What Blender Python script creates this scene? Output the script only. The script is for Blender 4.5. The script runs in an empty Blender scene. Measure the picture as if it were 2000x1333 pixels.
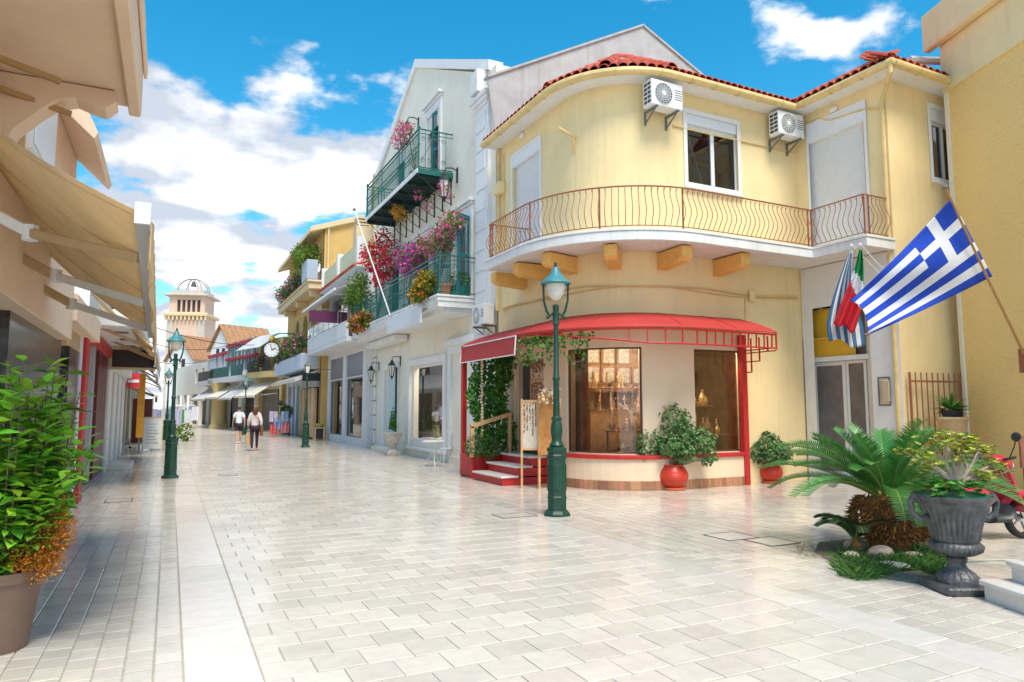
import bpy, math, random
from mathutils import Vector, Matrix
R = math.radians
random.seed(7)
scene = bpy.context.scene
COL = scene.collection

# ---------------------------------------------------------------- camera (world: +Y along the street, +X to its right)
F, CX, CY, HC = 1350.0, 1000.0, 666.5, 1.65
PITCH = math.atan((798 - CY) / F)
YAW = math.atan(669 / (F * math.cos(PITCH) + (798 - CY) * math.sin(PITCH)))
cam_d = bpy.data.cameras.new('camera'); cam = bpy.data.objects.new('camera', cam_d); COL.objects.link(cam)
cam_d.sensor_width = 36; cam_d.lens = F / 2000 * 36; cam_d.clip_end = 3000; cam_d.clip_start = 0.05
cam.location = (0, 0, HC); cam.rotation_euler = (math.pi / 2 + PITCH, 0, -YAW)
scene.camera = cam
FW = Vector((math.sin(YAW) * math.cos(PITCH), math.cos(YAW) * math.cos(PITCH), math.sin(PITCH)))
RT = Vector((math.cos(YAW), -math.sin(YAW), 0)); UP = RT.cross(FW); CAM = Vector((0, 0, HC))
def ray(px, py): return FW + RT * ((px - CX) / F) - UP * ((py - CY) / F)
def at_z(px, py, z=0.0): d = ray(px, py); return CAM + d * ((z - HC) / d.z)
def at_x(px, py, x): d = ray(px, py); return CAM + d * (x / d.x)
def at_y(px, py, y): d = ray(px, py); return CAM + d * (y / d.y)

# ---------------------------------------------------------------- world, sun, exposure
SUN_EL, SUN_AZ = R(60), math.atan2(-0.10, -0.99)      # azimuth of the vector to the sun, as atan2(x, y)
w = bpy.data.worlds.new('World'); scene.world = w; w.use_nodes = True
nt = w.node_tree; N = nt.nodes; L = nt.links
bg = N['Background']; bg.inputs[1].default_value = 0.125
sky = N.new('ShaderNodeTexSky'); sky.sky_type = 'NISHITA'; sky.sun_disc = False
sky.sun_elevation = SUN_EL; sky.sun_rotation = SUN_AZ; sky.dust_density = 0.3; sky.ozone_density = 2.5; sky.air_density = 1.0
def nmath(op, a, b=None, c=None):
    n = N.new('ShaderNodeMath'); n.operation = op
    for i, v in enumerate((a, b, c)):
        if v is None: continue
        if isinstance(v, (int, float)): n.inputs[i].default_value = v
        else: L.new(v, n.inputs[i])
    return n.outputs[0]
tc = N.new('ShaderNodeTexCoord'); sp = N.new('ShaderNodeSeparateXYZ'); L.new(tc.outputs['Generated'], sp.inputs[0])
zz = nmath('ADD', nmath('MAXIMUM', sp.outputs[2], 0.0), 0.22)
cb = N.new('ShaderNodeCombineXYZ')
L.new(nmath('DIVIDE', sp.outputs[0], zz), cb.inputs[0]); L.new(nmath('DIVIDE', sp.outputs[1], zz), cb.inputs[1])
def wnoise(scale, off, detail=7, rough=0.55):
    mp = N.new('ShaderNodeMapping'); mp.inputs['Location'].default_value = off
    L.new(cb.outputs[0], mp.inputs[0]); n = N.new('ShaderNodeTexNoise')
    n.inputs['Scale'].default_value = scale; n.inputs['Detail'].default_value = detail; n.inputs['Roughness'].default_value = rough
    L.new(mp.outputs[0], n.inputs['Vector']); return n.outputs['Fac']
CLOUD_OFF = (9.1, 4.4, 0.0)
big = wnoise(1.9, CLOUD_OFF, 9, 0.52)
shade = wnoise(1.9, (CLOUD_OFF[0] + 0.08, CLOUD_OFF[1] + 0.11, 0.0), 7, 0.5)
fine = wnoise(3.1, (7.3, 2.2, 0.0), 7, 0.6)
dens = nmath('ADD', big, nmath('MULTIPLY', nmath('SUBTRACT', fine, 0.5), 0.30))
dens = nmath('ADD', dens, nmath('MULTIPLY', nmath('SUBTRACT', 0.42, sp.outputs[2]), 0.24))
mr = N.new('ShaderNodeMapRange'); mr.interpolation_type = 'SMOOTHSTEP'
mr.inputs[1].default_value = 0.492; mr.inputs[2].default_value = 0.56; L.new(dens, mr.inputs[0])
sh = N.new('ShaderNodeMapRange'); sh.inputs[1].default_value = -0.05; sh.inputs[2].default_value = 0.05
L.new(nmath('SUBTRACT', shade, big), sh.inputs[0])
ccol = N.new('ShaderNodeMix'); ccol.data_type = 'RGBA'; L.new(sh.outputs[0], ccol.inputs[0])
ccol.inputs[6].default_value = (4.5, 4.5, 4.55, 1); ccol.inputs[7].default_value = (2.3, 2.55, 2.95, 1)
hs = N.new('ShaderNodeHueSaturation'); hs.inputs['Hue'].default_value = 0.478; hs.inputs['Saturation'].default_value = 1.42; hs.inputs['Value'].default_value = 0.80
L.new(sky.outputs[0], hs.inputs['Color'])
mx = N.new('ShaderNodeMix'); mx.data_type = 'RGBA'; L.new(mr.outputs[0], mx.inputs[0])
L.new(hs.outputs[0], mx.inputs[6]); L.new(ccol.outputs[2], mx.inputs[7]); L.new(mx.outputs[2], bg.inputs[0])
sl = bpy.data.lights.new('sun', 'SUN'); sl.energy = 2.0; sl.angle = R(26); sl.color = (1, 0.91, 0.78)
so = bpy.data.objects.new('sun', sl); COL.objects.link(so)
to_sun = Vector((math.sin(SUN_AZ) * math.cos(SUN_EL), math.cos(SUN_AZ) * math.cos(SUN_EL), math.sin(SUN_EL)))
so.rotation_euler = to_sun.to_track_quat('Z', 'Y').to_euler(); so.location = (0, -10, 30)
vs = scene.view_settings; vs.view_transform = 'Standard'; vs.look = 'None'; vs.gamma = 1; vs.exposure = 1.2; vs.use_curve_mapping = False

# ---------------------------------------------------------------- materials
MATS = {}
def mat(name, col, rough=0.6, var=0.10, scale=6.0, bump=0.0, bscale=60.0, metal=0.0, rnd=0.0, dirt=0.0, spec=0.5, rnd_src='ISLAND', trans=0.0, streak=0.0, hue=0.0, world=False):
    """procedural surface: base colour broken up by noise, optional per-piece tint, streaks of wear and fine relief"""
    if name in MATS: return MATS[name]
    m = bpy.data.materials.new(name); m.use_nodes = True; t = m.node_tree; n = t.nodes; l = t.links
    p = n['Principled BSDF']; p.inputs['Roughness'].default_value = rough; p.inputs['Metallic'].default_value = metal
    p.inputs['Specular IOR Level'].default_value = spec
    c = n.new('ShaderNodeTexCoord'); src = n.new('ShaderNodeNewGeometry').outputs['Position'] if world else c.outputs['Object']
    nz = n.new('ShaderNodeTexNoise'); nz.inputs['Scale'].default_value = scale; nz.inputs['Detail'].default_value = 6; nz.inputs['Roughness'].default_value = 0.6
    l.new(src, nz.inputs['Vector'])
    r = n.new('ShaderNodeMapRange'); r.inputs[1].default_value = 0.3; r.inputs[2].default_value = 0.7
    r.inputs[3].default_value = 1 - var; r.inputs[4].default_value = 1 + var; l.new(nz.outputs['Fac'], r.inputs[0])
    val = r.outputs[0]
    h = n.new('ShaderNodeHueSaturation'); h.inputs['Color'].default_value = (*col, 1)
    if rnd:
        if rnd_src == 'ISLAND': g = n.new('ShaderNodeNewGeometry').outputs['Random Per Island']
        else: g = n.new('ShaderNodeObjectInfo').outputs['Random']
        rr = n.new('ShaderNodeMapRange'); rr.inputs[3].default_value = 1 - rnd; rr.inputs[4].default_value = 1 + rnd; l.new(g, rr.inputs[0])
        mm = n.new('ShaderNodeMath'); mm.operation = 'MULTIPLY'; l.new(val, mm.inputs[0]); l.new(rr.outputs[0], mm.inputs[1]); val = mm.outputs[0]
        if hue:
            wn = n.new('ShaderNodeTexWhiteNoise'); wn.noise_dimensions = '1D'; l.new(g, wn.inputs['W'])
            hr = n.new('ShaderNodeMapRange'); hr.inputs[3].default_value = 0.5 - hue; hr.inputs[4].default_value = 0.5 + hue
            l.new(wn.outputs['Value'], hr.inputs[0]); l.new(hr.outputs[0], h.inputs['Hue'])
    l.new(val, h.inputs['Value']); out = h.outputs[0]
    if dirt or streak:
        d = n.new('ShaderNodeTexNoise'); d.inputs['Detail'].default_value = 8; d.inputs['Roughness'].default_value = 0.7
        mp = n.new('ShaderNodeMapping'); mp.inputs['Scale'].default_value = (5, 5, 0.35) if streak else (1.1, 1.1, 1.1)
        l.new(src, mp.inputs[0]); l.new(mp.outputs[0], d.inputs['Vector']); d.inputs['Scale'].default_value = 1.0
        dr = n.new('ShaderNodeMapRange'); dr.inputs[1].default_value = 0.5; dr.inputs[2].default_value = 0.78; dr.inputs[4].default_value = max(dirt, streak)
        l.new(d.outputs['Fac'], dr.inputs[0])
        mxx = n.new('ShaderNodeMix'); mxx.data_type = 'RGBA'; l.new(dr.outputs[0], mxx.inputs[0]); l.new(out, mxx.inputs[6])
        mxx.inputs[7].default_value = (col[0] * 0.36, col[1] * 0.34, col[2] * 0.32, 1); out = mxx.outputs[2]
    l.new(out, p.inputs['Base Color'])
    if trans:
        p.inputs['Subsurface Weight'].default_value = 0.0
        tr = n.new('ShaderNodeBsdfTranslucent'); l.new(out, tr.inputs[0]); ms = n.new('ShaderNodeMixShader'); ms.inputs[0].default_value = trans
        l.new(p.outputs[0], ms.inputs[1]); l.new(tr.outputs[0], ms.inputs[2]); l.new(ms.outputs[0], n['Material Output'].inputs[0])
    if bump:
        b = n.new('ShaderNodeBump'); b.inputs['Strength'].default_value = bump; b.inputs['Distance'].default_value = 0.02
        bn = n.new('ShaderNodeTexNoise'); bn.inputs['Scale'].default_value = bscale; bn.inputs['Detail'].default_value = 4; l.new(src, bn.inputs['Vector'])
        l.new(bn.outputs['Fac'], b.inputs['Height']); l.new(b.outputs[0], p.inputs['Normal'])
    MATS[name] = m; return m
def glass(name, tint=(0.75, 0.8, 0.82), refl=1.0, rough=0.02):
    if name in MATS: return MATS[name]
    m = bpy.data.materials.new(name); m.use_nodes = True; t = m.node_tree; n = t.nodes; l = t.links
    n.remove(n['Principled BSDF'])
    tr = n.new('ShaderNodeBsdfTransparent'); tr.inputs[0].default_value = (*tint, 1)
    gl = n.new('ShaderNodeBsdfGlossy'); gl.inputs['Roughness'].default_value = rough; gl.inputs[0].default_value = (refl, refl, refl, 1)
    fr = n.new('ShaderNodeFresnel'); fr.inputs[0].default_value = 1.55
    mu = n.new('ShaderNodeMath'); mu.operation = 'MULTIPLY_ADD'; mu.inputs[1].default_value = 1.3; mu.inputs[2].default_value = 0.04; l.new(fr.outputs[0], mu.inputs[0])
    mu.use_clamp = True
    ms = n.new('ShaderNodeMixShader'); l.new(mu.outputs[0], ms.inputs[0]); l.new(tr.outputs[0], ms.inputs[1]); l.new(gl.outputs[0], ms.inputs[2])
    l.new(ms.outputs[0], n['Material Output'].inputs[0]); MATS[name] = m; return m
def emit(name, col, s):
    if name in MATS: return MATS[name]
    m = bpy.data.materials.new(name); m.use_nodes = True; p = m.node_tree.nodes['Principled BSDF']
    p.inputs['Base Color'].default_value = (*col, 1); p.inputs['Emission Color'].default_value = (*col, 1); p.inputs['Emission Strength'].default_value = s
    MATS[name] = m; return m

# ---------------------------------------------------------------- mesh helpers
class MB:
    def __init__(s): s.v = []; s.f = []
    def add(s, vs, fs):
        o = len(s.v); s.v += [tuple(p) for p in vs]; s.f += [tuple(i + o for i in f) for f in fs]; return s
    def box(s, x0, x1, y0, y1, z0, z1):
        return s.add([(x, y, z) for z in (z0, z1) for y in (y0, y1) for x in (x0, x1)],
                     [(0, 2, 3, 1), (4, 5, 7, 6), (0, 1, 5, 4), (2, 6, 7, 3), (0, 4, 6, 2), (1, 3, 7, 5)])
    def obox(s, c, a, b, d):                                   # centre and three half-axes
        c = Vector(c); a = Vector(a); b = Vector(b); d = Vector(d)
        return s.add([c + a * i + b * j + d * k for k in (-1, 1) for j in (-1, 1) for i in (-1, 1)],
                     [(0, 2, 3, 1), (4, 5, 7, 6), (0, 1, 5, 4), (2, 6, 7, 3), (0, 4, 6, 2), (1, 3, 7, 5)])
    def bar(s, p0, p1, wdt, hgt, upv=(0, 0, 1)):               # square bar between two points
        p0 = Vector(p0); p1 = Vector(p1); d = p1 - p0; u = Vector(upv)
        sd = d.cross(u); sd = sd.normalized() if sd.length > 1e-6 else Vector((1, 0, 0)); u2 = sd.cross(d).normalized()
        return s.obox((p0 + p1) / 2, d / 2, sd * wdt / 2, u2 * hgt / 2)
    def tube(s, pts, r, n=8, cap=True):
        pts = [Vector(p) for p in pts]; k = len(pts); rs = r if isinstance(r, (list, tuple)) else [r] * k
        o = len(s.v); prev = None
        for i, p in enumerate(pts):
            t = (pts[min(i + 1, k - 1)] - pts[max(i - 1, 0)])
            t = t.normalized() if t.length > 1e-9 else Vector((0, 0, 1))
            if prev is None: a = t.orthogonal().normalized()
            else:
                a = prev - t * prev.dot(t); a = a.normalized() if a.length > 1e-6 else t.orthogonal().normalized()
            prev = a; b = t.cross(a)
            for j in range(n):
                g = 2 * math.pi * j / n; s.v.append(tuple(p + (a * math.cos(g) + b * math.sin(g)) * rs[i]))
        for i in range(k - 1):
            for j in range(n):
                q = (j + 1) % n; s.f.append((o + i * n + j, o + i * n + q, o + (i + 1) * n + q, o + (i + 1) * n + j))
        if cap:
            s.f.append(tuple(o + j for j in reversed(range(n)))); s.f.append(tuple(o + (k - 1) * n + j for j in range(n)))
        return s
    def cyl(s, p0, p1, r0, r1=None, n=12): return s.tube([p0, p1], [r0, r0 if r1 is None else r1], n)
    def lathe(s, prof, c=(0, 0, 0), n=20, ph=0.0):
        o = len(s.v); k = len(prof)
        for r, z in prof:
            for j in range(n):
                g = ph + 2 * math.pi * j / n; s.v.append((c[0] + r * math.cos(g), c[1] + r * math.sin(g), c[2] + z))
        for i in range(k - 1):
            for j in range(n):
                q = (j + 1) % n; s.f.append((o + i * n + j, o + i * n + q, o + (i + 1) * n + q, o + (i + 1) * n + j))
        s.f.append(tuple(o + j for j in reversed(range(n)))); s.f.append(tuple(o + (k - 1) * n + j for j in range(n)))
        return s
    def prism(s, poly, ext):                                   # planar polygon of 3D points pushed along ext
        n = len(poly); e = Vector(ext); a = [Vector(p) for p in poly]
        return s.add(a + [p + e for p in a], [tuple(reversed(range(n))), tuple(range(n, 2 * n))] +
                     [(i, (i + 1) % n, n + (i + 1) % n, n + i) for i in range(n)])
    def grid(s, fn, nu, nv, thick=None):
        o = len(s.v)
        for i in range(nu + 1):
            for j in range(nv + 1): s.v.append(tuple(fn(i / nu, j / nv)))
        for i in range(nu):
            for j in range(nv):
                a = o + i * (nv + 1) + j; s.f.append((a, a + 1, a + nv + 2, a + nv + 1))
        return s
    def sphere(s, c, r, n=10, m=7, sz=1.0):
        prof = [(r * math.sin(math.pi * i / m) + 1e-4, -r * sz * math.cos(math.pi * i / m)) for i in range(m + 1)]
        return s.lathe(prof, c, n)
    def build(s, name, m, parent=None, smooth=False, bevel=0.0, solid=0.0, seg=1, ang=35):
        org = Vector((0, 0, 0))
        if parent is not None:
            q = parent
            while q is not None: org += q.location; q = q.parent
        me = bpy.data.meshes.new(name)
        me.from_pydata([(p[0] - org.x, p[1] - org.y, p[2] - org.z) for p in s.v], [], s.f); me.update()
        if m: me.materials.append(m)
        if smooth: me.shade_smooth(); me.set_sharp_from_angle(angle=R(ang))
        o = bpy.data.objects.new(name, me); COL.objects.link(o)
        if parent is not None: o.parent = parent
        if solid:
            md = o.modifiers.new('solid', 'SOLIDIFY'); md.thickness = solid; md.offset = 0
        if bevel:
            md = o.modifiers.new('bevel', 'BEVEL'); md.width = bevel; md.segments = seg; md.limit_method = 'ANGLE'; md.angle_limit = R(40)
        return o
def tag(o, label=None, cat=None, group=None, kind=None):
    if label: o['label'] = label
    if cat: o['category'] = cat
    if group: o['group'] = group
    if kind: o['kind'] = kind
    return o
def root(name, loc, label, cat, group=None):
    o = bpy.data.objects.new(name, None); COL.objects.link(o); o.location = loc; o.empty_display_size = 0.1
    return tag(o, label, cat, group)
def kid(name, me, parent, loc=(0, 0, 0), rz=0.0, m=None):      # a part sharing mesh data
    o = bpy.data.objects.new(name, me); COL.objects.link(o); o.parent = parent; o.location = loc; o.rotation_euler = (0, 0, rz); return o
def mesh_only(mb, name, m, smooth=False, ang=35):
    me = bpy.data.meshes.new(name); me.from_pydata(mb.v, [], mb.f); me.update(); me.materials.append(m)
    if smooth: me.shade_smooth(); me.set_sharp_from_angle(angle=R(ang))
    return me
def clone(o, parent=None, loc=None, rz=None, label=None, group=None, sc=None):
    c = o.copy(); COL.objects.link(c); c.parent = parent
    if loc is not None: c.location = loc
    if rz is not None: c.rotation_euler = (0, 0, rz)
    if sc is not None: c.scale = (sc, sc, sc)
    if label: c['label'] = label
    if group: c['group'] = group
    for ch in list(o.children): clone(ch, c)
    return c

class Path:
    """plan polyline with its running length; left-hand side is the outside when out=+1"""
    def __init__(s, pts, out=1):
        s.p = [Vector((q[0], q[1])) for q in pts]; s.out = out; s.s = [0.0]
        for a, b in zip(s.p, s.p[1:]): s.s.append(s.s[-1] + (b - a).length)
        s.len = s.s[-1]; s.n = []
        k = len(s.p)
        for i in range(k):
            ns = []
            if i > 0: d = (s.p[i] - s.p[i - 1]).normalized(); ns.append(Vector((-d.y, d.x)) * out)
            if i < k - 1: d = (s.p[i + 1] - s.p[i]).normalized(); ns.append(Vector((-d.y, d.x)) * out)
            if len(ns) == 2:
                q = (ns[0] + ns[1]); q = q / q.length; q = q / max(0.35, q.dot(ns[0]))
            else: q = ns[0]
            s.n.append(q)
    def at(s, t, off=0.0):
        t = min(max(t, 0), s.len)
        for i in range(len(s.p) - 1):
            if t <= s.s[i + 1] + 1e-9:
                f = (t - s.s[i]) / max(1e-9, s.s[i + 1] - s.s[i])
                return s.p[i].lerp(s.p[i + 1], f) + s.n[i].lerp(s.n[i + 1], f) * off
    def normal(s, t):
        for i in range(len(s.p) - 1):
            if t <= s.s[i + 1] + 1e-9:
                d = (s.p[i + 1] - s.p[i]).normalized(); return Vector((-d.y, d.x)) * s.out
        return s.n[-1].normalized()
    def P(s, t, z, off=0.0): q = s.at(t, off); return Vector((q.x, q.y, z))
    def hit(s, px, py, off=0.0):                               # photo pixel -> (running length, height) on this wall
        d = ray(px, py); best = None
        for i in range(len(s.p) - 1):
            a = s.p[i] + s.n[i] * off; b = s.p[i + 1] + s.n[i + 1] * off; e = b - a
            den = d.x * e.y - d.y * e.x
            if abs(den) < 1e-9: continue
            t = (a.x * e.y - a.y * e.x) / den; u = (a.x * d.y - a.y * d.x) / den
            if t > 0 and -0.001 <= u <= 1.001 and (best is None or t < best[0]): best = (t, s.s[i] + u * (s.s[i + 1] - s.s[i]), HC + d.z * t)
        return (best[1], best[2]) if best else None
    def cuts(s, s0, s1, extra=()):
        c = sorted({round(x, 5) for x in [s0, s1] + [q for q in s.s if s0 < q < s1] + [q for q in extra if s0 < q < s1]}); return c
def wall(mb, path, z0, z1, openings=(), thick=0.25, off=0.0, s0=None, s1=None, caps=True):
    s0 = 0 if s0 is None else s0; s1 = path.len if s1 is None else s1
    ss = path.cuts(s0, s1, [q for o in openings for q in o[:2]])
    zs = sorted({round(q, 5) for q in [z0, z1] + [q for o in openings for q in o[2:] if z0 < q < z1]})
    def hole(a, c): return any(o[0] - 1e-4 < a < o[1] + 1e-4 and o[2] - 1e-4 < c < o[3] + 1e-4 for o in openings)
    for a, b in zip(ss, ss[1:]):
        for c, d in zip(zs, zs[1:]):
            if hole((a + b) / 2, (c + d) / 2): continue
            mb.add([path.P(a, c, off), path.P(b, c, off), path.P(b, d, off), path.P(a, d, off)], [(0, 1, 2, 3)])
            mb.add([path.P(a, c, off - thick), path.P(b, c, off - thick), path.P(b, d, off - thick), path.P(a, d, off - thick)], [(3, 2, 1, 0)])
    def rim(sa, sb, za, zb):
        mb.add([path.P(sa, za, off), path.P(sb, zb, off), path.P(sb, zb, off - thick), path.P(sa, za, off - thick)], [(0, 1, 2, 3)])
    for o in openings:
        for e in (o[0], o[1]): rim(e, e, max(o[2], z0), min(o[3], z1))
        for c in (o[2], o[3]):
            if not (z0 <= c <= z1): continue
            q = path.cuts(o[0], o[1])
            for a, b in zip(q, q[1:]): rim(a, b, c, c)
    if caps:
        for a, b in zip(ss, ss[1:]): rim(a, b, z1, z1); rim(a, b, z0, z0)
        rim(s0, s0, z0, z1); rim(s1, s1, z0, z1)
    return mb
def band(mb, path, s0, s1, o0, o1, z0, z1):                    # moulding / slab that follows a path between two offsets
    ss = path.cuts(s0, s1)
    for a, b in zip(ss, ss[1:]):
        q = [path.P(a, z0, o0), path.P(b, z0, o0), path.P(b, z0, o1), path.P(a, z0, o1), path.P(a, z1, o0), path.P(b, z1, o0), path.P(b, z1, o1), path.P(a, z1, o1)]
        fs = [(0, 1, 2, 3), (7, 6, 5, 4), (3, 2, 6, 7), (1, 0, 4, 5)]
        if a == ss[0]: fs.append((0, 3, 7, 4))
        if b == ss[-1]: fs.append((2, 1, 5, 6))
        mb.add(q, fs)
    return mb
def frame(mb, path, s0, s1, z0, z1, wd, o0, o1, sill=True):    # rectangular frame on a wall
    band(mb, path, s0, s0 + wd, o0, o1, z0, z1); band(mb, path, s1 - wd, s1, o0, o1, z0, z1)
    band(mb, path, s0 + wd, s1 - wd, o0, o1, z1 - wd, z1)
    if sill: band(mb, path, s0 + wd, s1 - wd, o0, o1, z0, z0 + wd)
    return mb
def sheet(mb, path, s0, s1, off, z0, z1, n=1):
    q = path.cuts(s0, s1)
    for a, b in zip(q, q[1:]): mb.add([path.P(a, z0, off), path.P(b, z0, off), path.P(b, z1, off), path.P(a, z1, off)], [(0, 1, 2, 3)])
    return mb
def arc(cx, cy, r, a0, a1, n): return [(cx + r * math.cos(R(a0 + (a1 - a0) * i / n)), cy + r * math.sin(R(a0 + (a1 - a0) * i / n))) for i in range(n + 1)]
def leaf(mb, p, d, nrm, ln, wd, fold=0.25):
    d = d.normalized(); sd = d.cross(nrm); sd = sd.normalized() if sd.length > 1e-5 else d.orthogonal().normalized(); u = sd.cross(d)
    mb.add([p, p + d * ln * 0.45 + sd * wd / 2 + u * wd * fold, p + d * ln, p + d * ln * 0.45 - sd * wd / 2 + u * wd * fold], [(0, 1, 2), (0, 2, 3)])
def rv(rg=random):
    while True:
        q = Vector((rg.uniform(-1, 1), rg.uniform(-1, 1), rg.uniform(-1, 1)))
        if 0.05 < q.length < 1: return q
def foliage(mb, blobs, n, ln, wd, seed=1, shell=0.55, droop=0.2):
    rg = random.Random(seed); tot = sum(b[1] * b[1] for b in blobs)
    for c, r, *sc in blobs:
        sz = sc[0] if sc else 1.0; c = Vector(c)
        for i in range(int(n * r * r / tot)):
            q = rv(rg).normalized() * (shell + (1 - shell) * rg.random()) * r; q.z *= sz
            d = (q.normalized() + rv(rg) * 0.9 + Vector((0, 0, -droop))).normalized(); k = rg.uniform(0.65, 1.25)
            leaf(mb, c + q, d, (q.normalized() + rv(rg) * 0.7 + Vector((0, 0, 0.6))), ln * k, wd * k)
    return mb
# ================================================================ GROUND AND PAVING
M_grout = mat('grout', (0.50, 0.46, 0.40), 0.8, 0.2, 30)
def stone(name, col, src): return mat(name, col, 0.16, 0.06, 9.0, 0.05, 45, rnd=0.10, rnd_src=src, dirt=0.24, hue=0.014, world=True)
M_tileO, M_tileI = stone('paving stone', (0.665, 0.605, 0.52), 'OBJECT'), stone('paving stone far', (0.665, 0.605, 0.52), 'ISLAND')
M_slab = stone('border stone', (0.68, 0.63, 0.56), 'OBJECT')
M_smallO, M_small = stone('small paving stone near', (0.635, 0.575, 0.49), 'OBJECT'), stone('small paving stone', (0.635, 0.575, 0.49), 'ISLAND')
g = MB(); g.add([(-900, -900, -.012), (900, -900, -.012), (900, 1500, -.012), (-900, 1500, -.012)], [(0, 1, 2, 3)])
tag(g.build('ground', M_grout), kind='structure')
paving = tag(root('street_paving', (0, 0, 0), None, None), kind='structure')
rg = random.Random(3)
def tile_mesh(sx, sy, name, m, gap=0.007):
    b = MB(); e = 0.006; x, y = sx / 2 - gap / 2, sy / 2 - (gap * 1.7) / 2
    b.add([(-x, -y, -.03), (x, -y, -.03), (x, y, -.03), (-x, y, -.03), (-x, -y, -.003), (x, -y, -.003), (x, y, -.003), (-x, y, -.003),
           (-x + e, -y + e, 0), (x - e, -y + e, 0), (x - e, y - e, 0), (-x + e, y - e, 0)],
          [(0, 1, 5, 4), (1, 2, 6, 5), (2, 3, 7, 6), (3, 0, 4, 7), (4, 5, 9, 8), (5, 6, 10, 9), (6, 7, 11, 10), (7, 4, 8, 11), (8, 9, 10, 11)])
    return mesh_only(b, name, m)
def rest(name, cells, m):
    b = MB(); gp = 0.004
    for (x, y, sx, sy) in cells:
        z = rg.uniform(-.0012, .0012); tx, ty = rg.uniform(-.001, .001), rg.uniform(-.001, .001); a, c = sx / 2 - gp, sy / 2 - gp * 1.7
        b.add([(x - a, y - c, z - tx - ty), (x + a, y - c, z + tx - ty), (x + a, y + c, z + tx + ty), (x - a, y + c, z - tx + ty),
               (x - a, y - c, -.03), (x + a, y - c, -.03), (x + a, y + c, -.03), (x - a, y + c, -.03)],
              [(0, 1, 2, 3), (4, 5, 1, 0), (5, 6, 2, 1), (6, 7, 3, 2), (7, 4, 0, 3)])
    tag(b.build(name, m, paving), kind='stuff')
def singles(name, cells, m, nmax):
    cells.sort(key=lambda c: c[0] ** 2 + c[1] ** 2); cache = {}
    for (x, y, sx, sy) in cells[:nmax]:
        k = (round(sx, 3), round(sy, 3))
        if k not in cache: cache[k] = tile_mesh(sx, sy, name, m)
        o = kid(name, cache[k], paving, (x, y, rg.uniform(-.0012, .0012))); o.rotation_euler = (rg.uniform(-.004, .004), rg.uniform(-.004, .004), 0)
    return cells[nmax:]
def seen(x, y, m=60):
    d = Vector((x, y, 0)) - CAM; z = d.dot(FW)
    if z < 0.5: return False
    px = CX + F * d.dot(RT) / z; py = CY - F * d.dot(UP) / z
    return -m < px < 2000 + m and py < 1333 + m
XL0, XL1, XR0, XR1 = 0.15, 0.59, 4.73, 5.13
cells = []; y = 1.6; row = 0
while y < 48:
    x = XL1 + (0.155 if row % 2 else 0.31) / 1.0
    x = XL1; first = 0.16 if row % 2 else 0.32
    while x < XR0 - 0.02:
        sx = min(first if x == XL1 else 0.32, XR0 - x)
        if XR0 - x - sx < 0.09: sx = XR0 - x
        if seen(x + sx / 2, y + .15): cells.append((x + sx / 2, y + .15, round(sx, 3), 0.30))
        x += sx
    y += 0.30; row += 1
rest('paving_tile_field', singles('paving_tile', cells, M_tileO, 300), M_tileI)
for nm, xa, xb, st, y0, y1 in (('border_slab', XL0, XL1, 0.74, 1.5, 50), ('border_slab', XR0, XR1, 1.12, 1.0, 50)):
    y = y0; cc = []
    while y < y1:
        if seen((xa + xb) / 2, y + st / 2, 200): cc.append(((xa + xb) / 2, y + st / 2, xb - xa, st))
        y += st
    singles(nm, cc, M_slab, 90)
cells = []                                                     # small setts along both edges and in the side square
for i in range(10):
    xa = XL0 - 0.17 * (i + 1); y = 2.0 + rg.random() * .2; st = 0.205
    while y < 48:
        l_ = st * (2 if rg.random() < .03 else 1)
        if seen(xa + .085, y + .1): cells.append((xa + .085, y + l_ / 2, 0.17, l_))
        y += l_
x = XR1
while x < 19:
    y = 0.5 + (0.0 if round((x - XR1) / .2) % 2 else 0.0); top = 48 if x < 8.2 else 13.5
    while y < top:
        if seen(x + .1, y + .1): cells.append((x + .1, y + .1, 0.2, 0.2))
        y += 0.2
    x += 0.2
rest('small_paving_field', singles('small_paving_tile', cells, M_small if False else M_smallO, 300), M_small)
# street beyond the tiles one can tell apart
M_far = bpy.data.materials.new('far paving'); M_far.use_nodes = True
n_ = M_far.node_tree.nodes; l_ = M_far.node_tree.links
br = n_.new('ShaderNodeTexBrick'); br.inputs['Color1'].default_value = (.66, .60, .52, 1); br.inputs['Color2'].default_value = (.62, .565, .49, 1); br.inputs['Mortar'].default_value = (.36, .33, .29, 1)
br.inputs['Scale'].default_value = 1.0; br.inputs['Brick Width'].default_value = 0.32; br.inputs['Row Height'].default_value = 0.3; br.inputs['Mortar Size'].default_value = 0.006
tcn = n_.new('ShaderNodeTexCoord'); l_.new(tcn.outputs['Object'], br.inputs[0]); l_.new(br.outputs[0], n_['Principled BSDF'].inputs['Base Color'])
n_['Principled BSDF'].inputs['Roughness'].default_value = 0.26
b = MB(); b.box(-6, 14, 48, 140, -.1, -.001); tag(b.build('street_surface', M_far), kind='structure')
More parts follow.
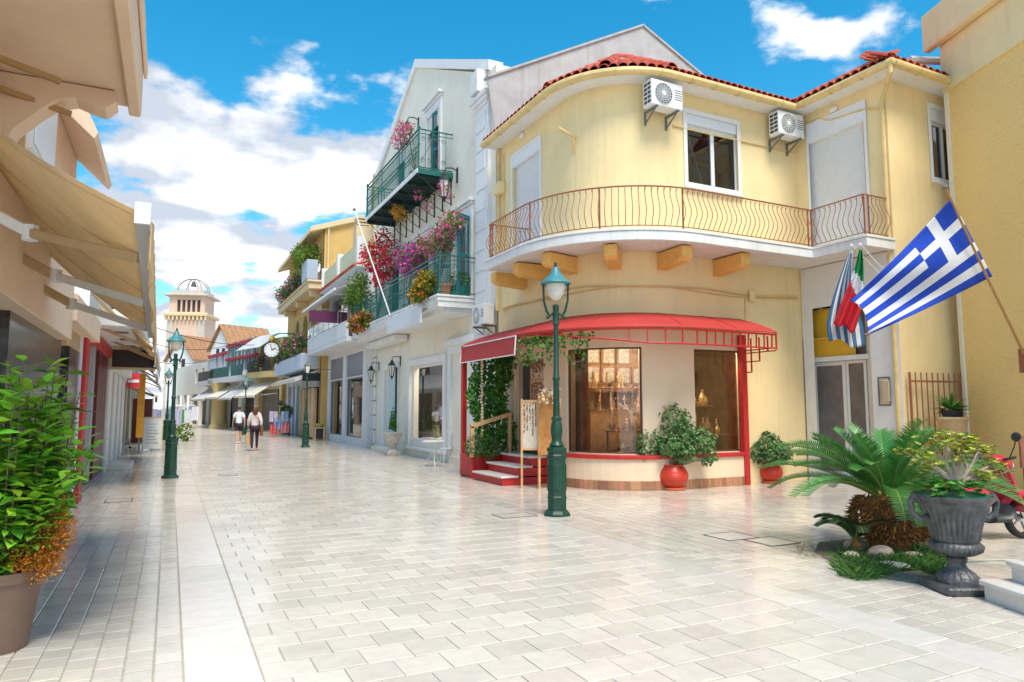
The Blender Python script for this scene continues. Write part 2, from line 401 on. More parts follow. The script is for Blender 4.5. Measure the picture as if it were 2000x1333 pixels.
# service covers let into the paving
def cover(name, pa, sx, sy, label):
    p = at_z(*pa); r_ = root(name, (p.x, p.y, 0), label, 'drain cover')
    fr = MB(); fr.box(p.x - sx, p.x + sx, p.y - sy, p.y - sy + .02, .002, .005).box(p.x - sx, p.x + sx, p.y + sy - .02, p.y + sy, .002, .005)
    fr.box(p.x - sx, p.x - sx + .02, p.y - sy + .02, p.y + sy - .02, .002, .005).box(p.x + sx - .02, p.x + sx, p.y - sy + .02, p.y + sy - .02, .002, .005)
    fr.build('rim', mat('rusty iron', (.10, .075, .06), .7, .3, 30, .2), r_)
    MB().box(p.x - sx + .02, p.x + sx - .02, p.y - sy + .02, p.y + sy - .02, .0018, .0036).build('plate', M_slab, r_)
cover('drain_cover', (1428, 1048), .26, .24, 'square stone drain cover with rusty rim set in the small setts')
cover('drain_cover', (1507, 1058), .24, .24, 'square drain cover beside another cover nearer the palm')
cover('drain_cover', (232, 978), .22, .26, 'square drain cover in the setts by the dark marble shopfront')
cover('drain_cover', (1005, 1007), .3, .22, 'stone drain cover flush with the paving beside the green lamp post')
cover('drain_cover', (445, 928), .22, .22, 'small drain cover in the middle of the street paving')
# ================================================================ YELLOW CORNER BUILDING WITH THE CURVED FRONT
M_yel = mat('pale yellow render', (0.88, 0.69, 0.37), 0.85, 0.07, 1.2, 0.12, 90, streak=0.16)
M_peach = mat('peach render', (0.84, 0.66, 0.47), 0.85, 0.05, 2.0, 0.10, 90, streak=0.08)
M_white = mat('white paint', (0.80, 0.80, 0.79), 0.6, 0.04, 3.0, 0.05, 60, streak=0.10)
M_slabw = mat('weathered white slab', (0.76, 0.76, 0.75), 0.7, 0.08, 3.0, 0.1, 40, streak=0.30)
M_orange = mat('orange paint', (0.84, 0.50, 0.14), 0.7, 0.07, 5.0, 0.06, 60, streak=0.12)
M_rtile = mat('red roof tile', (0.46, 0.085, 0.04), 0.75, 0.25, 14.0, 0.2, 50, rnd=0.28, rnd_src='OBJECT', dirt=0.25, hue=0.012)
M_rtileI = mat('red roof tile joined', (0.46, 0.085, 0.04), 0.75, 0.25, 14.0, 0.2, 50, rnd=0.28, dirt=0.25, hue=0.012)
M_gut = mat('cream gutter', (0.74, 0.55, 0.24), 0.5, 0.12, 4.0, dirt=0.25)
M_rust = mat('rust red iron', (0.30, 0.105, 0.05), 0.6, 0.25, 25.0, 0.1, 80)
M_red = mat('red paint', (0.52, 0.025, 0.025), 0.45, 0.12, 8.0, 0.05, 60, dirt=0.12)
M_brown = mat('brown skirting tile', (0.42, 0.20, 0.11), 0.5, 0.15, 20, 0.1, 60, rnd=0.3, rnd_src='OBJECT', hue=0.015)
M_alu = mat('white aluminium', (0.80, 0.81, 0.83), 0.4, 0.03, 8)
M_glass = glass('window glass'); M_gdark = glass('dark window glass', (0.35, 0.38, 0.42))
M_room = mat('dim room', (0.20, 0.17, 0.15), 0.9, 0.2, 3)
M_shop = mat('brown shop interior', (0.22, 0.125, 0.065), 0.8, 0.3, 4)
YP = Path([(7.7, 16.42), (7.7, 13.1)] + arc(9.3, 13.1, 1.6, 180, 270, 14)[1:] + [(13.3, 11.5), (13.3, 9.1), (19.0, 9.1)], out=-1)
yb = root('yellow_corner_building', (9.3, 13.1, 0), 'pale yellow two storey building with rounded corner, red roof tiles and curved balcony', 'building')
def pxop(path, xa, xb, ya, yb_, xm=None):
    xm = (xa + xb) / 2 if xm is None else xm
    s0 = path.hit(xa, (ya + yb_) / 2)[0]; s1 = path.hit(xb, (ya + yb_) / 2)[0]
    return [min(s0, s1), max(s0, s1), path.hit(xm, yb_)[1], path.hit(xm, ya)[1]]
ZS, ZT, ZF = 5.13, 8.66, 3.25                                   # balcony floor, wall top, change of colour above the shop
oA = pxop(YP, 1001, 1056, 288, 455, 1028); oA[2] = ZS + .03
oB = pxop(YP, 1342, 1440, 230, 370, 1390)
oC = pxop(YP, 1580, 1692, 222, 450, 1636); oC[2] = ZS + .03
oD = pxop(YP, 1820, 1866, 216, 356, 1842)
swing = YP.s[-3]; send = YP.s[-2]
po = pxop(YP, 1590, 1700, 540, 850, 1640); po[2] = 0.12; po[3] = 3.95
up = wall(MB(), YP, ZF, ZT, [oA, oB, oC, oD, [po[0], po[1], ZF - .01, po[3]]], 0.25); up.build('upper_wall', M_yel, yb)
w1 = pxop(YP, 1106, 1255, 640, 890, 1180); w2 = pxop(YP, 1357, 1447, 650, 880, 1400); dr = pxop(YP, 1004, 1062, 690, 905, 1030)
for q in (w1, w2): q[2] = 0.72; q[3] = 2.92
dr[2] = 0.5; dr[3] = 2.9
po = pxop(YP, 1590, 1700, 540, 850, 1640); po[2] = 0.12; po[3] = 3.95
wall(MB(), YP, 0, ZF, [w1, w2, dr], 0.25, s1=YP.hit(1456, 800)[0]).build('shop_wall', M_peach, yb)
wall(MB(), YP, 0, ZF, [], 0.25, s0=YP.hit(1456, 800)[0], s1=swing).build('side_wall', M_yel, yb)
wall(MB(), YP, 0, ZF, [], 0.25, s0=send).build('wing_wall', M_yel, yb)
# plinth, red sill, skirting tiles
sb0, sb1 = dr[1] + .12, YP.hit(1452, 900)[0]
band(MB(), YP, sb0, sb1, -.02, .12, 0, .62).build('shop_plinth', M_peach, yb)
band(MB(), YP, sb0 - .02, sb1 + .02, .0, .17, .62, .70).build('window_sill', M_red, yb, bevel=.012)
t_ = sb0; k_ = random.Random(5)
while t_ < sb1 - .05:
    wd = k_.choice([.10, .10, .19, .12]); e_ = min(t_ + wd, sb1)
    m_ = MB(); band(m_, YP, t_ + .003, e_ - .003, .12, .132 + k_.random() * .003, .005, .185); m_.build('skirting_tile', M_brown, yb); t_ = e_
# white portal on the wing
wall(MB(), YP, 0, 4.9, [po], 0.45, off=.035, s0=swing + .02, s1=send - .0).build('portal', M_white, yb, bevel=.01)
pc = (po[0] + po[1]) / 2
band(MB(), YP, po[0] + .01, po[1] - .3, -.22, -.18, 2.82, 3.94).build('sign_panel', mat('ochre panel', (.72, .42, .03), .5, .05, 4), yb)
band(MB(), YP, po[0] + .01, po[1] - .01, -.30, -.12, 2.72, 2.82).build('lintel', M_white, yb)
for off_ in (.25, .75): MB().lathe([(.05, 0), (.05, .02)], YP.P(po[0] + off_, 3.92, -.08), 12).build('downlight', mat('grey metal', (.3, .3, .3), .4, .05), yb)
dm = po[0] + (po[1] - po[0]) * .62
door = frame(MB(), YP, po[0] + .02, dm, .14, 2.72, .09, -.40, -.33).build('entrance_door', M_alu, yb, bevel=.006)
sheet(MB(), YP, po[0] + .11, dm - .09, -.37, .23, 2.63).build('pane', M_gdark, door)
m_ = MB(); m_.tube([YP.P(dm - .05, 1.2, -.33), YP.P(dm - .05, 1.2, -.27), YP.P(dm - .15, 1.2, -.27)], .012, 6); m_.build('handle', mat('steel', (.5, .5, .5), .25, .03, metal=1), door)
d2 = frame(MB(), YP, dm + .01, po[1] - .02, .14, 2.72, .07, -.40, -.33).build('side_light', M_alu, yb, bevel=.006)
sheet(MB(), YP, dm + .08, po[1] - .09, -.37, .21, 2.65).build('pane', M_gdark, d2)
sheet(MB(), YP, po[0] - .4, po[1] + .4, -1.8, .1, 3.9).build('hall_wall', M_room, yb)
mb0, mz = YP.hit(1712, 728); mb1 = YP.hit(1736, 728)[0]
frame(MB(), YP, mb0, mb1, 1.35 + .35, 1.35 + .95, .03, .03, .05).build('meter_niche', M_room, yb)
band(MB(), YP, mb0 + .05, mb1 - .03, .036, .12, 1.76, 2.24).build('meter_box', mat('beige plastic', (.55, .45, .30), .5, .06), yb, bevel=.03)
# rooms behind the glass
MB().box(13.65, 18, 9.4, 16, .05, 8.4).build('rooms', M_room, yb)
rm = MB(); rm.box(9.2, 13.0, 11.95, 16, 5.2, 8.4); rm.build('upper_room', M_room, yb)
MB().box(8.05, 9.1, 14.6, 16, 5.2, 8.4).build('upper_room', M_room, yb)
rm = MB(); x0, x1, y0, y1 = 7.98, 13.0, 11.78, 15.2
rm.add([(x0, y1, .3), (x1, y1, .3), (x1, y1, 3.2), (x0, y1, 3.2), (x1, y0, .3), (x1, y0, 3.2), (x0, 12.5, .3), (x0, 12.5, 3.2), (8.9, y0, .3), (8.9, y0, 3.2)],
       [(0, 1, 2, 3), (1, 4, 5, 2), (0, 3, 7, 6), (0, 6, 8, 4, 1), (3, 2, 5, 9, 7)])
rm.build('shop_room', M_shop, yb)
# windows and shutters
def shutter(op, name='roller_shutter', box=.22, off=-.10):
    s0, s1, z0, z1 = op
    fr = MB(); frame(fr, YP, s0 - .05, s1 + .05, z0 - .03, z1 + .05, .07, .0, .03, False); fr.build('shutter_frame', M_alu, yb, bevel=.004)
    band(MB(), YP, s0, s1, -.12, .015, z1 - box, z1).build('shutter_box', M_alu, yb, bevel=.006)
    sl_ = MB(); z = z0
    while z < z1 - box - .01:
        a = [YP.P(s0 + .01, z + .003, off), YP.P(s1 - .01, z + .003, off), YP.P(s1 - .01, z + .02, off + .011), YP.P(s0 + .01, z + .02, off + .011), YP.P(s1 - .01, z + .04, off + .011), YP.P(s0 + .01, z + .04, off + .011), YP.P(s1 - .01, z + .05, off), YP.P(s0 + .01, z + .05, off)]
        sl_.add(a, [(0, 1, 2, 3), (3, 2, 4, 5), (5, 4, 6, 7)]); z += .052
    sheet(sl_, YP, s0, s1, off - .01, z0, z1 - box); o = sl_.build(name, M_alu, yb); o['kind'] = 'stuff'
shutter(oA, box=.30); shutter(oC, box=.42)
def win(op, path=YP, par=None, shut=.26, mullion=.52, tilt=True):
    par = par or yb; s0, s1, z0, z1 = op
    f = frame(MB(), path, s0 - .1, s1 + .1, z0 - .04, z1 + .06, .1, .0, .035, True).build('window_surround', M_white, par, bevel=.006)
    band(MB(), path, s0, s1, -.16, -.01, z1 - shut, z1).build('shutter_box', M_alu, par, bevel=.008)
    fr = MB(); frame(fr, path, s0, s1, z0, z1 - shut, .06, -.16, -.08); mm = s0 + (s1 - s0) * mullion
    band(fr, path, mm - .05, mm + .05, -.15, -.07, z0 + .06, z1 - shut - .06); wf = fr.build('window_frame', M_alu, par, bevel=.005)
    for a, b in ((s0 + .06, mm - .05), (mm + .05, s1 - .06)): sheet(MB(), path, a, b, -.12, z0 + .06, z1 - shut - .06).build('pane', M_gdark, wf)
    if tilt:
        m = MB(); m.bar(path.P(s0 + .10, z1 - shut - .1, -.17), path.P(mm - .2, z0 + .08, -.25), .04, .05); m.build('tilted_sash', M_alu, wf)
    band(MB(), path, s0 - .12, s1 + .12, -.02, .09, z0 - .085, z0 - .042).build('sill', M_white, par, bevel=.006)
win(oB); win(oD, shut=.3)
for op in (w1, w2):
    fr = frame(MB(), YP, op[0], op[1], op[2], op[3], .035, -.10, -.06).build('shop_window_frame', mat('dark wood', (.10, .05, .03), .5, .2, 20), yb)
    sheet(MB(), YP, op[0] + .03, op[1] - .03, -.08, op[2] + .03, op[3] - .03).build('shop_pane', M_glass, fr)
frame(MB(), YP, dr[0], dr[1], dr[2], dr[3], .07, -.12, -.05, False).build('door_frame', M_peach, yb, bevel=.008)
# balcony
SL = Path([(7.68, 14.75), (6.55, 14.75), (6.55, 13.1)] + arc(9.3, 13.1, 2.75, 180, 270, 20)[1:] + [(12.4, 10.35), (12.4, 9.05), (13.28, 9.05)], out=-1)
def ring(off): return [SL.p[i] + SL.n[i] * off for i in range(len(SL.p))]
inner = [(13.29, 11.49), (9.3, 11.49)] + arc(9.3, 13.1, 1.61, 270, 180, 14)[1:]
def slabpoly(off, z0, z1):
    m = MB(); m.prism([Vector((q[0], q[1], z0)) for q in [tuple(p) for p in ring(off)] + [(13.29, 9.06)] + inner + [(7.69, 14.74)]], (0, 0, z1 - z0)); return m
slabpoly(-.03, 4.93, 5.08).build('balcony_slab', M_slabw, yb)
band(MB(), SL, 0, SL.len, -.10, .02, 5.083, 5.135).build('balcony_nosing', M_slabw, yb, bevel=.01)
band(MB(), SL, 0, SL.len, -.10, .0, 4.90, 5.08).build('balcony_fascia', M_slabw, yb, bevel=.008)
RP = Path([tuple(q) for q in ring(-.10)], out=-1)
zr = 6.0
def rail(z, r, nm): MB().tube([RP.P(q, z) for q in RP.cuts(0, RP.len, [i * .3 for i in range(40)])], r, 6).build(nm, M_rust, yb, smooth=True)
rail(zr, .016, 'top_rail'); rail(5.21, .010, 'bottom_rail')
for px in (938, 962, 1035, 1171, 1334, 1577, 1697, 1736):
    h_ = RP.hit(px, 420)
    if h_: q = RP.P(h_[0], 5.13); MB().box(q.x - .013, q.x + .013, q.y - .013, q.y + .013, 5.13, zr).build('post', M_rust, yb)
for q in (RP.p[1], RP.p[-2], RP.p[-3]): MB().box(q.x - .013, q.x + .013, q.y - .013, q.y + .013, 5.13, zr).build('post', M_rust, yb)
bl = MB(); pr = [(0, 0), (.05, .09), (.125, .22), (.13, .33), (.07, .48), (.01, .62), (.005, .74)]
bl.tube([(0, -a, b) for a, b in pr], .0075, 5)
bl.tube([(0, -.005 - .03 + .03 * math.cos(a * .9), .74 + .032 * math.sin(a * .9)) for a in range(0, 7)], .006, 4)
bm = mesh_only(bl, 'baluster', M_rust, True)
t_ = .08
while t_ < RP.len - .05:
    q = RP.P(t_, 5.21); nn = RP.normal(t_); kid('baluster', bm, yb, q - yb.location, math.atan2(nn.y, nn.x) + math.pi / 2); t_ += .128
for (px, py) in ((968, 545), (1012, 529), (1068, 506), (1195, 495), (1338, 497), (1432, 509)):
    h_ = YP.hit(px, py, .80)
    if not h_: continue
    s_ = h_[0]; nn = YP.normal(s_); q = YP.at(s_); td = Vector((-nn.y, nn.x)); c = MB()
    def C(o, t, z): p = q + nn * o + td * t; return Vector((p.x, p.y, z))
    c.prism([C(-.02, -.13, 4.9), C(.86, -.13, 4.9), C(.86, -.13, 4.67), C(.74, -.13, 4.61), C(-.02, -.13, 4.55)], (td * .26).to_3d())
    c.build('corbel', M_orange, yb, bevel=.012)
# eaves, gutter, roof
band(MB(), YP, 0, YP.len, -.3, .42, 8.60, 8.66).build('soffit', M_white, yb)
MB().tube([YP.P(q, 8.66, .47) for q in YP.cuts(0, YP.len, [i * .5 for i in range(60)])], .085, 10).build('gutter', M_gut, yb, smooth=True)
t_ = .3
while t_ < YP.len:
    q = YP.P(t_, 8.66, .47); nn = YP.normal(t_); m = MB(); td = Vector((-nn.y, nn.x, 0)) * .012
    m.tube([q + Vector((nn.x, nn.y, 0)) * (.095 * math.cos(a)) + Vector((0, 0, .095 * math.sin(a))) for a in [R(d) for d in range(-200, 30, 22)]], .009, 4)
    m.build('gutter_clip', M_gut, yb); t_ += .75
ZR = lambda o: 8.76 + (.44 - o) * .60
rf = MB(); cs = YP.cuts(0, YP.len, [i * .5 for i in range(60)])
for a, b in zip(cs, cs[1:]):
    for o0, o1 in ((.44, -1.5),):
        rf.add([YP.P(a, ZR(o0), o0), YP.P(b, ZR(o0), o0), YP.P(b, ZR(o1), o1), YP.P(a, ZR(o1), o1)], [(0, 1, 2, 3)])
        rf.add([YP.P(a, 8.665, o0), YP.P(b, 8.665, o0), YP.P(b, ZR(o0), o0), YP.P(a, ZR(o0), o0)], [(0, 1, 2, 3)])
rf.add([(9.2, 13.1, ZR(-1.5)), (13.3, 13.05, ZR(-1.5)), (14.9, 13.0, ZR(-1.5)), (18.9, 10.6, ZR(-1.5)), (18.9, 16.4, ZR(-1.5)), (9.2, 16.4, ZR(-1.5))], [(0, 1, 2, 3, 4, 5)])
roof = rf.build('roof', M_rtileI, yb)
def barrel(r0, r1, ln, slope):
    m = MB(); n = 8
    for r_a, r_b, fl in ((r0, r1, 0), (r0 - .014, r1 - .014, 1)):
        o = len(m.v)
        for x_, r_ in ((0, r_a), (ln, r_b)):
            for i in range(n + 1):
                g_ = math.pi * i / n; m.v.append((x_, -r_ * math.cos(g_), x_ * slope + r_ * math.sin(g_) * .9))
        for i in range(n): f = (o + i, o + i + 1, o + n + 2 + i, o + n + 1 + i); m.f.append(f if fl else f[::-1])
    for i in range(n): m.f.append((i, i + 1, 2 * (n + 1) + i + 1, 2 * (n + 1) + i))
    return m
tm = mesh_only(barrel(.108, .092, .50, .60), 'roof_tile', M_rtile, True, 50)
for k in range(3):
    o = .46 - k * .42; t_ = .05; i = 0
    while t_ < YP.len - .3:
        onarc = YP.s[1] < t_ < YP.s[-4]; scl = (1.6 + o) / 1.6 if onarc else 1.0
        nn = YP.normal(t_); q = YP.P(t_, ZR(o) + .012, o)
        d_ = kid('roof_tile', tm, roof, q - yb.location, math.atan2(-nn.y, -nn.x)); d_.rotation_euler[2] += random.uniform(-.03, .03); t_ += .205 / max(.3, scl); i += 1
hip = mesh_only(barrel(.14, .12, .42, .60), 'hip_tile', M_rtile, True, 50); hip2 = mesh_only(barrel(.14, .12, .46, .42), 'hip_tile', M_rtile, True, 50)
for fr_ in (.0, .52, 1.0):
    s_ = YP.s[1] + (YP.s[-4] - YP.s[1]) * fr_; nn = YP.normal(min(s_ + .01, YP.len))
    for k in range(5):
        o = .40 - k * .36; q = YP.P(s_, ZR(o) + .07, o); kid('hip_tile', hip, roof, q - yb.location, math.atan2(-nn.y, -nn.x))
q0 = YP.p[-2]
for k in range(4):
    kid('hip_tile', hip2, roof, Vector((q0.x - .4 + .28 * k, q0.y - .4 + .28 * k, ZR(.40 - .28 * k) + .0)) - yb.location, R(45))
# pipes, cables, boxes
def pipe(pts, r, nm='downpipe', m=None, par=None): return MB().tube(pts, r, 8).build(nm, m or M_gut, par or yb, smooth=True)
wc = YP.P(send - .12, 0, .06); pipe([YP.P(send - .02, 8.6, .48), YP.P(send - .02, 8.45, .48), YP.P(send - .12, 8.1, .07), wc + Vector((0, 0, 5.2)), wc + Vector((0, 0, .05))], .045)
pipe([(7.64, 16.3, 8.6), (7.6, 16.3, 4.2)], .04); pipe([(7.66, 16.05, 8.4), (7.66, 16.05, 5.2)], .018, 'conduit')
cc = [s for s in YP.cuts(.3, swing - .1, [i * .4 for i in range(40)])]
pipe([YP.P(s, 4.22 + .03 * math.sin(s * 2.1), .03) for s in cc], .018, 'wall_cable'); pipe([YP.P(s, 4.17 + .04 * math.sin(s * 1.4), .025) for s in cc], .012, 'wall_cable')
sbx = YP.hit(1466, 533)[0]; band(MB(), YP, sbx - .09, sbx + .09, .0, .09, 4.05, 4.3).build('junction_box', M_yel, yb, bevel=.01)
pipe([YP.P(sbx - .2, 4.1, .02), YP.P(sbx - .22, 3.3, .02)], .012, 'conduit')
MB().box(7.5, 7.69, 16.0, 16.35, 7.3, 7.6).build('junction_box', M_yel, yb, bevel=.01)
pipe([YP.P(YP.hit(x, y)[0], YP.hit(x, y)[1], .02) for x, y in ((1558, 246), (1600, 233), (1620, 236), (1690, 214), (1728, 213))], .02, 'wall_cable')
pipe([YP.P(s_, 7.78, .02) for s_ in YP.cuts(oB[0] - .4, swing - .02)], .02, 'wall_cable')
for x, y in ((1022, 266), (1627, 216)):
    s_, z_ = YP.hit(x, y); m = MB(); nn = YP.normal(s_); band(m, YP, s_ - .1, s_ + .1, 0, .07, z_ - .06, z_ + .06); m.build('bulkhead_lamp', M_alu, yb, bevel=.04, seg=3)
s_ = YP.s[1] + .5; m = MB(); q = YP.P(s_, 7.6, 0); m.bar(q, q + Vector((-.55, -.2, .05)), .05, .05).bar(q + Vector((0, 0, -.35)), q + Vector((-.1, -.05, .02)), .04, .04); m.build('bracket', M_gut, yb)

# ---------------------------------------------------------------- air conditioners
M_acw = mat('air conditioner white', (.78, .79, .79), .4, .04, 5, dirt=.10); M_acd = mat('air conditioner dark', (.06, .065, .07), .6, .1)
M_grey = mat('grey iron', (.16, .16, .15), .6, .2, 20)
def ac_unit(loc, rz, label):
    r_ = root('air_conditioner', (0, 0, 0), label, 'air conditioner', 'outdoor units on the facades')
    b = MB(); b.box(-.41, .41, -.42, -.12, 0, .56).build('casing', M_acw, r_, bevel=.02, seg=2)
    c = (-.10, -.424, .28); MB().tube([(c[0], -.421, c[2]), (c[0], -.427, c[2])], [.225, .225], 28).build('fan_recess', M_acd, r_)
    gsp = MB()
    for k in range(5): rr = .05 + k * .043; gsp.tube([(c[0] + rr * math.cos(a), -.432, c[2] + rr * math.sin(a)) for a in [R(i * 15) for i in range(25)]], .006, 4, False)
    for k in range(16): a = R(k * 22.5); gsp.tube([(c[0] + .04 * math.cos(a), -.432, c[2] + .04 * math.sin(a)), (c[0] + .225 * math.cos(a + .35), -.432, c[2] + .225 * math.sin(a + .35))], .006, 4)
    gsp.build('fan_grille', M_acw, r_); MB().tube([(c[0], -.43, c[2]), (c[0], -.445, c[2])], .05, 14).build('fan_hub', M_acw, r_)
    v = MB()
    for k in range(5):
        for j in range(2): v.box(-.4125, -.41, -.385 + j * .12, -.285 + j * .12, .06 + k * .095, .125 + k * .095)
    v.build('side_vent', M_acd, r_)
    l_ = MB()
    for k in range(5): l_.box(.20, .38, -.4225, -.42, .2 + k * .05, .215 + k * .05)
    l_.build('louvre', M_acd, r_)
    for x in (-.28, .28):
        k = MB(); k.box(x - .02, x + .02, -.44, 0, -.045, -.004).box(x - .02, x + .02, -.03, 0, -.30, -.045); k.bar((x, -.36, -.05), (x, -.02, -.26), .02, .03); k.build('bracket', M_grey, r_)
    r_.location = loc; r_.rotation_euler = (0, 0, rz); return r_
s_, z_ = YP.hit(1292, 213, .3); q = YP.at(s_); ac_unit((q.x, 11.48, z_ - .02), 0, 'white air conditioner high on the rounded corner under the tiled eaves')
s_, z_ = YP.hit(1530, 268, .3); ac_unit((12.72, 11.48, z_), 0, 'white air conditioner in the inner corner beside the large roller shutter')
# ================================================================ SHOP FRONT: RED CANOPY, STEPS, VINE, GOODS
ac_unit((7.73, 16.9, 3.86), R(-90), 'white air conditioner on the wall between the yellow and the white building')
M_canv = mat('red canvas', (0.56, 0.05, 0.045), 0.6, 0.08, 3, 0.05, 120, dirt=.10, trans=.18)
M_trim = mat('white trim', (.8, .78, .75), .6, .03)
aw = root('red_awning', (7.7, 13.1, 3.1), 'long red canvas awning wrapped round the curved shop front', 'awning')
AP = Path([(7.7, 16.25), (7.7, 13.1)] + arc(9.3, 13.1, 1.6, 180, 270, 14)[1:] + [(11.3, 11.5)], out=-1)
ZE, ZA = 3.21, 3.63
cs = AP.cuts(0, AP.len, [i * .25 for i in range(60)]); cvp = [(.02, 1.0), (.35, .78), (.66, .53), (.92, .27), (1.07, .09), (1.1, 0)]
cv = MB()
for t in cs:
    for o, h in cvp: cv.v.append(tuple(AP.P(t, ZE + (ZA - ZE) * h, o)))
k = len(cvp)
for i in range(len(cs) - 1):
    for j in range(k - 1): cv.f.append((i * k + j, i * k + j + 1, (i + 1) * k + j + 1, (i + 1) * k + j))
cv.f.append(tuple(range(k))); cv.f.append(tuple((len(cs) - 1) * k + j for j in reversed(range(k))))
cv.v = [(x, y, z - .009 * abs(math.sin(i // len(cvp) * .9)) * math.sin(math.pi * (i % len(cvp)) / (len(cvp) - 1))) for i, (x, y, z) in enumerate(cv.v)]
cv.build('canopy', M_canv, aw, smooth=True, solid=.012, ang=60)
for t in (3.15, 4.3, 5.4, 6.6):
    MB().tube([AP.P(t, ZE + (ZA - ZE) * h + .008, o) for o, h in cvp], .008, 5).build('seam', M_canv, aw)
va = MB(); va.grid(lambda u, v: AP.P(0.0 + u * 3.05, ZE - .02 - v * .40, 1.1 + .03 * v), 8, 3); va.build('valance', M_canv, aw, solid=.012)
for a, b in (((0, 1.115, ZE - .01), (3.05, 1.115, ZE - .01)), ((0, 1.145, ZE - .42), (3.05, 1.145, ZE - .42)), ((0, 1.115, ZE - .01), (0, 1.145, ZE - .42)), ((3.05, 1.115, ZE - .01), (3.05, 1.145, ZE - .42))):
    MB().bar(AP.P(a[0], a[2], a[1]), AP.P(b[0], b[2], b[1]), .02, .025).build('valance_trim', M_trim, aw)
def rbar(p, q, wd=.035, nm='frame_bar'): MB().bar(p, q, wd, wd).build(nm, M_red, aw)
MB().tube([AP.P(t, ZE - .03, 1.07) for t in cs if t > 2.6] , .022, 6).build('edge_bar', M_red, aw, smooth=True)
lo = [t for t in cs if t > 3.4]
MB().tube([AP.P(t, ZE - .03 - .28 * min(1, max(0, (t - 3.4) / 1.6)), 1.05) for t in lo], .018, 6).build('lower_bar', M_red, aw, smooth=True)
t = 4.75
while t < AP.len - .02:
    rbar(AP.P(t, ZE - .04, 1.06), AP.P(t, ZE - .03 - .28 * min(1, (t - 3.4) / 1.6), 1.05), .024, 'strut'); t += .215
for t, z0 in ((AP.len, 0.0),):                                   # stepped end bracket on the right post
    for a in range(5):
        o = .12 + a * .235
        rbar(AP.P(t, ZE - .04, o), AP.P(t, ZE - (.95, .78, .55, .36, .34)[a], o), .026, 'lattice_bar')
    for z, o in ((.30, 1.06), (.36, .1 + .235 * 4), (.55, .1 + .235 * 2.1), (.78, .36), (.95, .14)): rbar(AP.P(t, ZE - z, -.02), AP.P(t, ZE - z, o), .024, 'lattice_bar')
    MB().box(11.22, 11.36, 11.33, 11.47, 0.0, ZE + .05).build('post', M_red, aw, bevel=.01)
MB().box(6.57, 6.69, 16.12, 16.24, 0, ZE + .02).build('post', M_red, aw, bevel=.01)
rbar(AP.P(.02, ZE - .02, 0), AP.P(.02, ZE - .02, 1.08)); rbar(AP.P(1.8, ZE + .02, 0), AP.P(1.8, ZE - .02, 1.08)); rbar(AP.P(3.1, ZE + .1, 0), AP.P(3.1, ZE - .02, 1.08))
# steps
st = root('entrance_steps', (6.9, 13.9, 0), 'three red entrance steps with white marble treads under the awning', 'steps')
M_tread = mat('marble tread', (.70, .67, .62), .3, .08, 8, .03, 40, dirt=.12)
ys0 = at_z(1050, 946).y; ys1 = ys0 + 1.55
for i in range(3):
    xf = 6.42 + i * .36; zt = .20 * (i + 1)
    MB().box(xf + .03, 7.66 if i < 2 else 7.72, ys0 + .03 * i, ys1, .003 if i == 0 else zt - .2 - .02, zt - .045).build('riser', M_red, st)
    MB().box(xf - .02, xf + .40, ys0 - .03 + .03 * i, ys1 + .02, zt - .042, zt).build('tread', M_tread, st, bevel=.008)
# planter box with climbing vine
pb = root('red_planter_box', (6.75, 15.75, 0), 'red wooden planter box at the foot of the vine beside the steps', 'planter')
MB().box(6.50, 7.5, 15.35, 16.1, .03, .55).build('box', M_red, pb, bevel=.015)
for x in (6.46, 7.44): MB().box(x, x + .08, 15.28, 15.36, 0, .72).build('corner_post', M_red, pb, bevel=.01)
MB().box(6.55, 7.45, 15.40, 16.05, .552, .56).build('soil', mat('soil', (.05, .035, .025), .95, .3, 30), pb)
hr = root('wooden_handrail', (6.5, 15.2, .6), 'pale wooden handrail beside the red steps', 'handrail')
M_pine = mat('pale pine', (.62, .38, .17), .6, .18, 9)
MB().bar((6.46, 15.24, .5), (6.46, 15.24, 1.22), .09, .07, (0, 1, 0)).build('upright', M_pine, hr); MB().bar((6.42, 15.24, 1.22), (7.5, 15.24, 1.52), .07, .09).build('rail', M_pine, hr)
MB().bar((7.45, 15.24, .5), (7.45, 15.24, 1.47), .07, .07, (0, 1, 0)).build('upright', M_pine, hr)
M_vine = mat('vine leaf', (.085, .25, .03), .5, .15, 8, rnd=.5, trans=.25, hue=.03); M_stem = mat('woody stem', (.20, .13, .08), .8, .2, 20)
vn = root('climbing_vine', (6.8, 15.8, .56), 'leafy green vine filling the end of the red awning', 'vine')
m = MB(); rg = random.Random(11)
for i in range(3300):
    u, v = rg.random(), rg.random() ** .9
    x = 6.62 + 1.03 * u + .10 * math.sin(v * 9); y = 15.62 + rg.uniform(-.20, .24) - .12 * math.sin(u * 8 + v * 5); z = .6 + v * 2.5
    if rg.random() < .25 * abs(math.sin(u * 14) * math.cos(v * 11)): continue
    leaf(m, Vector((x, y, z)), Vector((rg.uniform(-.5, .3), rg.uniform(-1, -.1), rg.uniform(-1, .1))), Vector((-.4, -.8, .4)) + rv(rg) * .5, rg.uniform(.07, .14), rg.uniform(.06, .10))
for i in range(240):
    t = 3.0 + rg.random() * 1.3; q = AP.P(t, ZE - .08 - rg.random() ** 2 * .55, .8 + rg.random() * .3); leaf(m, q, rv(rg) + Vector((0, 0, -.5)), rv(rg) + Vector((-.5, -.5, .3)), .10, .075)
m.build('leaves', M_vine, vn)
m = MB()
for i in range(7):
    x0 = 6.7 + i * .13; m.tube([(x0 + .06 * math.sin(j * 1.3 + i), 15.7 + .05 * math.cos(j + i), .56 + j * .4) for j in range(7)], .011, 5)
m.build('stems', M_stem, vn)
hs_ = root('shell_string', (6.74, 15.3, 2.9), 'string of pale shells hanging in front of the vine', 'hanging ornament')
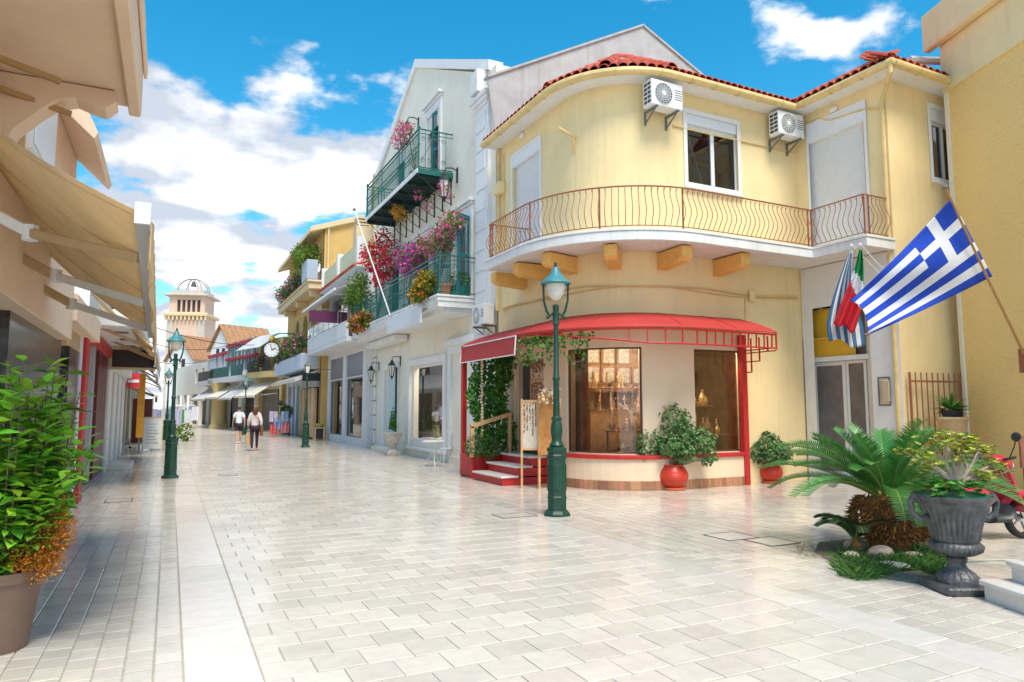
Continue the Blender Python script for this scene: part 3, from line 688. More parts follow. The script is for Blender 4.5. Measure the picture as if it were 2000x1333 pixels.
m = MB(); M_shell = mat('shell', (.66, .50, .32), .4, .2, 40, rnd=.3)
for i in range(26): m.sphere((6.74 + rg.uniform(-.015, .015), 15.30, 2.85 - i * .075), rg.uniform(.025, .045), 7, 5)
m.build('shells', M_shell, hs_, smooth=True); MB().cyl((6.74, 15.3, .95), (6.74, 15.3, 3.05), .004, n=5).build('cord', M_stem, hs_)
for (cx, cy, cz, lab) in ((6.55, 15.25, .62, 'low leafy herb spilling over the front of the red planter box'), (6.9, 15.22, .55, 'small dark herb growing beside the wooden handrail')):
    hb = root('herb', (cx, cy, cz), lab, 'plant'); foliage(MB(), [((cx, cy, cz + .14), .26)], 500, .07, .03, 5).build('leaves', mat('herb leaf', (.07, .16, .03), .55, .15, 8, rnd=.45, trans=.2), hb)
# display boards with jewellery
def board(name, p, w_, h_, z0, rz, label, legs=True):
    r_ = root(name, p, label, 'display stand'); c, s = math.cos(rz), math.sin(rz); dx = Vector((c, s, 0)); nn = Vector((s, -c, 0)); P = Vector(p)
    MB().obox(P + Vector((0, 0, z0 + h_ / 2)) - nn * .0, dx * w_ / 2, nn * .012, Vector((0, 0, h_ / 2))).build('backing', mat('linen white', (.62, .56, .47), .8, .15, 12), r_)
    f = MB(); 
    for sx in (-1, 1): f.bar(P + dx * sx * (w_ / 2 + .02) + Vector((0, 0, z0 if not legs else 0)), P + dx * sx * (w_ / 2 + .02) + Vector((0, 0, z0 + h_ + .05)), .04, .04, nn)
    f.bar(P + dx * -w_ / 2 + Vector((0, 0, z0 + h_)), P + dx * w_ / 2 + Vector((0, 0, z0 + h_)), .05, .05).bar(P - dx * w_ / 2 + Vector((0, 0, z0)), P + dx * w_ / 2 + Vector((0, 0, z0)), .05, .04)
    f.build('frame', M_pine, r_); q = random.Random(int(w_ * 100 + z0 * 10)); M_bead = mat('amber beads', (.35, .14, .04), .35, .3, 30, rnd=.6, hue=.03); nb = int(w_ / .055)
    j = MB()
    for a in range(nb):
        u = -w_ / 2 + .04 + a * (w_ - .08) / max(1, nb - 1); ln = h_ * q.uniform(.45, .9)
        for b_ in range(int(ln / .03)):
            if q.random() < .8: j.sphere(P + dx * (u + q.uniform(-.006, .006)) + nn * .02 + Vector((0, 0, z0 + h_ - .05 - b_ * .03)), q.uniform(.010, .021), 5, 4)
    o = j.build('necklaces', M_bead, r_); o['kind'] = 'stuff'; return r_
ez = at_z(1060, 940); board('jewellery_easel', (6.80, 12.92, 0), .32, 1.0, .80, R(-38), 'wooden easel hung with bead necklaces beside the red entrance steps')
pz = MB(); er = root('sign_board', (6.62, 12.85, .35), 'small white scalloped notice board leaning below the necklaces', 'notice board')
pz.lathe([(.2, 0), (.2, .012)], (0, 0, 0), 16); o = pz.build('board', mat('off white', (.75, .74, .70), .6, .04), er); o.rotation_euler = (R(82), 0, R(-40)); o.location = (0, -.07, .12)
o2 = MB().lathe([(.245, 0), (.245, .01)], (0, 0, 0), 9).build('wooden_edge', mat('driftwood', (.22, .12, .08), .7, .3, 14), er); o2.rotation_euler = (R(82), 0, R(-40)); o2.location = (.006, -.058, .118)
bk = root('leather_rack', (6.95, 12.62, 0), 'tan leather hide rack hung with small shells beside the door post', 'display stand')
m = MB(); m.grid(lambda u, v: Vector((6.86 + .34 * u, 12.66 - .30 * u + .03 * math.sin(v * 7), .65 + 1.25 * v + .05 * math.sin(u * 6))), 6, 10); m.build('hide', mat('tan leather', (.50, .22, .06), .55, .25, 6), bk, solid=.02)
MB().bar((6.88, 12.68, 0), (6.88, 12.68, 1.95), .04, .04, (1, 0, 0)).build('upright', M_pine, bk); MB().bar((7.2, 12.38, 0), (7.2, 12.38, 1.95), .04, .04, (1, 0, 0)).build('upright', M_pine, bk)
m = MB()
for i in range(70): m.sphere((6.82 + rg.random() * .4, 12.64 - rg.random() * .34, 1.75 + rg.random() * .3), rg.uniform(.02, .045), 6, 4)
tag(m.build('shell_cluster', M_shell, bk), kind='stuff')
for i, (z0, hh) in enumerate(((.8, .75), (1.65, .65), (2.35, .5))):
    board('door_display', (7.83, 14.35 + .0 * i, 0), .9, hh, z0, R(-90), ('lower', 'middle', 'top')[i] + ' panel of necklaces hanging in the shop doorway', legs=False)
# goods inside the windows
M_wood = mat('brown wood', (.30, .15, .065), .5, .25, 12); M_gold = mat('brass goods', (.66, .47, .22), .3, .3, 20, rnd=.45, metal=.5); M_clay = mat('carved clay', (.30, .17, .10), .6, .35, 40, .5, 60)
def shelf(x0, x1, y0, y1, z, label):
    r_ = root('display_shelf', ((x0 + x1) / 2, (y0 + y1) / 2, z), label, 'shelf'); MB().box(x0, x1, y0, y1, z, z + .025).build('board', M_wood, r_)
    for x in (x0 + .04, x1 - .04): MB().box(x - .015, x + .015, y1 - .05, y1 - .02, .32, z).build('leg', M_wood, r_)
    return r_
def goods(x0, x1, y0, y1, z, n, seed, where):
    q = random.Random(seed)
    for i in range(n):
        x = x0 + (i + .5) * (x1 - x0) / n + q.uniform(-.02, .02); y = q.uniform(y0 + .08, y1 - .08); h = q.uniform(.16, .40); r_ = q.uniform(.05, .085)
        kind = q.choice(['vase', 'figurine', 'candle_holder', 'bowl'])
        if kind == 'vase': pf = [(r_ * .5, 0), (r_, h * .35), (r_ * .9, h * .55), (r_ * .35, h * .8), (r_ * .55, h)]
        elif kind == 'figurine': pf = [(r_ * .7, 0), (r_ * .6, h * .1), (r_ * .35, h * .4), (r_ * .55, h * .62), (r_ * .25, h * .74), (r_ * .4, h * .86), (r_ * .1, h)]
        elif kind == 'candle_holder': pf = [(r_ * .8, 0), (r_ * .8, .01), (r_ * .15, .03), (r_ * .15, h * .8), (r_ * .5, h * .85), (r_ * .2, h * .88), (r_ * .2, h * 1.2)]
        else: pf = [(r_ * .5, 0), (r_ * 1.2, h * .3), (r_ * 1.3, h * .4), (r_ * 1.0, h * .36)]
        o = MB().lathe(pf, (0, 0, 0), 9).build(kind, M_gold if q.random() < .7 else M_clay, None, smooth=True); o.location = (x, y, z + .0255)
        tag(o, {'vase': 'small brass vase', 'figurine': 'small carved figurine', 'candle_holder': 'slim brass candle holder', 'bowl': 'small brass bowl'}[kind] + ' ' + where, kind.replace('_', ' '), 'trinkets ' + where)
shelf(8.35, 9.85, 11.95, 12.45, 1.15, 'wide wooden shelf with trinkets under the white branch tree'); goods(8.4, 9.8, 11.95, 12.4, 1.15, 18, 1, 'on the shelf under the branch tree')
shelf(8.2, 9.95, 12.5, 12.9, 1.60, 'middle wooden shelf with trinkets behind the branch tree'); goods(8.2, 9.9, 12.5, 12.9, 1.60, 17, 2, 'on the middle shelf behind the branch tree')
shelf(8.2, 10.1, 12.95, 13.35, 2.1, 'high wooden shelf with trinkets deep in the shop'); goods(8.2, 10.1, 12.95, 13.35, 2.1, 16, 3, 'on the high shelf deep in the shop')
shelf(10.3, 11.35, 11.85, 12.3, 1.05, 'short wooden shelf with trinkets in the narrow window'); goods(10.3, 11.3, 11.85, 12.3, 1.05, 9, 4, 'on the shelf in the narrow window')
shelf(8.3, 9.75, 11.86, 12.1, .74, 'low wooden ledge with trinkets just behind the wide pane'); goods(8.45, 9.75, 11.84, 12.1, .74, 12, 8, 'on the low ledge behind the wide pane')
shelf(10.25, 11.35, 12.4, 12.7, 1.7, 'upper wooden shelf with trinkets in the narrow window'); goods(10.25, 11.35, 12.4, 12.7, 1.7, 9, 9, 'on the upper shelf in the narrow window')
for (x, y, lab) in ((8.75, 12.35, 'large round carved clay jar low in the wide window'), (9.62, 12.15, 'large dark carved jar low beside the window pillar'), (10.75, 12.05, 'round carved jar low in the narrow window')):
    o = MB().lathe([(.14, 0), (.24, .12), (.27, .26), (.22, .40), (.12, .46), (.14, .50)], (0, 0, 0), 18).build('clay_jar', M_clay, None, smooth=True); o.location = (x, y, .32); tag(o, lab, 'jar')
dpn = root('room_divider', (9.1, 13.5, .3), 'brown wooden room divider behind the trinket shelves', 'room divider'); MB().box(8.0, 10.15, 13.5, 13.55, .31, 3.15).build('board', mat('mid brown board', (.34, .20, .10), .7, .25, 8), dpn)
bt = root('branch_tree', (9.0, 12.4, 1.18), 'bare white ornamental branch tree hung with trinkets in the shop window', 'ornament'); m = MB(); q = random.Random(4)
def twig(p, d, ln, r_, dep):
    e = p + d * ln; m.tube([p, p + d * ln * .5 + rv(q) * .03, e], [r_, r_ * .8, r_ * .55], 5)
    if dep:
        for i in range(3 if dep > 1 else 2): twig(e - d * ln * .25 * i, (d + rv(q) * .9 + Vector((0, 0, .15))).normalized(), ln * .68, r_ * .6, dep - 1)
twig(Vector((9.0, 12.4, 1.18)), Vector((0, 0, 1)), .33, .028, 3); m.build('branches', mat('bleached wood', (.72, .66, .55), .6, .1), bt)
m = MB()
for i in range(26): m.sphere((9.0 + q.uniform(-.4, .4), 12.4 + q.uniform(-.3, .2), 1.5 + q.uniform(-.05, .4)), .014, 6, 5, 1.7)
tag(m.build('trinkets', M_shell, bt), kind='stuff')
for i in range(9):
    x = 8.28 + (i % 5) * .43; z = 2.42 + .46 * (i // 5); f = root('framed_picture', (x, 13.46, z), 'framed relief picture hung on the divider behind the shop shelves', 'picture', 'pictures on the shop panel')
    MB().box(x - .19, x + .19, 13.45, 13.49, z - .21, z + .21).build('frame', M_wood, f); MB().box(x - .15, x + .15, 13.43, 13.448, z - .17, z + .17).build('panel', mat('silvery panel', (.42, .40, .37), .4, .5, 25, .3, 30), f)
for (x, y) in ((8.62, 12.06), (9.4, 11.92), (10.9, 11.92)):
    lt = root('shop_spotlight', (x, y, 3.17), 'small lit ceiling spotlight over the window display', 'spotlight', 'lit spotlights in the shop ceiling'); MB().lathe([(.05, -.05), (.06, 0)], (x, y, 3.17), 12).build('lamp', emit('warm lamp', (1, .8, .5), 12), lt)
    pl = bpy.data.lights.new('spotlight_glow', 'POINT'); pl.energy = 30; pl.color = (1, .78, .5); pl.shadow_soft_size = .08; po_ = bpy.data.objects.new('glow', pl); COL.objects.link(po_); po_.parent = lt; po_.location = (0, 0, -.08)
# ================================================================ LAMP POSTS
M_green = mat('dark green iron', (.008, .052, .032), .42, .2, 12, .06, 60, dirt=.15); M_hood = mat('verdigris hood', (.05, .22, .24), .45, .15, 10, dirt=.2)
M_frost = mat('frosted lamp glass', (.75, .72, .66), .25, .04)
def lamp(loc, label, sc=1.0, kind=0, rz=0.0):
    r_ = root('street_lamp', (0, 0, 0), label, 'street lamp', 'green lamp posts along the street')
    MB().lathe([(.215, 0), (.215, .035), (.19, .06), (.165, .085)], n=8, ph=R(22.5)).build('base_plate', M_green, r_, bevel=.006)
    MB().lathe([(.152, .085), (.152, .25), (.158, .26), (.158, .29), (.150, .30), (.143, .86), (.158, .88), (.158, .92), (.148, .94), (.148, .97), (.165, .99), (.165, 1.03), (.10, 1.06)], n=8, ph=R(22.5)).build('pedestal', M_green, r_)
    pl = MB(); 
    for i in range(4):
        a = R(90 * i); c = Vector((math.cos(a), math.sin(a), 0)); t = Vector((-c.y, c.x, 0)); pl.obox(c * .142 + Vector((0, 0, .58)), t * .03, c * .008, Vector((0, 0, .20)))
    pl.build('panel', M_green, r_, bevel=.006)
    MB().lathe([(.10, 1.05), (.12, 1.08), (.09, 1.12), (.075, 1.16), (.085, 1.22), (.095, 1.30), (.085, 1.40), (.07, 1.45), (.085, 1.475), (.085, 1.50), (.054, 1.53), (.047, 2.08), (.06, 2.10), (.06, 2.13), (.046, 2.15), (.038, 2.95), (.06, 2.98), (.06, 3.0), (.045, 3.03), (.055, 3.1), (.042, 3.18), (.05, 3.22), (.05, 3.28), (.03, 3.3)], n=14).build('shaft', M_green, r_, smooth=True)
    if kind == 0:
        ar = MB()
        for s in (-1, 1): ar.tube([(s * .04, 0, 3.16), (s * .10, 0, 3.11), (s * .15, 0, 3.2), (s * .19, 0, 3.36), (s * .195, 0, 3.52), (s * .2, 0, 3.65)], [.024, .026, .022, .018, .017, .02], 7).sphere((s * .13, 0, 3.09), .03, 7, 5)
        ar.build('yoke', M_green, r_, smooth=True)
        MB().lathe([(.01, 3.36), (.06, 3.38), (.12, 3.45), (.15, 3.55), (.155, 3.64), (.13, 3.66)], n=20).build('globe', M_frost, r_, smooth=True)
        MB().lathe([(.24, 3.62), (.25, 3.635), (.235, 3.66), (.18, 3.70), (.11, 3.77), (.07, 3.84), (.045, 3.90), (.02, 3.91)], n=24).build('hood', M_hood, r_, smooth=True)
        MB().lathe([(.02, 3.90), (.035, 3.92), (.015, 3.945), (.03, 3.96), (.006, 4.0)], n=10).build('finial', M_green, r_, smooth=True)
    else:
        MB().lathe([(.09, 3.3), (.15, 3.62)], n=4, ph=R(45)).build('lantern_glass', M_frost, r_)
        fr = MB()
        for i in range(4): a = R(45 + 90 * i); fr.tube([(.09 * math.cos(a), .09 * math.sin(a), 3.29), (.155 * math.cos(a), .155 * math.sin(a), 3.63)], .012, 5)
        fr.lathe([(.18, 3.62), (.18, 3.64), (.09, 3.74), (.05, 3.78), (.02, 3.84)], n=4, ph=R(45)); fr.build('lantern_frame', M_green, r_)
    r_.location = loc; r_.scale = (sc, sc, sc); r_.rotation_euler = (0, 0, rz); return r_
p = at_z(1088, 1007); lamp(p, 'tall dark green lamp post with teal hood in front of the red shop awning', 1.0, 0, -YAW)
p = at_z(332, 934); lamp(p, 'green lamp post with teal hood opposite the dark marble shopfront', .9, 0, -YAW)
p = at_z(596, 874); lamp(p, 'green lamp post with small square lantern in front of the wooden shopfront', .96, 1, 0)
p = at_z(477, 850); lamp(p, 'slim lamp post with hooded lamp beside the walking couple', .92, 0, -YAW)
lamp((-.1, 41, 0), 'distant hooded lamp post beyond the clothes rails', .95, 0, -YAW); lamp((4.6, 62, 0), 'most distant lamp post in front of the yellow columned corner', .95, 0, -YAW)

# ================================================================ POTTED SHRUBS
M_pot = mat('red glazed pot', (.60, .045, .02), .35, .10, 6, .03, 40, dirt=.08); M_saucer = mat('orange saucer', (.62, .16, .06), .5, .1)
M_jade = mat('jade leaf', (.11, .24, .07), .4, .15, 8, rnd=.5, trans=.12, hue=.03); M_bark = mat('grey bark', (.32, .25, .18), .85, .25, 18, .3, 40)
def red_pot(p, r, h, blobs, n, label, seed, lf=.055):
    x, y, _ = p; t = root('potted_shrub', (x, y, 0), label, 'potted plant', 'jade shrubs in red pots')
    MB().lathe([(r * .70, 0), (r * .78, .01), (r * .80, .05), (r * .74, .055)], (x, y, 0), 24).build('saucer', M_saucer, t, smooth=True)
    pf = [(r * .62, .055)]
    for i in range(31):
        f = i / 30; pf.append((r * (math.sin(R(38 + 104 * f)) * 1.0) * (1 + .012 * math.cos(i * math.pi)), .06 + f * (h - .06)))
    pf += [(r * .74, h + .01), (r * .68, h + .01), (r * .64, h - .03), (.01, h - .03)]
    MB().lathe(pf, (x, y, 0), 28).build('pot', M_pot, t, smooth=True, ang=50)
    m = MB(); q = random.Random(seed)
    for c, rr, *s in blobs:
        e = Vector(c); b = Vector((x + q.uniform(-.1, .1), y + q.uniform(-.1, .1), h - .03)); mid = b.lerp(e, .5) + rv(q) * .05; m.tube([b, mid, e], [.032, .026, .012], 6)
        for k in range(4): m.tube([mid, mid.lerp(e, .6) + rv(q) * rr * .5, e + rv(q) * rr * .8], [.016, .012, .006], 5)
    m.build('branches', M_bark, t, smooth=True); fm = MB(); q = random.Random(seed + 1)
    tot = sum(b[1] ** 2 for b in blobs)
    for c, rr, *s in blobs:                                   # rosettes of thick little leaves
        for i in range(int(n * rr * rr / tot)):
            o = rv(q).normalized(); o *= rr * q.uniform(.72, 1.05) * (1 + .12 * math.sin(o.x * 9 + o.z * 7)); o.z *= s[0] if s else 1
            ctr = Vector(c) + o; ax = (o.normalized() + rv(q) * .5 + Vector((0, 0, .35))).normalized(); sd = ax.orthogonal().normalized()
            for k in range(6):
                d = Matrix.Rotation(R(60 * k + q.uniform(-15, 15)), 3, ax) @ sd; leaf(fm, ctr, d + ax * q.uniform(.2, .9), ax, lf * q.uniform(.7, 1.15), lf * .55, .15)
    fm.build('foliage', M_jade, t); return t
dA = 13.8
def off(px, py, depthref):                                     # point on the upright plane through depthref facing the camera
    d = ray(px, py); nrm = Vector((FW.x, FW.y, 0)).normalized(); return CAM + d * ((Vector(depthref) - CAM).dot(nrm) / d.dot(nrm))
pA = at_z(1316, 957); cA = Vector((pA.x, pA.y + .02, 0)); PA = [off(*q, cA) for q in ((1318, 822), (1268, 866), (1370, 862), (1300, 868), (1345, 850), (1258, 897), (1385, 895), (1320, 880))]
red_pot(cA, .31, .50, [(PA[0], .30), (PA[1], .27), (PA[2], .28), (PA[3] + Vector((0, -.2, 0)), .28), (PA[4] + Vector((0, .15, 0)), .30), (PA[5], .16), (PA[6], .16), (PA[7] + Vector((0, -.25, 0)), .24)], 1500, 'large rounded jade shrub in a red ribbed pot between the shop windows', 21)
pB = at_z(1500, 944); cB = Vector((pB.x + .05, pB.y - .05, 0)); PB = [off(*q, cB) for q in ((1500, 865), (1475, 884), (1528, 886), (1500, 890))]
red_pot(cB, .25, .42, [(PB[0], .24), (PB[1], .22), (PB[2], .22), (PB[3] + Vector((-.05, -.2, 0)), .2)], 800, 'smaller jade shrub in a red ribbed pot by the right awning post', 31)

# ================================================================ CYCAD BED
cyc = at_z(1738, 1078)
bed = MB(); q = random.Random(8)
pts = [at_z(x, y) for x, y in ((1590, 1078), (1622, 1098), (1690, 1125), (1790, 1140), (1845, 1120), (1850, 1075), (1790, 1052), (1690, 1050), (1600, 1060))]
bed.add([Vector((p.x, p.y, .006)) for p in pts], [tuple(range(len(pts)))]); tag(bed.build('soil_patch', mat('dry soil', (.24, .19, .13), .95, .35, 20, .6, 40)), kind='structure')
gr = MB()
for i in range(2600):
    a = q.random(); b = q.random(); p = at_z(1640 + 205 * a, 1078 + 48 * b + 10 * math.sin(a * 7)); h = q.uniform(.05, .2); d = Vector((q.uniform(-1, 1), q.uniform(-1, 1), q.uniform(.2, 1.0))).normalized()
    sd = d.orthogonal().normalized() * .004; gr.add([p - sd, p + sd, p + d * h * .6 + Vector((0, 0, .01)) + sd * .8, p + d * h + Vector((0, 0, -.05 * h))], [(0, 1, 2), (0, 2, 3)])
tag(gr.build('grass', mat('grass blade', (.06, .16, .02), .6, .2, 8, rnd=.5, hue=.03, trans=.2)), 'tufts of green grass around the foot of the cycad', 'grass', kind='stuff')
dd = MB()
for i in range(260):
    p = at_z(q.uniform(1555, 1660), 1078 + q.uniform(-16, 14)); d = Vector((q.uniform(-1, 1), q.uniform(-1, 1), q.uniform(0, .35))); leaf(dd, p + Vector((0, 0, .006)), d, Vector((0, 0, 1)), q.uniform(.05, .13), .008)
tag(dd.build('dry_grass', mat('dry grass', (.22, .16, .07), .8, .2, 8, rnd=.4)), 'dry brown grass wisps at the edge of the cycad bed', 'dry grass', kind='stuff')
M_stone = mat('pebble', (.56, .46, .36), .55, .2, 9, .1, 30, rnd=.15, rnd_src='OBJECT', hue=.03)
for (x, y, a, b, h, lab) in ((1722, 1092, .155, .10, .085, 'tan oval stone in front of the cycad trunk'), (1664, 1094, .10, .075, .055, 'small round cream stone at the left of the cycad bed'), (1745, 1112, .17, .07, .045, 'long flat white stone lying on the grass'), (1672, 1076, .13, .09, .08, 'brown stone half hidden behind the small cycad shoot'), (1785, 1092, .12, .08, .045, 'pale stone at the right of the cycad trunk'), (1706, 1088, .07, .05, .04, 'little white stone between two larger stones')):
    p = at_z(x, y); m = MB(); m.sphere((0, 0, 0), 1, 14, 9); m.v = [(vx * a * (1 + .08 * math.sin(vy * 4)), vy * b, vz * h) for vx, vy, vz in m.v]; o = m.build('stone', M_stone, None, smooth=True, ang=80); o.location = (p.x, p.y, h * .75); o.rotation_euler = (0, 0, q.uniform(-.5, .3) - YAW); tag(o, lab, 'stone')
M_frond = mat('cycad frond', (.075, .25, .05), .35, .12, 6, rnd=.25, trans=.15, hue=.02); M_rach = mat('frond stalk', (.22, .28, .06), .5, .1); M_fibre = mat('cycad fibre', (.28, .13, .035), .9, .35, 30, rnd=.5)
def frond(par, base, az, el, ln, droop, seed, wd=.17, nm='frond', fm=None):
    q = random.Random(seed); m = MB(); st_ = MB(); h = Vector((math.cos(az), math.sin(az), 0)); p = Vector(base); n = 26; pts = [p.copy()]; e = el
    for i in range(n):
        e -= droop / n * (.4 + 1.2 * i / n); p = p + (h * math.cos(e) + Vector((0, 0, 1)) * math.sin(e)) * (ln / n); pts.append(p.copy())
    st_.tube(pts, [.011 * (1 - .85 * i / n) + .002 for i in range(n + 1)], 5)
    for i in range(3, n):
        t = (pts[i + 1] - pts[i]).normalized(); sd = t.cross(Vector((0, 0, 1))).normalized(); upv = sd.cross(t); f = i / n
        L_ = wd * (math.sin(math.pi * min(1, .12 + f * .80)) ** .6) + .02
        for s in (-1, 1):
            for k in range(2):
                b_ = pts[i].lerp(pts[i + 1], k / 2 + .1 * s); d = (sd * s * .92 + t * .55 + upv * .38 + rv(q) * .05).normalized(); w_ = t * .0095
                b2 = b_ + d * L_ * q.uniform(.9, 1.06); m.add([b_ - w_, b_ + w_, b_ + d * L_ * .6 + w_ * .8 + Vector((0, 0, .006)), b2, b_ + d * L_ * .6 - w_ * .8 + Vector((0, 0, .006))], [(0, 1, 2, 4), (4, 2, 3)])
    o = m.build(nm, fm or M_frond, par); st_.build('stalk', M_rach, o); return o
cy_ = root('cycad_palm', (cyc.x, cyc.y, 0), 'large green cycad palm with shaggy brown trunk in the paving bed', 'palm')
tr = MB(); q = random.Random(6); tr.lathe([(.20, 0), (.24, .15), (.28, .3), (.30, .45), (.25, .58), (.12, .66)], (cyc.x, cyc.y, 0), 16); tr.build('trunk', M_fibre, cy_)
fb = MB()
for i in range(1500):
    a = q.uniform(0, 6.283); z = q.uniform(.16, .62); r_ = .27 + .12 * math.sin((z - .1) / .55 * math.pi) ; c = Vector((cyc.x + r_ * math.cos(a), cyc.y + r_ * math.sin(a), z)); d = Vector((math.cos(a), math.sin(a), -.4)) + rv(q) * 1.0
    leaf(fb, c - d.normalized() * .05, d, rv(q), q.uniform(.09, .17), .022, .6)
o = fb.build('trunk_fibres', M_fibre, cy_); o['kind'] = 'stuff'
for i in range(44):
    ring_ = i % 3; az = i * 2.39996 + .2; el = (R(28), R(48), R(70))[ring_] + q.uniform(-.12, .12); ln = (1.35, 1.25, 1.05)[ring_] * q.uniform(.88, 1.08)
    frond(cy_, (cyc.x + .07 * math.cos(az), cyc.y + .07 * math.sin(az), .60), az, el, ln, (1.15, 1.05, .75)[ring_] * q.uniform(.85, 1.15), i)
sh_ = at_z(1672, 1082); c2 = root('cycad_shoot', (sh_.x, sh_.y, 0), 'small dark cycad shoot at the foot of the large cycad', 'palm')
MB().lathe([(.05, 0), (.06, .1), (.02, .16)], (sh_.x, sh_.y, 0), 8).build('trunk', M_fibre, c2)
for i in range(7): frond(c2, (sh_.x, sh_.y, .12), math.pi - YAW + (-1.2, -.5, .1, .6, 1.3, 2.4, 3.3)[i], R(62 + 8 * (i % 2)), .55, 1.7, 90 + i, .10, 'frond', mat('old frond', (.03, .075, .025), .5, .15, 6, rnd=.3))

# ================================================================ GREY URN WITH SUCCULENT
M_urn = mat('aged lead urn', (.095, .098, .102), .38, .5, 9, .45, 40, metal=.2, dirt=.4)
up_ = at_z(1872, 1153); ux, uy = up_.x, up_.y; K = .88
ur = root('garden_urn', (ux, uy, 0), 'grey fluted pedestal urn beside the cycad', 'urn')
m = MB(); m.obox((ux, uy, .035), RT * .24, Vector((FW.x, FW.y, 0)).normalized() * .24, (0, 0, .035)); m.build('plinth', M_urn, ur, bevel=.015)
def fluted(prof, n, amp, c, nf=20):
    b = MB(); o = 0
    for r_, z, a_ in prof:
        for j in range(n): g_ = 2 * math.pi * j / n; rr = r_ * URS * (1 + a_ * amp * abs(math.sin(g_ * nf / 2))); b.v.append((c[0] + rr * math.cos(g_), c[1] + rr * math.sin(g_), z * K))
    for i in range(len(prof) - 1):
        for j in range(n): k2 = (j + 1) % n; b.f.append((i * n + j, i * n + k2, (i + 1) * n + k2, (i + 1) * n + j))
    b.f.append(tuple(reversed(range(n)))); b.f.append(tuple((len(prof) - 1) * n + j for j in range(n))); return b
URS = .84
fluted([(.21, .08, 0), (.21, .10, 0), (.20, .14, 1), (.15, .19, 1), (.10, .23, .5), (.085, .27, 0), (.10, .30, 0), (.105, .33, 0), (.09, .345, 0)], 80, .07, (ux, uy)).build('foot', M_urn, ur, smooth=True, ang=60)
fluted([(.09, .345, 0), (.17, .37, 1), (.235, .41, 1), (.25, .46, 1), (.24, .49, 0), (.215, .50, 0), (.225, .53, 1), (.235, .62, 1), (.265, .74, 1), (.31, .83, 1), (.335, .86, 0), (.34, .89, 0), (.375, .92, 0), (.40, .945, 0), (.40, .97, 0), (.37, .98, 0), (.34, .95, 0)], 120, .075, (ux, uy), 30).build('bowl', M_urn, ur, smooth=True, ang=60)
for s in (-1, 1):
    d = RT * s; c = Vector((ux, uy, 0)); MB().tube([c + d * .31 + Vector((0, 0, .80)), c + d * .37 + Vector((0, 0, .85)), c + d * .40 + Vector((0, 0, .79)), c + d * .38 + Vector((0, 0, .69)), c + d * .31 + Vector((0, 0, .64)), c + d * .23 + Vector((0, 0, .66))], [.03, .034, .032, .03, .03, .024], 8).build('handle', M_urn, ur, smooth=True)
bo = root('potted_succulent', (ux, uy, .83), 'yellow green tree succulent in a green plastic bowl on the urn', 'potted plant')
MB().lathe([(.2, .80), (.285, .83), (.30, .865), (.27, .865), (.25, .85), (.01, .85)], (ux, uy, 0), 28).build('bowl', mat('green plastic', (.01, .20, .15), .35, .05), bo, smooth=True)
m = MB(); q = random.Random(14); tips = []
b0 = Vector((ux, uy, .84)) + RT * .03
for (dx, dz, dy) in ((-.34, .36, .05), (-.20, .46, -.05), (-.05, .50, .06), (.10, .48, -.04), (.26, .40, .04), (.38, .30, 0), (-.30, .30, -.12), (.2, .34, .15), (.02, .42, -.15), (.24, .16, -.1)):
    e = b0 + RT * dx + Vector((FW.x, FW.y, 0)) * dy + Vector((0, 0, dz)); fk = b0 + RT * (.02 + dx * .12) + Vector((0, 0, .13 + .03 * dy)); mid = fk + RT * dx * .40 + Vector((0, 0, (dz - .13) * .55)); m.tube([b0, b0.lerp(fk, .5), fk, mid, e], [.034, .030, .026, .016, .008], 7); tips.append(e)
    for k in range(2): e2 = e + rv(q) * .10 + Vector((0, 0, .02)); m.tube([mid, mid.lerp(e2, .6) + rv(q) * .02, e2], [.013, .010, .006], 5); tips.append(e2)
m.build('branches', mat('pale bark', (.38, .30, .24), .8, .2, 18, .2, 40), bo, smooth=True)
fm = MB()
for e in tips:
    for j in range(9):
        c = e + rv(q) * .085; c.z += .02; ax = (rv(q) * .5 + Vector((0, 0, 1))).normalized(); sd = ax.orthogonal().normalized()
        for k in range(7): leaf(fm, c, (Matrix.Rotation(R(51 * k), 3, ax) @ sd) + ax * .4, ax, q.uniform(.032, .05), .024, .15)
fm.build('rosettes', mat('yellow green rosette', (.36, .40, .035), .45, .15, 8, rnd=.4, hue=.045, trans=.15), bo)
fm = MB()
for i in range(130):
    a = q.uniform(0, 6.283); c = Vector((ux, uy, .87)) + Vector((math.cos(a), math.sin(a), 0)) * q.uniform(.03, .33) + Vector((0, 0, q.uniform(0, .12))); c -= RT * .05; ax = (rv(q) * .6 + Vector((0, 0, 1))).normalized(); sd = ax.orthogonal().normalized()
    for k in range(7): leaf(fm, c, (Matrix.Rotation(R(51 * k), 3, ax) @ sd) + ax * .3, ax, q.uniform(.035, .06), .03, .15)
fm.build('ground_rosettes', mat('fresh rosette', (.10, .30, .04), .45, .15, 8, rnd=.35, hue=.03, trans=.15), bo)
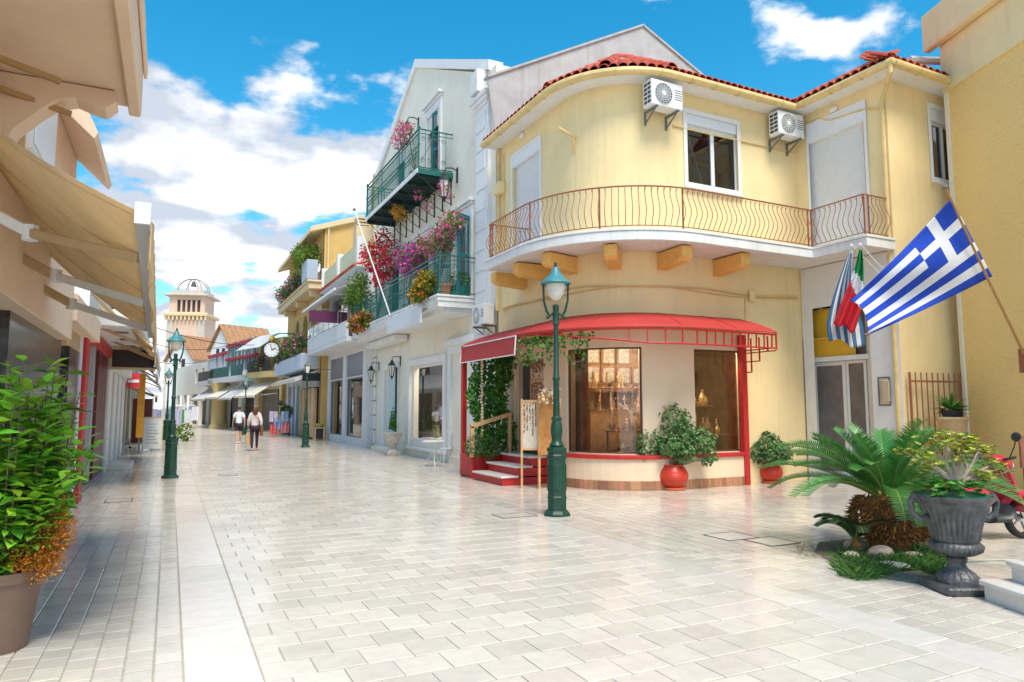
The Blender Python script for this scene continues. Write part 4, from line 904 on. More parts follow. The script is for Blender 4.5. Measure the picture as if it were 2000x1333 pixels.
# ================================================================ WHITE GABLED HOUSE WITH GREEN BALCONIES
M_cream = mat('cream render', (.83, .78, .66), .85, .05, 1.6, .08, 80, streak=.12)
M_trimw = mat('white stucco trim', (.80, .80, .80), .7, .04, 4, .05, 50, streak=.10)
M_teal = mat('teal painted wood', (.015, .16, .19), .5, .12, 10, .05, 40); M_rail = mat('green railing iron', (.01, .13, .105), .4, .15, 15)
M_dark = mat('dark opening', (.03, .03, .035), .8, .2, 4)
WX = 7.75; WP = Path([(WX, 29.1), (WX, 17.0)], out=-1); sY = lambda y: 29.1 - y
wh = root('white_gabled_house', (WX + 1, 23, 0), 'cream and white gabled house with two green iron balconies', 'house')
ops = []
def op(y0, y1, z0, z1): o = [sY(y1), sY(y0), z0, z1]; ops.append(o); return o
u1, u2 = op(21.15, 22.35, 9.08, 11.75), op(24.9, 26.1, 9.08, 11.75)
l1, l2, l3 = op(18.45, 19.85, 4.83, 7.3), op(22.0, 23.4, 4.83, 7.3), op(25.4, 26.8, 4.83, 7.3)
sw, dw = op(20.55, 23.95, .52, 3.15), op(25.55, 27.2, .10, 3.2)
wall(MB(), WP, 0, 11.2, ops, .3).build('front_wall', M_cream, wh)
gb = MB(); gb.prism([(WX, 29.1, 11.2), (WX, 17.0, 11.2), (WX, 17.4, 11.25), (WX, 23.7, 14.3), (WX, 28.9, 11.6)][::1], (.3, 0, 0)); gb.build('gable', M_cream, wh)
cp = MB(); cp.prism([(WX - .1, 17.0, 11.15), (WX - .1, 17.0, 11.45), (WX - .1, 23.7, 14.62), (WX - .1, 23.7, 14.28)], (.45, 0, 0)); cp.prism([(WX - .1, 23.7, 14.28), (WX - .1, 23.7, 14.62), (WX - .1, 29.2, 11.85), (WX - .1, 29.2, 11.5)], (.45, 0, 0)); cp.build('coping', M_trimw, wh)
MB().add([(WX, 17.0, 11.3), (WX, 23.7, 14.5), (16, 23.7, 14.5), (16, 17.0, 11.3), (WX, 29.1, 11.6), (16, 29.1, 11.6)], [(0, 3, 2, 1), (1, 2, 5, 4)]).build('roof', M_rtileI, wh)
MB().box(WX, 16, 16.7, 17.0, 0, 11.2).build('side_wall', M_cream, wh); MB().box(WX + .3, 16, 28.8, 29.1, 0, 11.6).build('side_wall', M_cream, wh)
MB().box(WX + 1.6, WX + 1.7, 17.2, 28.8, 0, 11).build('inner_wall', M_room, wh); MB().box(WX + .31, WX + 1.6, 17.2, 28.8, 4.2, 4.4).build('floor', M_room, wh); MB().box(WX + .31, WX + 1.6, 17.2, 28.8, 8.6, 8.8).build('floor', M_room, wh)
# corner pilaster with quoins
MB().box(WX - .10, WX, 17.02, 17.85, 0, 10.2).build('pilaster', M_trimw, wh)
for i in range(17): MB().box(WX - .125, WX - .102, 17.06 if i % 2 else 17.2, 17.83, .25 + i * .58, .25 + i * .58 + .53).build('quoin', M_trimw, wh, bevel=.01)
cp = MB(); cp.box(WX - .16, WX, 16.98, 17.9, 10.2, 10.3).box(WX - .22, WX, 16.93, 17.95, 10.3, 10.42).box(WX - .28, WX, 16.9, 18.0, 10.42, 10.55); cp.build('capital', M_trimw, wh, bevel=.01)
MB().box(WX - .35, WX - .002, 17.25, 17.75, 10.6, 11.25).build('meter_cabinet', M_slabw, wh, bevel=.01)
for i in range(7): MB().box(WX - .10, WX, 28.5, 29.08, .2 + i * .6, .2 + i * .6 + .54).build('quoin', M_trimw, wh, bevel=.01)
def surround(o, corn=True, wd=.2, z0=None):
    s0, s1, a, b = o; m = MB(); frame(m, WP, s0 - wd, s1 + wd, (a if z0 is None else z0), b + wd, wd, 0, .07, False); m.build('surround', M_trimw, wh, bevel=.01)
    if corn:
        c = MB(); band(c, WP, s0 - wd - .03, s1 + wd + .03, 0, .10, b + wd + .12, b + wd + .20); band(c, WP, s0 - wd - .08, s1 + wd + .08, 0, .18, b + wd + .20, b + wd + .30); band(c, WP, s0 - wd, s1 + wd, 0, .05, b + wd, b + wd + .12); c.build('cornice', M_trimw, wh, bevel=.01)
for o in (u1, u2, l1, l2, l3): surround(o)
surround(sw, False, .22, .30); surround(dw, False, .2)
band(MB(), WP, sw[0] - .3, sw[1] + .3, 0, .14, .22, .32).build('sill', M_trimw, wh, bevel=.01)
band(MB(), WP, 0, WP.len, 0, .06, 0, .20).build('plinth', M_cream, wh)
c = MB(); band(c, WP, sY(20.2), sY(18.0), 0, .16, 3.55, 3.75); band(c, WP, sY(20.1), sY(18.1), 0, .08, 3.3, 3.55); c.build('cornice', M_trimw, wh, bevel=.01)
for y_ in (18.05, 19.85): MB().box(WX - .07, WX, y_, y_ + .22, 0, 3.3).build('pilaster', M_trimw, wh)
def louvred(par, P0, du, w_, z0, z1, nm='shutter_leaf'):        # one louvred leaf as a part with its slats
    P0 = Vector(P0); du = Vector(du); n_ = Vector((du.y, -du.x, 0)); f = MB()
    for a, b in ((0, .07), (w_ - .07, w_)): f.obox(P0 + du * ((a + b) / 2) + Vector((0, 0, (z0 + z1) / 2 - P0.z)), du * (b - a) / 2, n_ * .02, Vector((0, 0, (z1 - z0) / 2)))
    for z in (z0 + .06, (z0 + z1) / 2, z1 - .06): f.obox(P0 + du * w_ / 2 + Vector((0, 0, z - P0.z)), du * (w_ / 2 - .07), n_ * .019, Vector((0, 0, .06)))
    o = f.build(nm, M_teal, par); s = MB(); z = z0 + .15
    while z < z1 - .13:
        if abs(z - (z0 + z1) / 2) > .09: s.obox(P0 + du * w_ / 2 + Vector((0, 0, z - P0.z)), du * (w_ / 2 - .07), n_ * .016 + Vector((0, 0, .012)), Vector((0, 0, .004)) )
        z += .055
    s_ = s.build('slats', M_teal, o); s_['kind'] = 'stuff'
for o, ang in ((u1, .35), (u2, .2), (l2, .15), (l3, .15)):
    y1, y0 = 29.1 - o[0], 29.1 - o[1]; w_ = (y1 - y0) / 2
    a = Vector((-math.sin(ang), math.cos(ang), 0)); louvred(wh, (WX + .12, y0 + .01, o[2]), a, w_ - .01, o[2] + .02, o[3] - .02)
    a = Vector((-math.sin(ang) * .3, -math.cos(ang * .3), 0)); louvred(wh, (WX + .12, y1 - .01, o[2]), a, w_ - .01, o[2] + .02, o[3] - .02)
louvred(wh, (WX - .03, 18.44, 4.85), (-.85, -.5, 0), .62, 4.85, 7.28); louvred(wh, (WX - .03, 19.86, 4.85), (-.75, .65, 0), .62, 4.85, 7.28)
fr = MB(); frame(fr, WP, l1[0] + .02, l1[1] - .02, l1[2], l1[3], .09, -.2, -.14); band(fr, WP, sY(19.2), sY(19.08), -.19, -.13, l1[2] + .09, l1[3] - .09); f_ = fr.build('balcony_door', M_alu, wh)
sheet(MB(), WP, l1[0] + .1, l1[1] - .1, -.17, l1[2] + .1, l1[3] - .1).build('pane', M_gdark, f_)
f_ = frame(MB(), WP, sw[0], sw[1], sw[2], sw[3], .09, -.16, -.08).build('shop_window_frame', M_alu, wh, bevel=.008); sheet(MB(), WP, sw[0] + .08, sw[1] - .08, -.12, sw[2] + .08, sw[3] - .08).build('shop_pane', M_glass, f_)
f_ = frame(MB(), WP, dw[0], dw[1], dw[2], dw[3], .1, -.16, -.08, False).build('shop_door', M_alu, wh, bevel=.008); sheet(MB(), WP, dw[0] + .1, dw[1] - .1, -.12, dw[2] + .02, dw[3] - .1).build('pane', mat('pale blue panel', (.55, .66, .72), .3, .05), f_)
MB().box(WX - .5, WX, 25.3, 27.4, .002, .16).build('door_step', M_tread, wh, bevel=.01)
MB().tube([(WX - .09, 25.42, .05), (WX - .09, 25.42, 3.2)], .05, 8).build('green_pipe', M_green, wh, smooth=True)
# balconies
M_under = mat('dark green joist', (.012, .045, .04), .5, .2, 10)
bmesh_g = MB(); bmesh_g.tube([(0, 0, 0), (0, 0, 1.0)], .0095, 5).tube([(0, 0, .42), (.018, 0, .47), (0, 0, .52), (-.018, 0, .47), (0, 0, .42)], .006, 4, False).box(-.014, .014, -.014, .014, .60, .64).box(-.014, .014, -.014, .014, .34, .38)
def scroll(m, c, r, du, s=1, turns=1.4, w_=.008):
    m.tube([Vector(c) + Vector(du) * (s * (r * (1 - .62 * i / 16)) * math.cos(turns * 6.283 * i / 16)) + Vector((0, 0, (r * (1 - .62 * i / 16)) * math.sin(turns * 6.283 * i / 16))) for i in range(17)], w_, 4)
def railing(par, x, y0, y1, z0, z1, ends=True, xw=WX):
    hgt = z1 - z0; me = mesh_only(bmesh_g, 'baluster', M_rail)
    for (z, w_, nm) in ((z1, .05, 'top_rail'), (z0 + .08, .03, 'bottom_rail'), (z1 - .13, .025, 'middle_rail')): MB().bar((x, y0, z), (x, y1, z), w_, .03).build(nm, M_rail, par)
    y = y0 + .1; n = 0
    while y < y1 - .04:
        o = kid('baluster', me, par, Vector((x, y, z0 + .08)) - par.location); o.scale = (1, 1, hgt - .2); y += .112; n += 1
    for yy in [y0, y1] + [y0 + (y1 - y0) * i / 3 for i in (1, 2)]:
        m = MB(); m.tube([(x, yy, z0), (x, yy, z1 + .02)], .03 if yy in (y0, y1) else .016, 8)
        if yy in (y0, y1): m.sphere((x, yy, z1 + .06), .045, 8, 6).lathe([(.045, 0), (.045, .12), (.03, .16)], (x, yy, z0), 8).lathe([(.045, 0), (.045, .05)], (x, yy, z0 + hgt * .6), 8)
        m.build('post', M_rail, par)
    if ends:
        for yy in (y0, y1):
            m = MB(); m.bar((x, yy, z1), (xw, yy, z1), .04, .03).bar((x, yy, z0 + .08), (xw, yy, z0 + .08), .03, .03).bar((x, yy, z1 - .13), (xw, yy, z1 - .13), .02, .02)
            for i in range(1, 5):
                xx = x + (xw - x) * i / 5; m.tube([(xx, yy, z0 + .08), (xx, yy, z1)], .011, 5)
            for i in range(4):
                xc = x + (xw - x) * (i + .5) / 5; scroll(m, (xc + .02, yy, z0 + .32), .085, (1, 0, 0), 1 if i % 2 else -1); scroll(m, (xc + .02, yy, z1 - .30), .085, (1, 0, 0), -1 if i % 2 else 1)
            m.bar((x + .05, yy, z0 + .2), (x + (xw - x) * .45, yy, z1 - .2), .014, .014).build('end_panel', M_rail, par)
BX, BY0, BY1 = 6.62, 20.0, 26.3
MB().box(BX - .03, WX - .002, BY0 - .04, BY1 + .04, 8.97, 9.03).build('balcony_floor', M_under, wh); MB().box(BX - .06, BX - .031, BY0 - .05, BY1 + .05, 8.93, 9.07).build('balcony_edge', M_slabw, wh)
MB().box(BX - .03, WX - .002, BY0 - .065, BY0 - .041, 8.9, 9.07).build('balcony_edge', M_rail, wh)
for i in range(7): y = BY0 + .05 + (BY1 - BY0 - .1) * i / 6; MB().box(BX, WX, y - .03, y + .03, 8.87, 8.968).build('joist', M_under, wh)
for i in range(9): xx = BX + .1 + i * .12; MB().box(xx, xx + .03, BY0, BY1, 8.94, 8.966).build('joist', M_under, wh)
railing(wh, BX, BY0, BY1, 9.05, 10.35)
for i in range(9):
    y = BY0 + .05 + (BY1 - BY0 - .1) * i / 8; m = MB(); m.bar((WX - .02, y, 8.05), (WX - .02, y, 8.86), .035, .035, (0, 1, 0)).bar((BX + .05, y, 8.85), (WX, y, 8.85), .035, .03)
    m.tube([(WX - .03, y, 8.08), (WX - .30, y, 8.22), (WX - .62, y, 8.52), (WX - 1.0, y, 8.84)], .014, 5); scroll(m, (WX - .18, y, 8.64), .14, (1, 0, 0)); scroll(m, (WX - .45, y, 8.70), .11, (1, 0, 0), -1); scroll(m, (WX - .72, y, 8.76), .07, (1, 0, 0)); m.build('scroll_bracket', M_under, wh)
LX, LY0, LY1 = 6.62, 18.1, 28.2
MB().box(LX, WX - .002, LY0, LY1, 4.50, 4.78).build('balcony_slab', M_slabw, wh); c = MB(); c.box(LX - .06, WX - .002, LY0 - .06, LY1 + .06, 4.781, 4.84).box(LX - .03, WX - .002, LY0 - .03, LY1 + .03, 4.66, 4.78); c.build('balcony_moulding', M_slabw, wh, bevel=.012)
MB().box(LX + .2, WX - .002, LY0 + .1, LY1, 4.36, 4.499).build('balcony_soffit', M_slabw, wh); railing(wh, LX + .06, LY0 + .04, LY1 - .04, 4.84, 5.98)
MB().box(WX - .55, WX - .05, 24.2, 28.2, 4.1, 4.34).build('awning_cassette', M_slabw, wh, bevel=.03)
MB().tube([(WX - .08, 28.75, 4.3), (WX - .08, 28.75, .1)], .06, 8).build('downpipe', mat('pinkish pipe', (.62, .50, .42), .6, .1), wh, smooth=True)
# blank sign board, flag pole
sg = root('blank_sign_board', (6.45, 18.9, 4.3), 'blank pale grey sign board under the lower green balcony', 'sign')
MB().box(6.4, 6.46, 19.0, 22.4, 4.12, 4.58).build('panel', mat('pale grey sign', (.70, .70, .72), .5, .03), sg); 
for y in (19.4, 22.0): MB().bar((6.43, y, 4.58), (6.60, y, 4.75), .02, .02).build('hanger', M_slabw, sg)
MB().box(6.40, 6.60, 19.0, 22.4, 4.585, 4.60).build('top_plate', M_slabw, sg)
fp = root('bare_flag_pole', (6.5, 24, 5), 'bare white flag pole slanting out from the lower green balcony', 'flag pole')
a = at_x(762, 616, 6.5); b = at_x(692, 410, 5.55); MB().tube([a, b], .026, 8).build('pole', mat('pole white', (.74, .76, .78), .4, .05), fp, smooth=True); MB().sphere(b, .06, 8, 6).build('cap', M_grey, fp)
cl = a.lerp(b, .30); MB().tube([cl, Vector((6.66, cl.y, cl.z))], .02, 6).build('clamp', M_rail, fp)
# wall lanterns
M_blk = mat('black iron', (.025, .03, .028), .45, .2, 20)
def lantern(y, z, label, x=WX, sc=1.0):
    r_ = root('wall_lantern', (0, 0, 0), label, 'lantern', 'black wall lanterns'); m = MB(); m.box(-.02, 0, -.03, .03, .12, .42); m.tube([(0, 0, .36), (-.12, 0, .40), (-.24, 0, .38), (-.27, 0, .30)], .012, 6); m.build('bracket', M_blk, r_)
    MB().lathe([(.055, -.2), (.10, .12)], (-.27, 0, 0), 6).build('glass', M_frost, r_); f = MB()
    for i in range(6): a = R(60 * i); f.tube([(-.27 + .058 * math.cos(a), .058 * math.sin(a), -.2), (-.27 + .104 * math.cos(a), .104 * math.sin(a), .12)], .008, 4)
    f.lathe([(.065, -.22), (.065, -.195)], (-.27, 0, 0), 6).lathe([(.03, -.26), (.01, -.3), (.03, -.22)], (-.27, 0, 0), 6); f.build('frame', M_blk, r_)
    MB().lathe([(.125, .12), (.12, .14), (.07, .19), (.05, .22), (.055, .24), (.02, .28), (.005, .32)], (-.27, 0, 0), 6).build('cap', M_blk, r_); r_.location = (x, y, z); r_.scale = (sc, sc, sc)
lantern(23.45, 11.6, 'black lantern high on the gable beside the teal shutters', sc=1.6); lantern(19.55, 8.45, 'black lantern at the right end under the upper balcony', sc=1.6)
lantern(27.4, 7.0, 'black lantern among the red bougainvillea on the lower balcony', sc=1.5); lantern(28.2, 3.05, 'black lantern left of the pale shop door', sc=1.25); lantern(25.2, 3.1, 'black lantern between pale door and bag shop window', sc=1.25)
# flowers on the balconies
M_lf = mat('light leaf', (.16, .27, .03), .5, .15, 8, rnd=.45, trans=.3, hue=.03)
def blossom(name, pts, rads, cols, label, nl=900, pot=None, lf=.11, nf=None):
    base = Vector(pot) if pot else Vector(pts[0]); r_ = root(name, base, label, 'flowering plant' if cols else 'plant', 'plants on the green balconies'); q = random.Random(len(label) + int(base.y * 10))
    if pot:
        MB().lathe([(.14, 0), (.20, .28), (.22, .28), (.22, .33), (.17, .33), (.16, .28)], base, 14).build('pot', mat('terracotta', (.50, .20, .11), .7, .1, 10), r_, smooth=True)
        m = MB()
        for p, r in zip(pts, rads):
            for k in range(3): b = base + Vector((0, 0, .3)); m.tube([b, b.lerp(p, .5) + rv(q) * .12, Vector(p) + rv(q) * r * .5], [.014, .01, .004], 5)
        m.build('stems', M_stem, r_)
    foliage(MB(), list(zip(pts, rads)), nl, lf, lf * .6, 3 + len(label), .2).build('leaves', M_lf, r_)
    for i, (cn, c) in enumerate(cols):
        f = MB(); foliage(f, [(Vector(p) + Vector((-.05, 0, -.02)), r * 1.04) for p, r in zip(pts, rads)], nf or int(nl * .9), lf * .85, lf * .8, 50 + i + len(label), .35); f.build('blossom', mat(cn, c, .55, .1, 8, rnd=.35, trans=.25, hue=.015), r_)
RED, MAG, PNK, ORG = ('crimson petal', (.75, .015, .09)), ('magenta petal', (.66, .05, .46)), ('pink petal', (.80, .15, .36)), ('orange petal', (.75, .30, .03))
ax = lambda x, y, X: at_x(x, y, X)
blossom('bougainvillea', [ax(735, 505, 7.0), ax(750, 525, 7.0), ax(725, 490, 7.0), ax(765, 495, 7.1), ax(752, 470, 7.2), ax(745, 545, 6.9)], [.55, .45, .4, .4, .4, .3], [RED], 'crimson bougainvillea spreading over the left end of the lower balcony', 420, (7.2, 26.6, 4.84), .13, 1100)
blossom('bougainvillea', [ax(800, 500, 7.0), ax(820, 490, 7.0), ax(812, 520, 6.95), ax(795, 520, 6.9)], [.45, .42, .4, .3], [MAG], 'purple bougainvillea in the middle of the lower balcony', 700, (7.2, 22.6, 4.84), .12, 650)
blossom('bougainvillea', [ax(880, 440, 7.1), ax(868, 462, 7.1), ax(890, 430, 7.1), ax(860, 480, 7.1), ax(838, 478, 7.1)], [.42, .42, .3, .4, .4], [PNK], 'pink bougainvillea climbing beside the open balcony door', 950, (7.2, 19.9, 4.84), .11, 430)
blossom('trailing_plant', [ax(828, 565, 6.5), ax(835, 548, 6.5), ax(818, 575, 6.5)], [.34, .30, .25], [ORG], 'orange tinged trailing plant over the lower green railing', 900, (6.8, 20.2, 4.84), .12, 300)
blossom('trailing_plant', [ax(700, 632, 6.45), ax(712, 625, 6.45)], [.34, .32], [('rusty tips', (.50, .17, .06))], 'rust coloured fern hanging from the far corner of the lower balcony', 420, None, .16, 420)
blossom('balcony_shrub', [ax(693, 575, 6.7), ax(702, 552, 6.7), ax(690, 590, 6.7), ax(710, 585, 6.7)], [.5, .42, .4, .4], [], 'light green shrub at the far end of the lower balcony', 1100, (6.95, 27.9, 4.84), .14)
blossom('hanging_flowers', [ax(792, 255, 6.75), ax(783, 275, 6.75), ax(800, 250, 6.8)], [.30, .28, .2], [PNK], 'pink flowers at the upper balcony railing', 160, (6.95, 21.2, 9.05), .10, 260)
blossom('hanging_flowers', [ax(787, 420, 6.9), ax(778, 412, 6.9)], [.22, .22], [ORG], 'cluster of orange blossom hanging below the upper balcony', 120, None, .10, 200)
blossom('hanging_flowers', [ax(820, 380, 7.1), ax(868, 365, 7.3), ax(838, 405, 7.2), ax(880, 378, 7.3)], [.16, .16, .15, .13], [PNK], 'pink blossom threaded through the scroll brackets', 60, None, .09, 120)
for (y, z, w_, lab) in ((19.2, 4.84, .22, 'terracotta pot behind the lower balcony end panel'),): 
    o = MB().lathe([(.14, 0), (.21, .3), (.23, .3), (.23, .36), (.18, .36)], (0, 0, 0), 16).build('flower_pot', mat('terracotta', (.5, .2, .11), .7, .1), None, smooth=True); o.location = (6.95, 18.45, 4.841); tag(o, lab, 'pot')
bx = root('green_planter', (7.35, 18.4, 4.84), 'green oval planter behind the lower balcony end panel', 'planter'); m = MB(); m.lathe([(.24, 0), (.30, .28), (.32, .30), (.27, .30)], (7.38, 18.42, 4.841), 16); m.build('tub', mat('green plastic', (.01, .20, .15), .35, .05), bx, smooth=True); foliage(MB(), [((7.38, 18.42, 5.3), .28)], 220, .12, .06, 9).build('leaves', M_lf, bx)
# bag shop display, stone pot, cafe table
M_bagw = mat('cream canvas', (.70, .66, .56), .8, .08, 12); 
def bag(p, w_, h_, m_, lab):
    r_ = root('handbag', p, lab, 'handbag'); x, y, z = p; m = MB(); m.prism([(x, y - w_ / 2, z), (x, y + w_ / 2, z), (x, y + w_ * .44, z + h_), (x, y - w_ * .44, z + h_)], (.14, 0, 0)); m.build('body', m_, r_, bevel=.02)
    MB().tube([(x + .07, y + w_ * .25 * math.cos(a), z + h_ + .16 * math.sin(a)) for a in [R(i * 15) for i in range(13)]], .012, 5).build('strap', m_, r_)
sh1 = root('shop_plinth', (8.3, 22.2, .45), 'low white display plinth inside the bag shop window', 'plinth'); MB().box(8.1, 8.9, 20.7, 23.8, .42, .62).build('block', M_trimw, sh1)
sh2 = root('shop_shelf', (8.9, 22.2, 1.3), 'white display shelf at the back of the bag shop window', 'shelf'); MB().box(8.75, 9.25, 20.9, 23.6, 1.25, 1.32).build('board', M_trimw, sh2); MB().box(9.18, 9.22, 20.9, 23.6, .42, 1.25).build('back', M_trimw, sh2)
bag((8.8, 22.7, 1.32), .55, .42, M_bagw, 'cream canvas handbag on the upper shelf of the bag shop'); bag((8.3, 21.9, .62), .42, .5, mat('flower print', (.35, .20, .30), .7, .6, 25), 'flower print bag on the low plinth'); bag((8.8, 21.4, 1.32), .4, .4, mat('teal leather', (.10, .30, .32), .5, .1), 'teal bag on the upper shelf of the bag shop'); bag((8.35, 23.1, .62), .4, .45, mat('olive leather', (.2, .22, .08), .5, .1), 'olive bag on the low plinth')
for y in (21.2, 22.4):
    lt = root('ceiling_spot', (8.5, y, 4.15), 'lit ceiling spot over the bag shop window', 'spotlight', 'lit spots over the bag shop window'); MB().lathe([(.06, -.04), (.07, 0)], (8.5, y, 4.18), 12).build('lamp', emit('warm lamp', (1, .8, .5), 12), lt)
    pl = bpy.data.lights.new('spot_glow', 'POINT'); pl.energy = 70; pl.color = (1, .85, .65); pl.shadow_soft_size = .3; po_ = bpy.data.objects.new('glow', pl); COL.objects.link(po_); po_.parent = lt; po_.location = (0, 0, -.3)
M_cstone = mat('cast stone', (.55, .52, .46), .8, .25, 14, .3, 40, dirt=.25)
p = at_z(766, 889); sp_ = root('stone_pot', (p.x, p.y, 0), 'weathered carved stone pot with a small conifer by the pale door', 'planter'); b = MB(); b.box(p.x - .24, p.x + .24, p.y - .24, p.y + .24, 0, .12); b.build('plinth', M_cstone, sp_, bevel=.01)
MB().lathe([(.18, .12), (.12, .2), (.12, .26), (.2, .34), (.27, .55), (.33, .74), (.36, .76), (.36, .8), (.28, .8), (.26, .72)], (p.x, p.y, 0), 20).build('pot', M_cstone, sp_, smooth=True)
foliage(MB(), [((p.x, p.y, .98 + i * .13), .14 - i * .022) for i in range(6)], 1100, .06, .025, 4, .3, -.6).build('conifer', mat('conifer', (.06, .22, .03), .6, .15, 8, rnd=.35), sp_)
M_wire = mat('white wire', (.76, .77, .78), .4, .05)
p = at_z(846, 912); tb = root('cafe_table', (p.x, p.y, 0), 'round white wire cafe table in front of the bag shop', 'table'); m = MB()
m.lathe([(.32, .70), (.33, .71), (.33, .725), (.31, .73)], (p.x, p.y, 0), 24); m.build('table_top', M_wire, tb)
for i in range(3):
    a = R(120 * i + 20); MB().tube([(p.x + .30 * math.cos(a), p.y + .30 * math.sin(a), 0), (p.x + .05 * math.cos(a), p.y + .05 * math.sin(a), .36), (p.x + .24 * math.cos(a), p.y + .24 * math.sin(a), .70)], .011, 5).build('leg', M_wire, tb)
p = at_z(872, 905); ch = root('cafe_chair', (p.x, p.y, 0), 'white wire cafe chair with a cloth over its back', 'chair'); MB().lathe([(.20, .43), (.20, .45)], (p.x, p.y, 0), 18).build('seat', M_wire, ch)
for i in range(4): a = R(90 * i + 45); MB().tube([(p.x + .22 * math.cos(a), p.y + .22 * math.sin(a), 0), (p.x + .14 * math.cos(a), p.y + .14 * math.sin(a), .44)], .010, 5).build('leg', M_wire, ch)
MB().tube([(p.x + .15, p.y + .2 * math.cos(a), .44 + .46 * math.sin(a)) for a in [R(i * 15) for i in range(13)]], .011, 5).build('backrest', M_wire, ch)
MB().grid(lambda u, v: Vector((p.x + .14 + .04 * math.sin(u * 9), p.y - .16 + .32 * u, .90 - .42 * v + .02 * math.sin(u * 7))), 10, 6).build('cloth', mat('patterned cloth', (.58, .54, .48), .85, .35, 40), ch, solid=.008)
# grey rendered gable behind the yellow roof
M_conc = mat('weathered grey render', (.46, .46, .45), .9, .14, 1.8, .12, 50, streak=.45)
gy = 16.66; pl_ = [at_y(952, 152, gy), at_y(1255, 52, gy), at_y(1372, 150, gy)]
cg = root('grey_gable_building', (11, 16.6, 0), 'weathered grey rendered gable wall rising behind the yellow building', 'building')
MB().prism([Vector((8.06, gy, 7)), pl_[0], pl_[1], pl_[2], Vector((pl_[2].x + .5, gy, pl_[2].z - .5)), Vector((pl_[2].x + .5, gy, 7))], (0, .035, 0)).build('gable_wall', M_conc, cg)
cpm = MB(); 
for a, b in ((pl_[0], pl_[1]), (pl_[1], pl_[2])): cpm.bar(a + Vector((0, .1, .03)), b + Vector((0, .1, .03)), .3, .06)
cpm.build('coping', M_conc, cg)
# ================================================================ FARTHER HOUSES ON THE RIGHT
M_off = mat('off white render', (.74, .74, .73), .8, .05, 2, .05, 60, streak=.15); M_ochre = mat('ochre render', (.62, .40, .13), .85, .07, 1.5, .08, 60, streak=.2); M_ochl = mat('light ochre trim', (.70, .55, .32), .8, .06, 2, streak=.15)
M_gpan = mat('grey fascia panel', (.20, .20, .23), .35, .06, 3); M_black = mat('black board', (.012, .012, .014), .4, .1)
GP = Path([(7.45, 37.2), (7.45, 29.1)], out=-1); gY = lambda y: 37.2 - y
gh = root('white_shop_house', (8, 33, 0), 'white shop building with grey fascias, wide slab and roof terrace', 'shop')
go = [[gY(36.6), gY(33.6), .35, 3.05], [gY(32.9), gY(29.7), .35, 3.05]]; gt = [[o[0], o[1], 3.1, 4.15] for o in go]; gu = [[gY(36.4), gY(33.8), 4.9, 7.2], [gY(32.8), gY(30.2), 4.9, 7.2]]
wall(MB(), GP, 0, 7.7, go + gt + gu, .3).build('front_wall', M_off, gh); MB().box(7.76, 15, 29.1, 29.35, 0, 7.7).build('side_wall', M_off, gh); MB().box(9.2, 9.3, 29.4, 37.1, 0, 7.6).build('inner_wall', M_room, gh); MB().box(7.75, 9.2, 29.4, 37.1, 4.2, 4.5).build('floor', M_off, gh); MB().box(7.46, 15, 29.1, 37.2, 7.5, 7.7).build('roof_deck', M_off, gh)
for o in gt: band(MB(), GP, o[0], o[1], -.1, -.05, o[2], o[3]).build('fascia_panel', M_gpan, gh)
for o in go:
    f_ = frame(MB(), GP, o[0], o[1], o[2], o[3], .06, -.16, -.08).build('shop_window_frame', M_gpan, gh); sheet(MB(), GP, o[0] + .06, o[1] - .06, -.12, o[2] + .06, o[3] - .06).build('shop_pane', M_glass, f_)
band(MB(), GP, go[0][0] + 1.5, go[0][0] + 1.62, -.17, -.07, .36, 3.04).build('door_post', M_black, gh)
for i in range(7):
    for y in (33.25, 29.4): MB().box(7.436, 7.449, y - .27, y + .27, .1 + i * .6, .1 + i * .6 + .585).build('facing_tile', M_off, gh)
for o in gu: sheet(MB(), GP, o[0], o[1], -.15, o[2], o[3]).build('pane', M_gdark, gh)
MB().box(6.4, 7.44, 28.4, 37.3, 4.42, 4.62).build('slab', M_slabw, gh); MB().box(6.38, 6.5, 28.4, 37.3, 4.62, 5.25).build('parapet', M_off, gh, bevel=.01)
m = MB(); m.bar((6.44, 28.4, 5.85), (6.44, 37.3, 5.85), .04, .04)
for i in range(8): m.bar((6.44, 28.4 + i * 1.27, 5.25), (6.44, 28.4 + i * 1.27, 5.85), .03, .03, (0, 1, 0))
m.build('handrail', mat('olive metal', (.20, .24, .13), .4, .1), gh)
for i in range(7): MB().box(6.432, 6.442, 28.45 + i * 1.27, 28.45 + i * 1.27 + 1.2, 5.3, 5.8).build('rail_pane', glass('olive glass', (.45, .52, .38)), gh)
MB().box(6.9, 7.8, 29.0, 37.2, 7.705, 7.78).build('eaves', M_off, gh)
tmr = mesh_only(barrel(.10, .09, .45, .34), 'eaves_tile', M_rtile, True, 50)
for i in range(36): kid('eaves_tile', tmr, gh, Vector((6.75, 29.1 + i * .228, 7.72)) - gh.location, 0)
for y in (29.3, 33.2, 37.0): MB().box(6.95, 7.25, y - .15, y + .15, 7.9, 9.05).build('terrace_pillar', M_off, gh, bevel=.01)
M_pale = mat('pale green panel', (.58, .60, .40), .6, .06, 3)
for a, b in ((29.45, 33.05), (33.35, 36.85)):
    MB().bar((7.1, a, 8.82), (7.1, b, 8.82), .05, .06).build('terrace_rail', M_ochl, gh); n = 12
    for i in range(n): MB().box(7.07, 7.10, a + (b - a) * i / n, a + (b - a) * (i + .9) / n, 7.95, 8.78).build('terrace_slat', M_pale, gh)
chm = lambda par, x, y, z0, z1, w_: (MB().box(x - w_, x + w_, y - w_, y + w_, z0, z1).build('chimney', M_ochl, par, bevel=.01), [MB().box(x - w_ * .9, x + w_ * .9, y - w_ * .9, y + w_ * .9, z1 + .06 + k * .16, z1 + .14 + k * .16).build('chimney_cap', M_ochl, par) for k in range(3)])
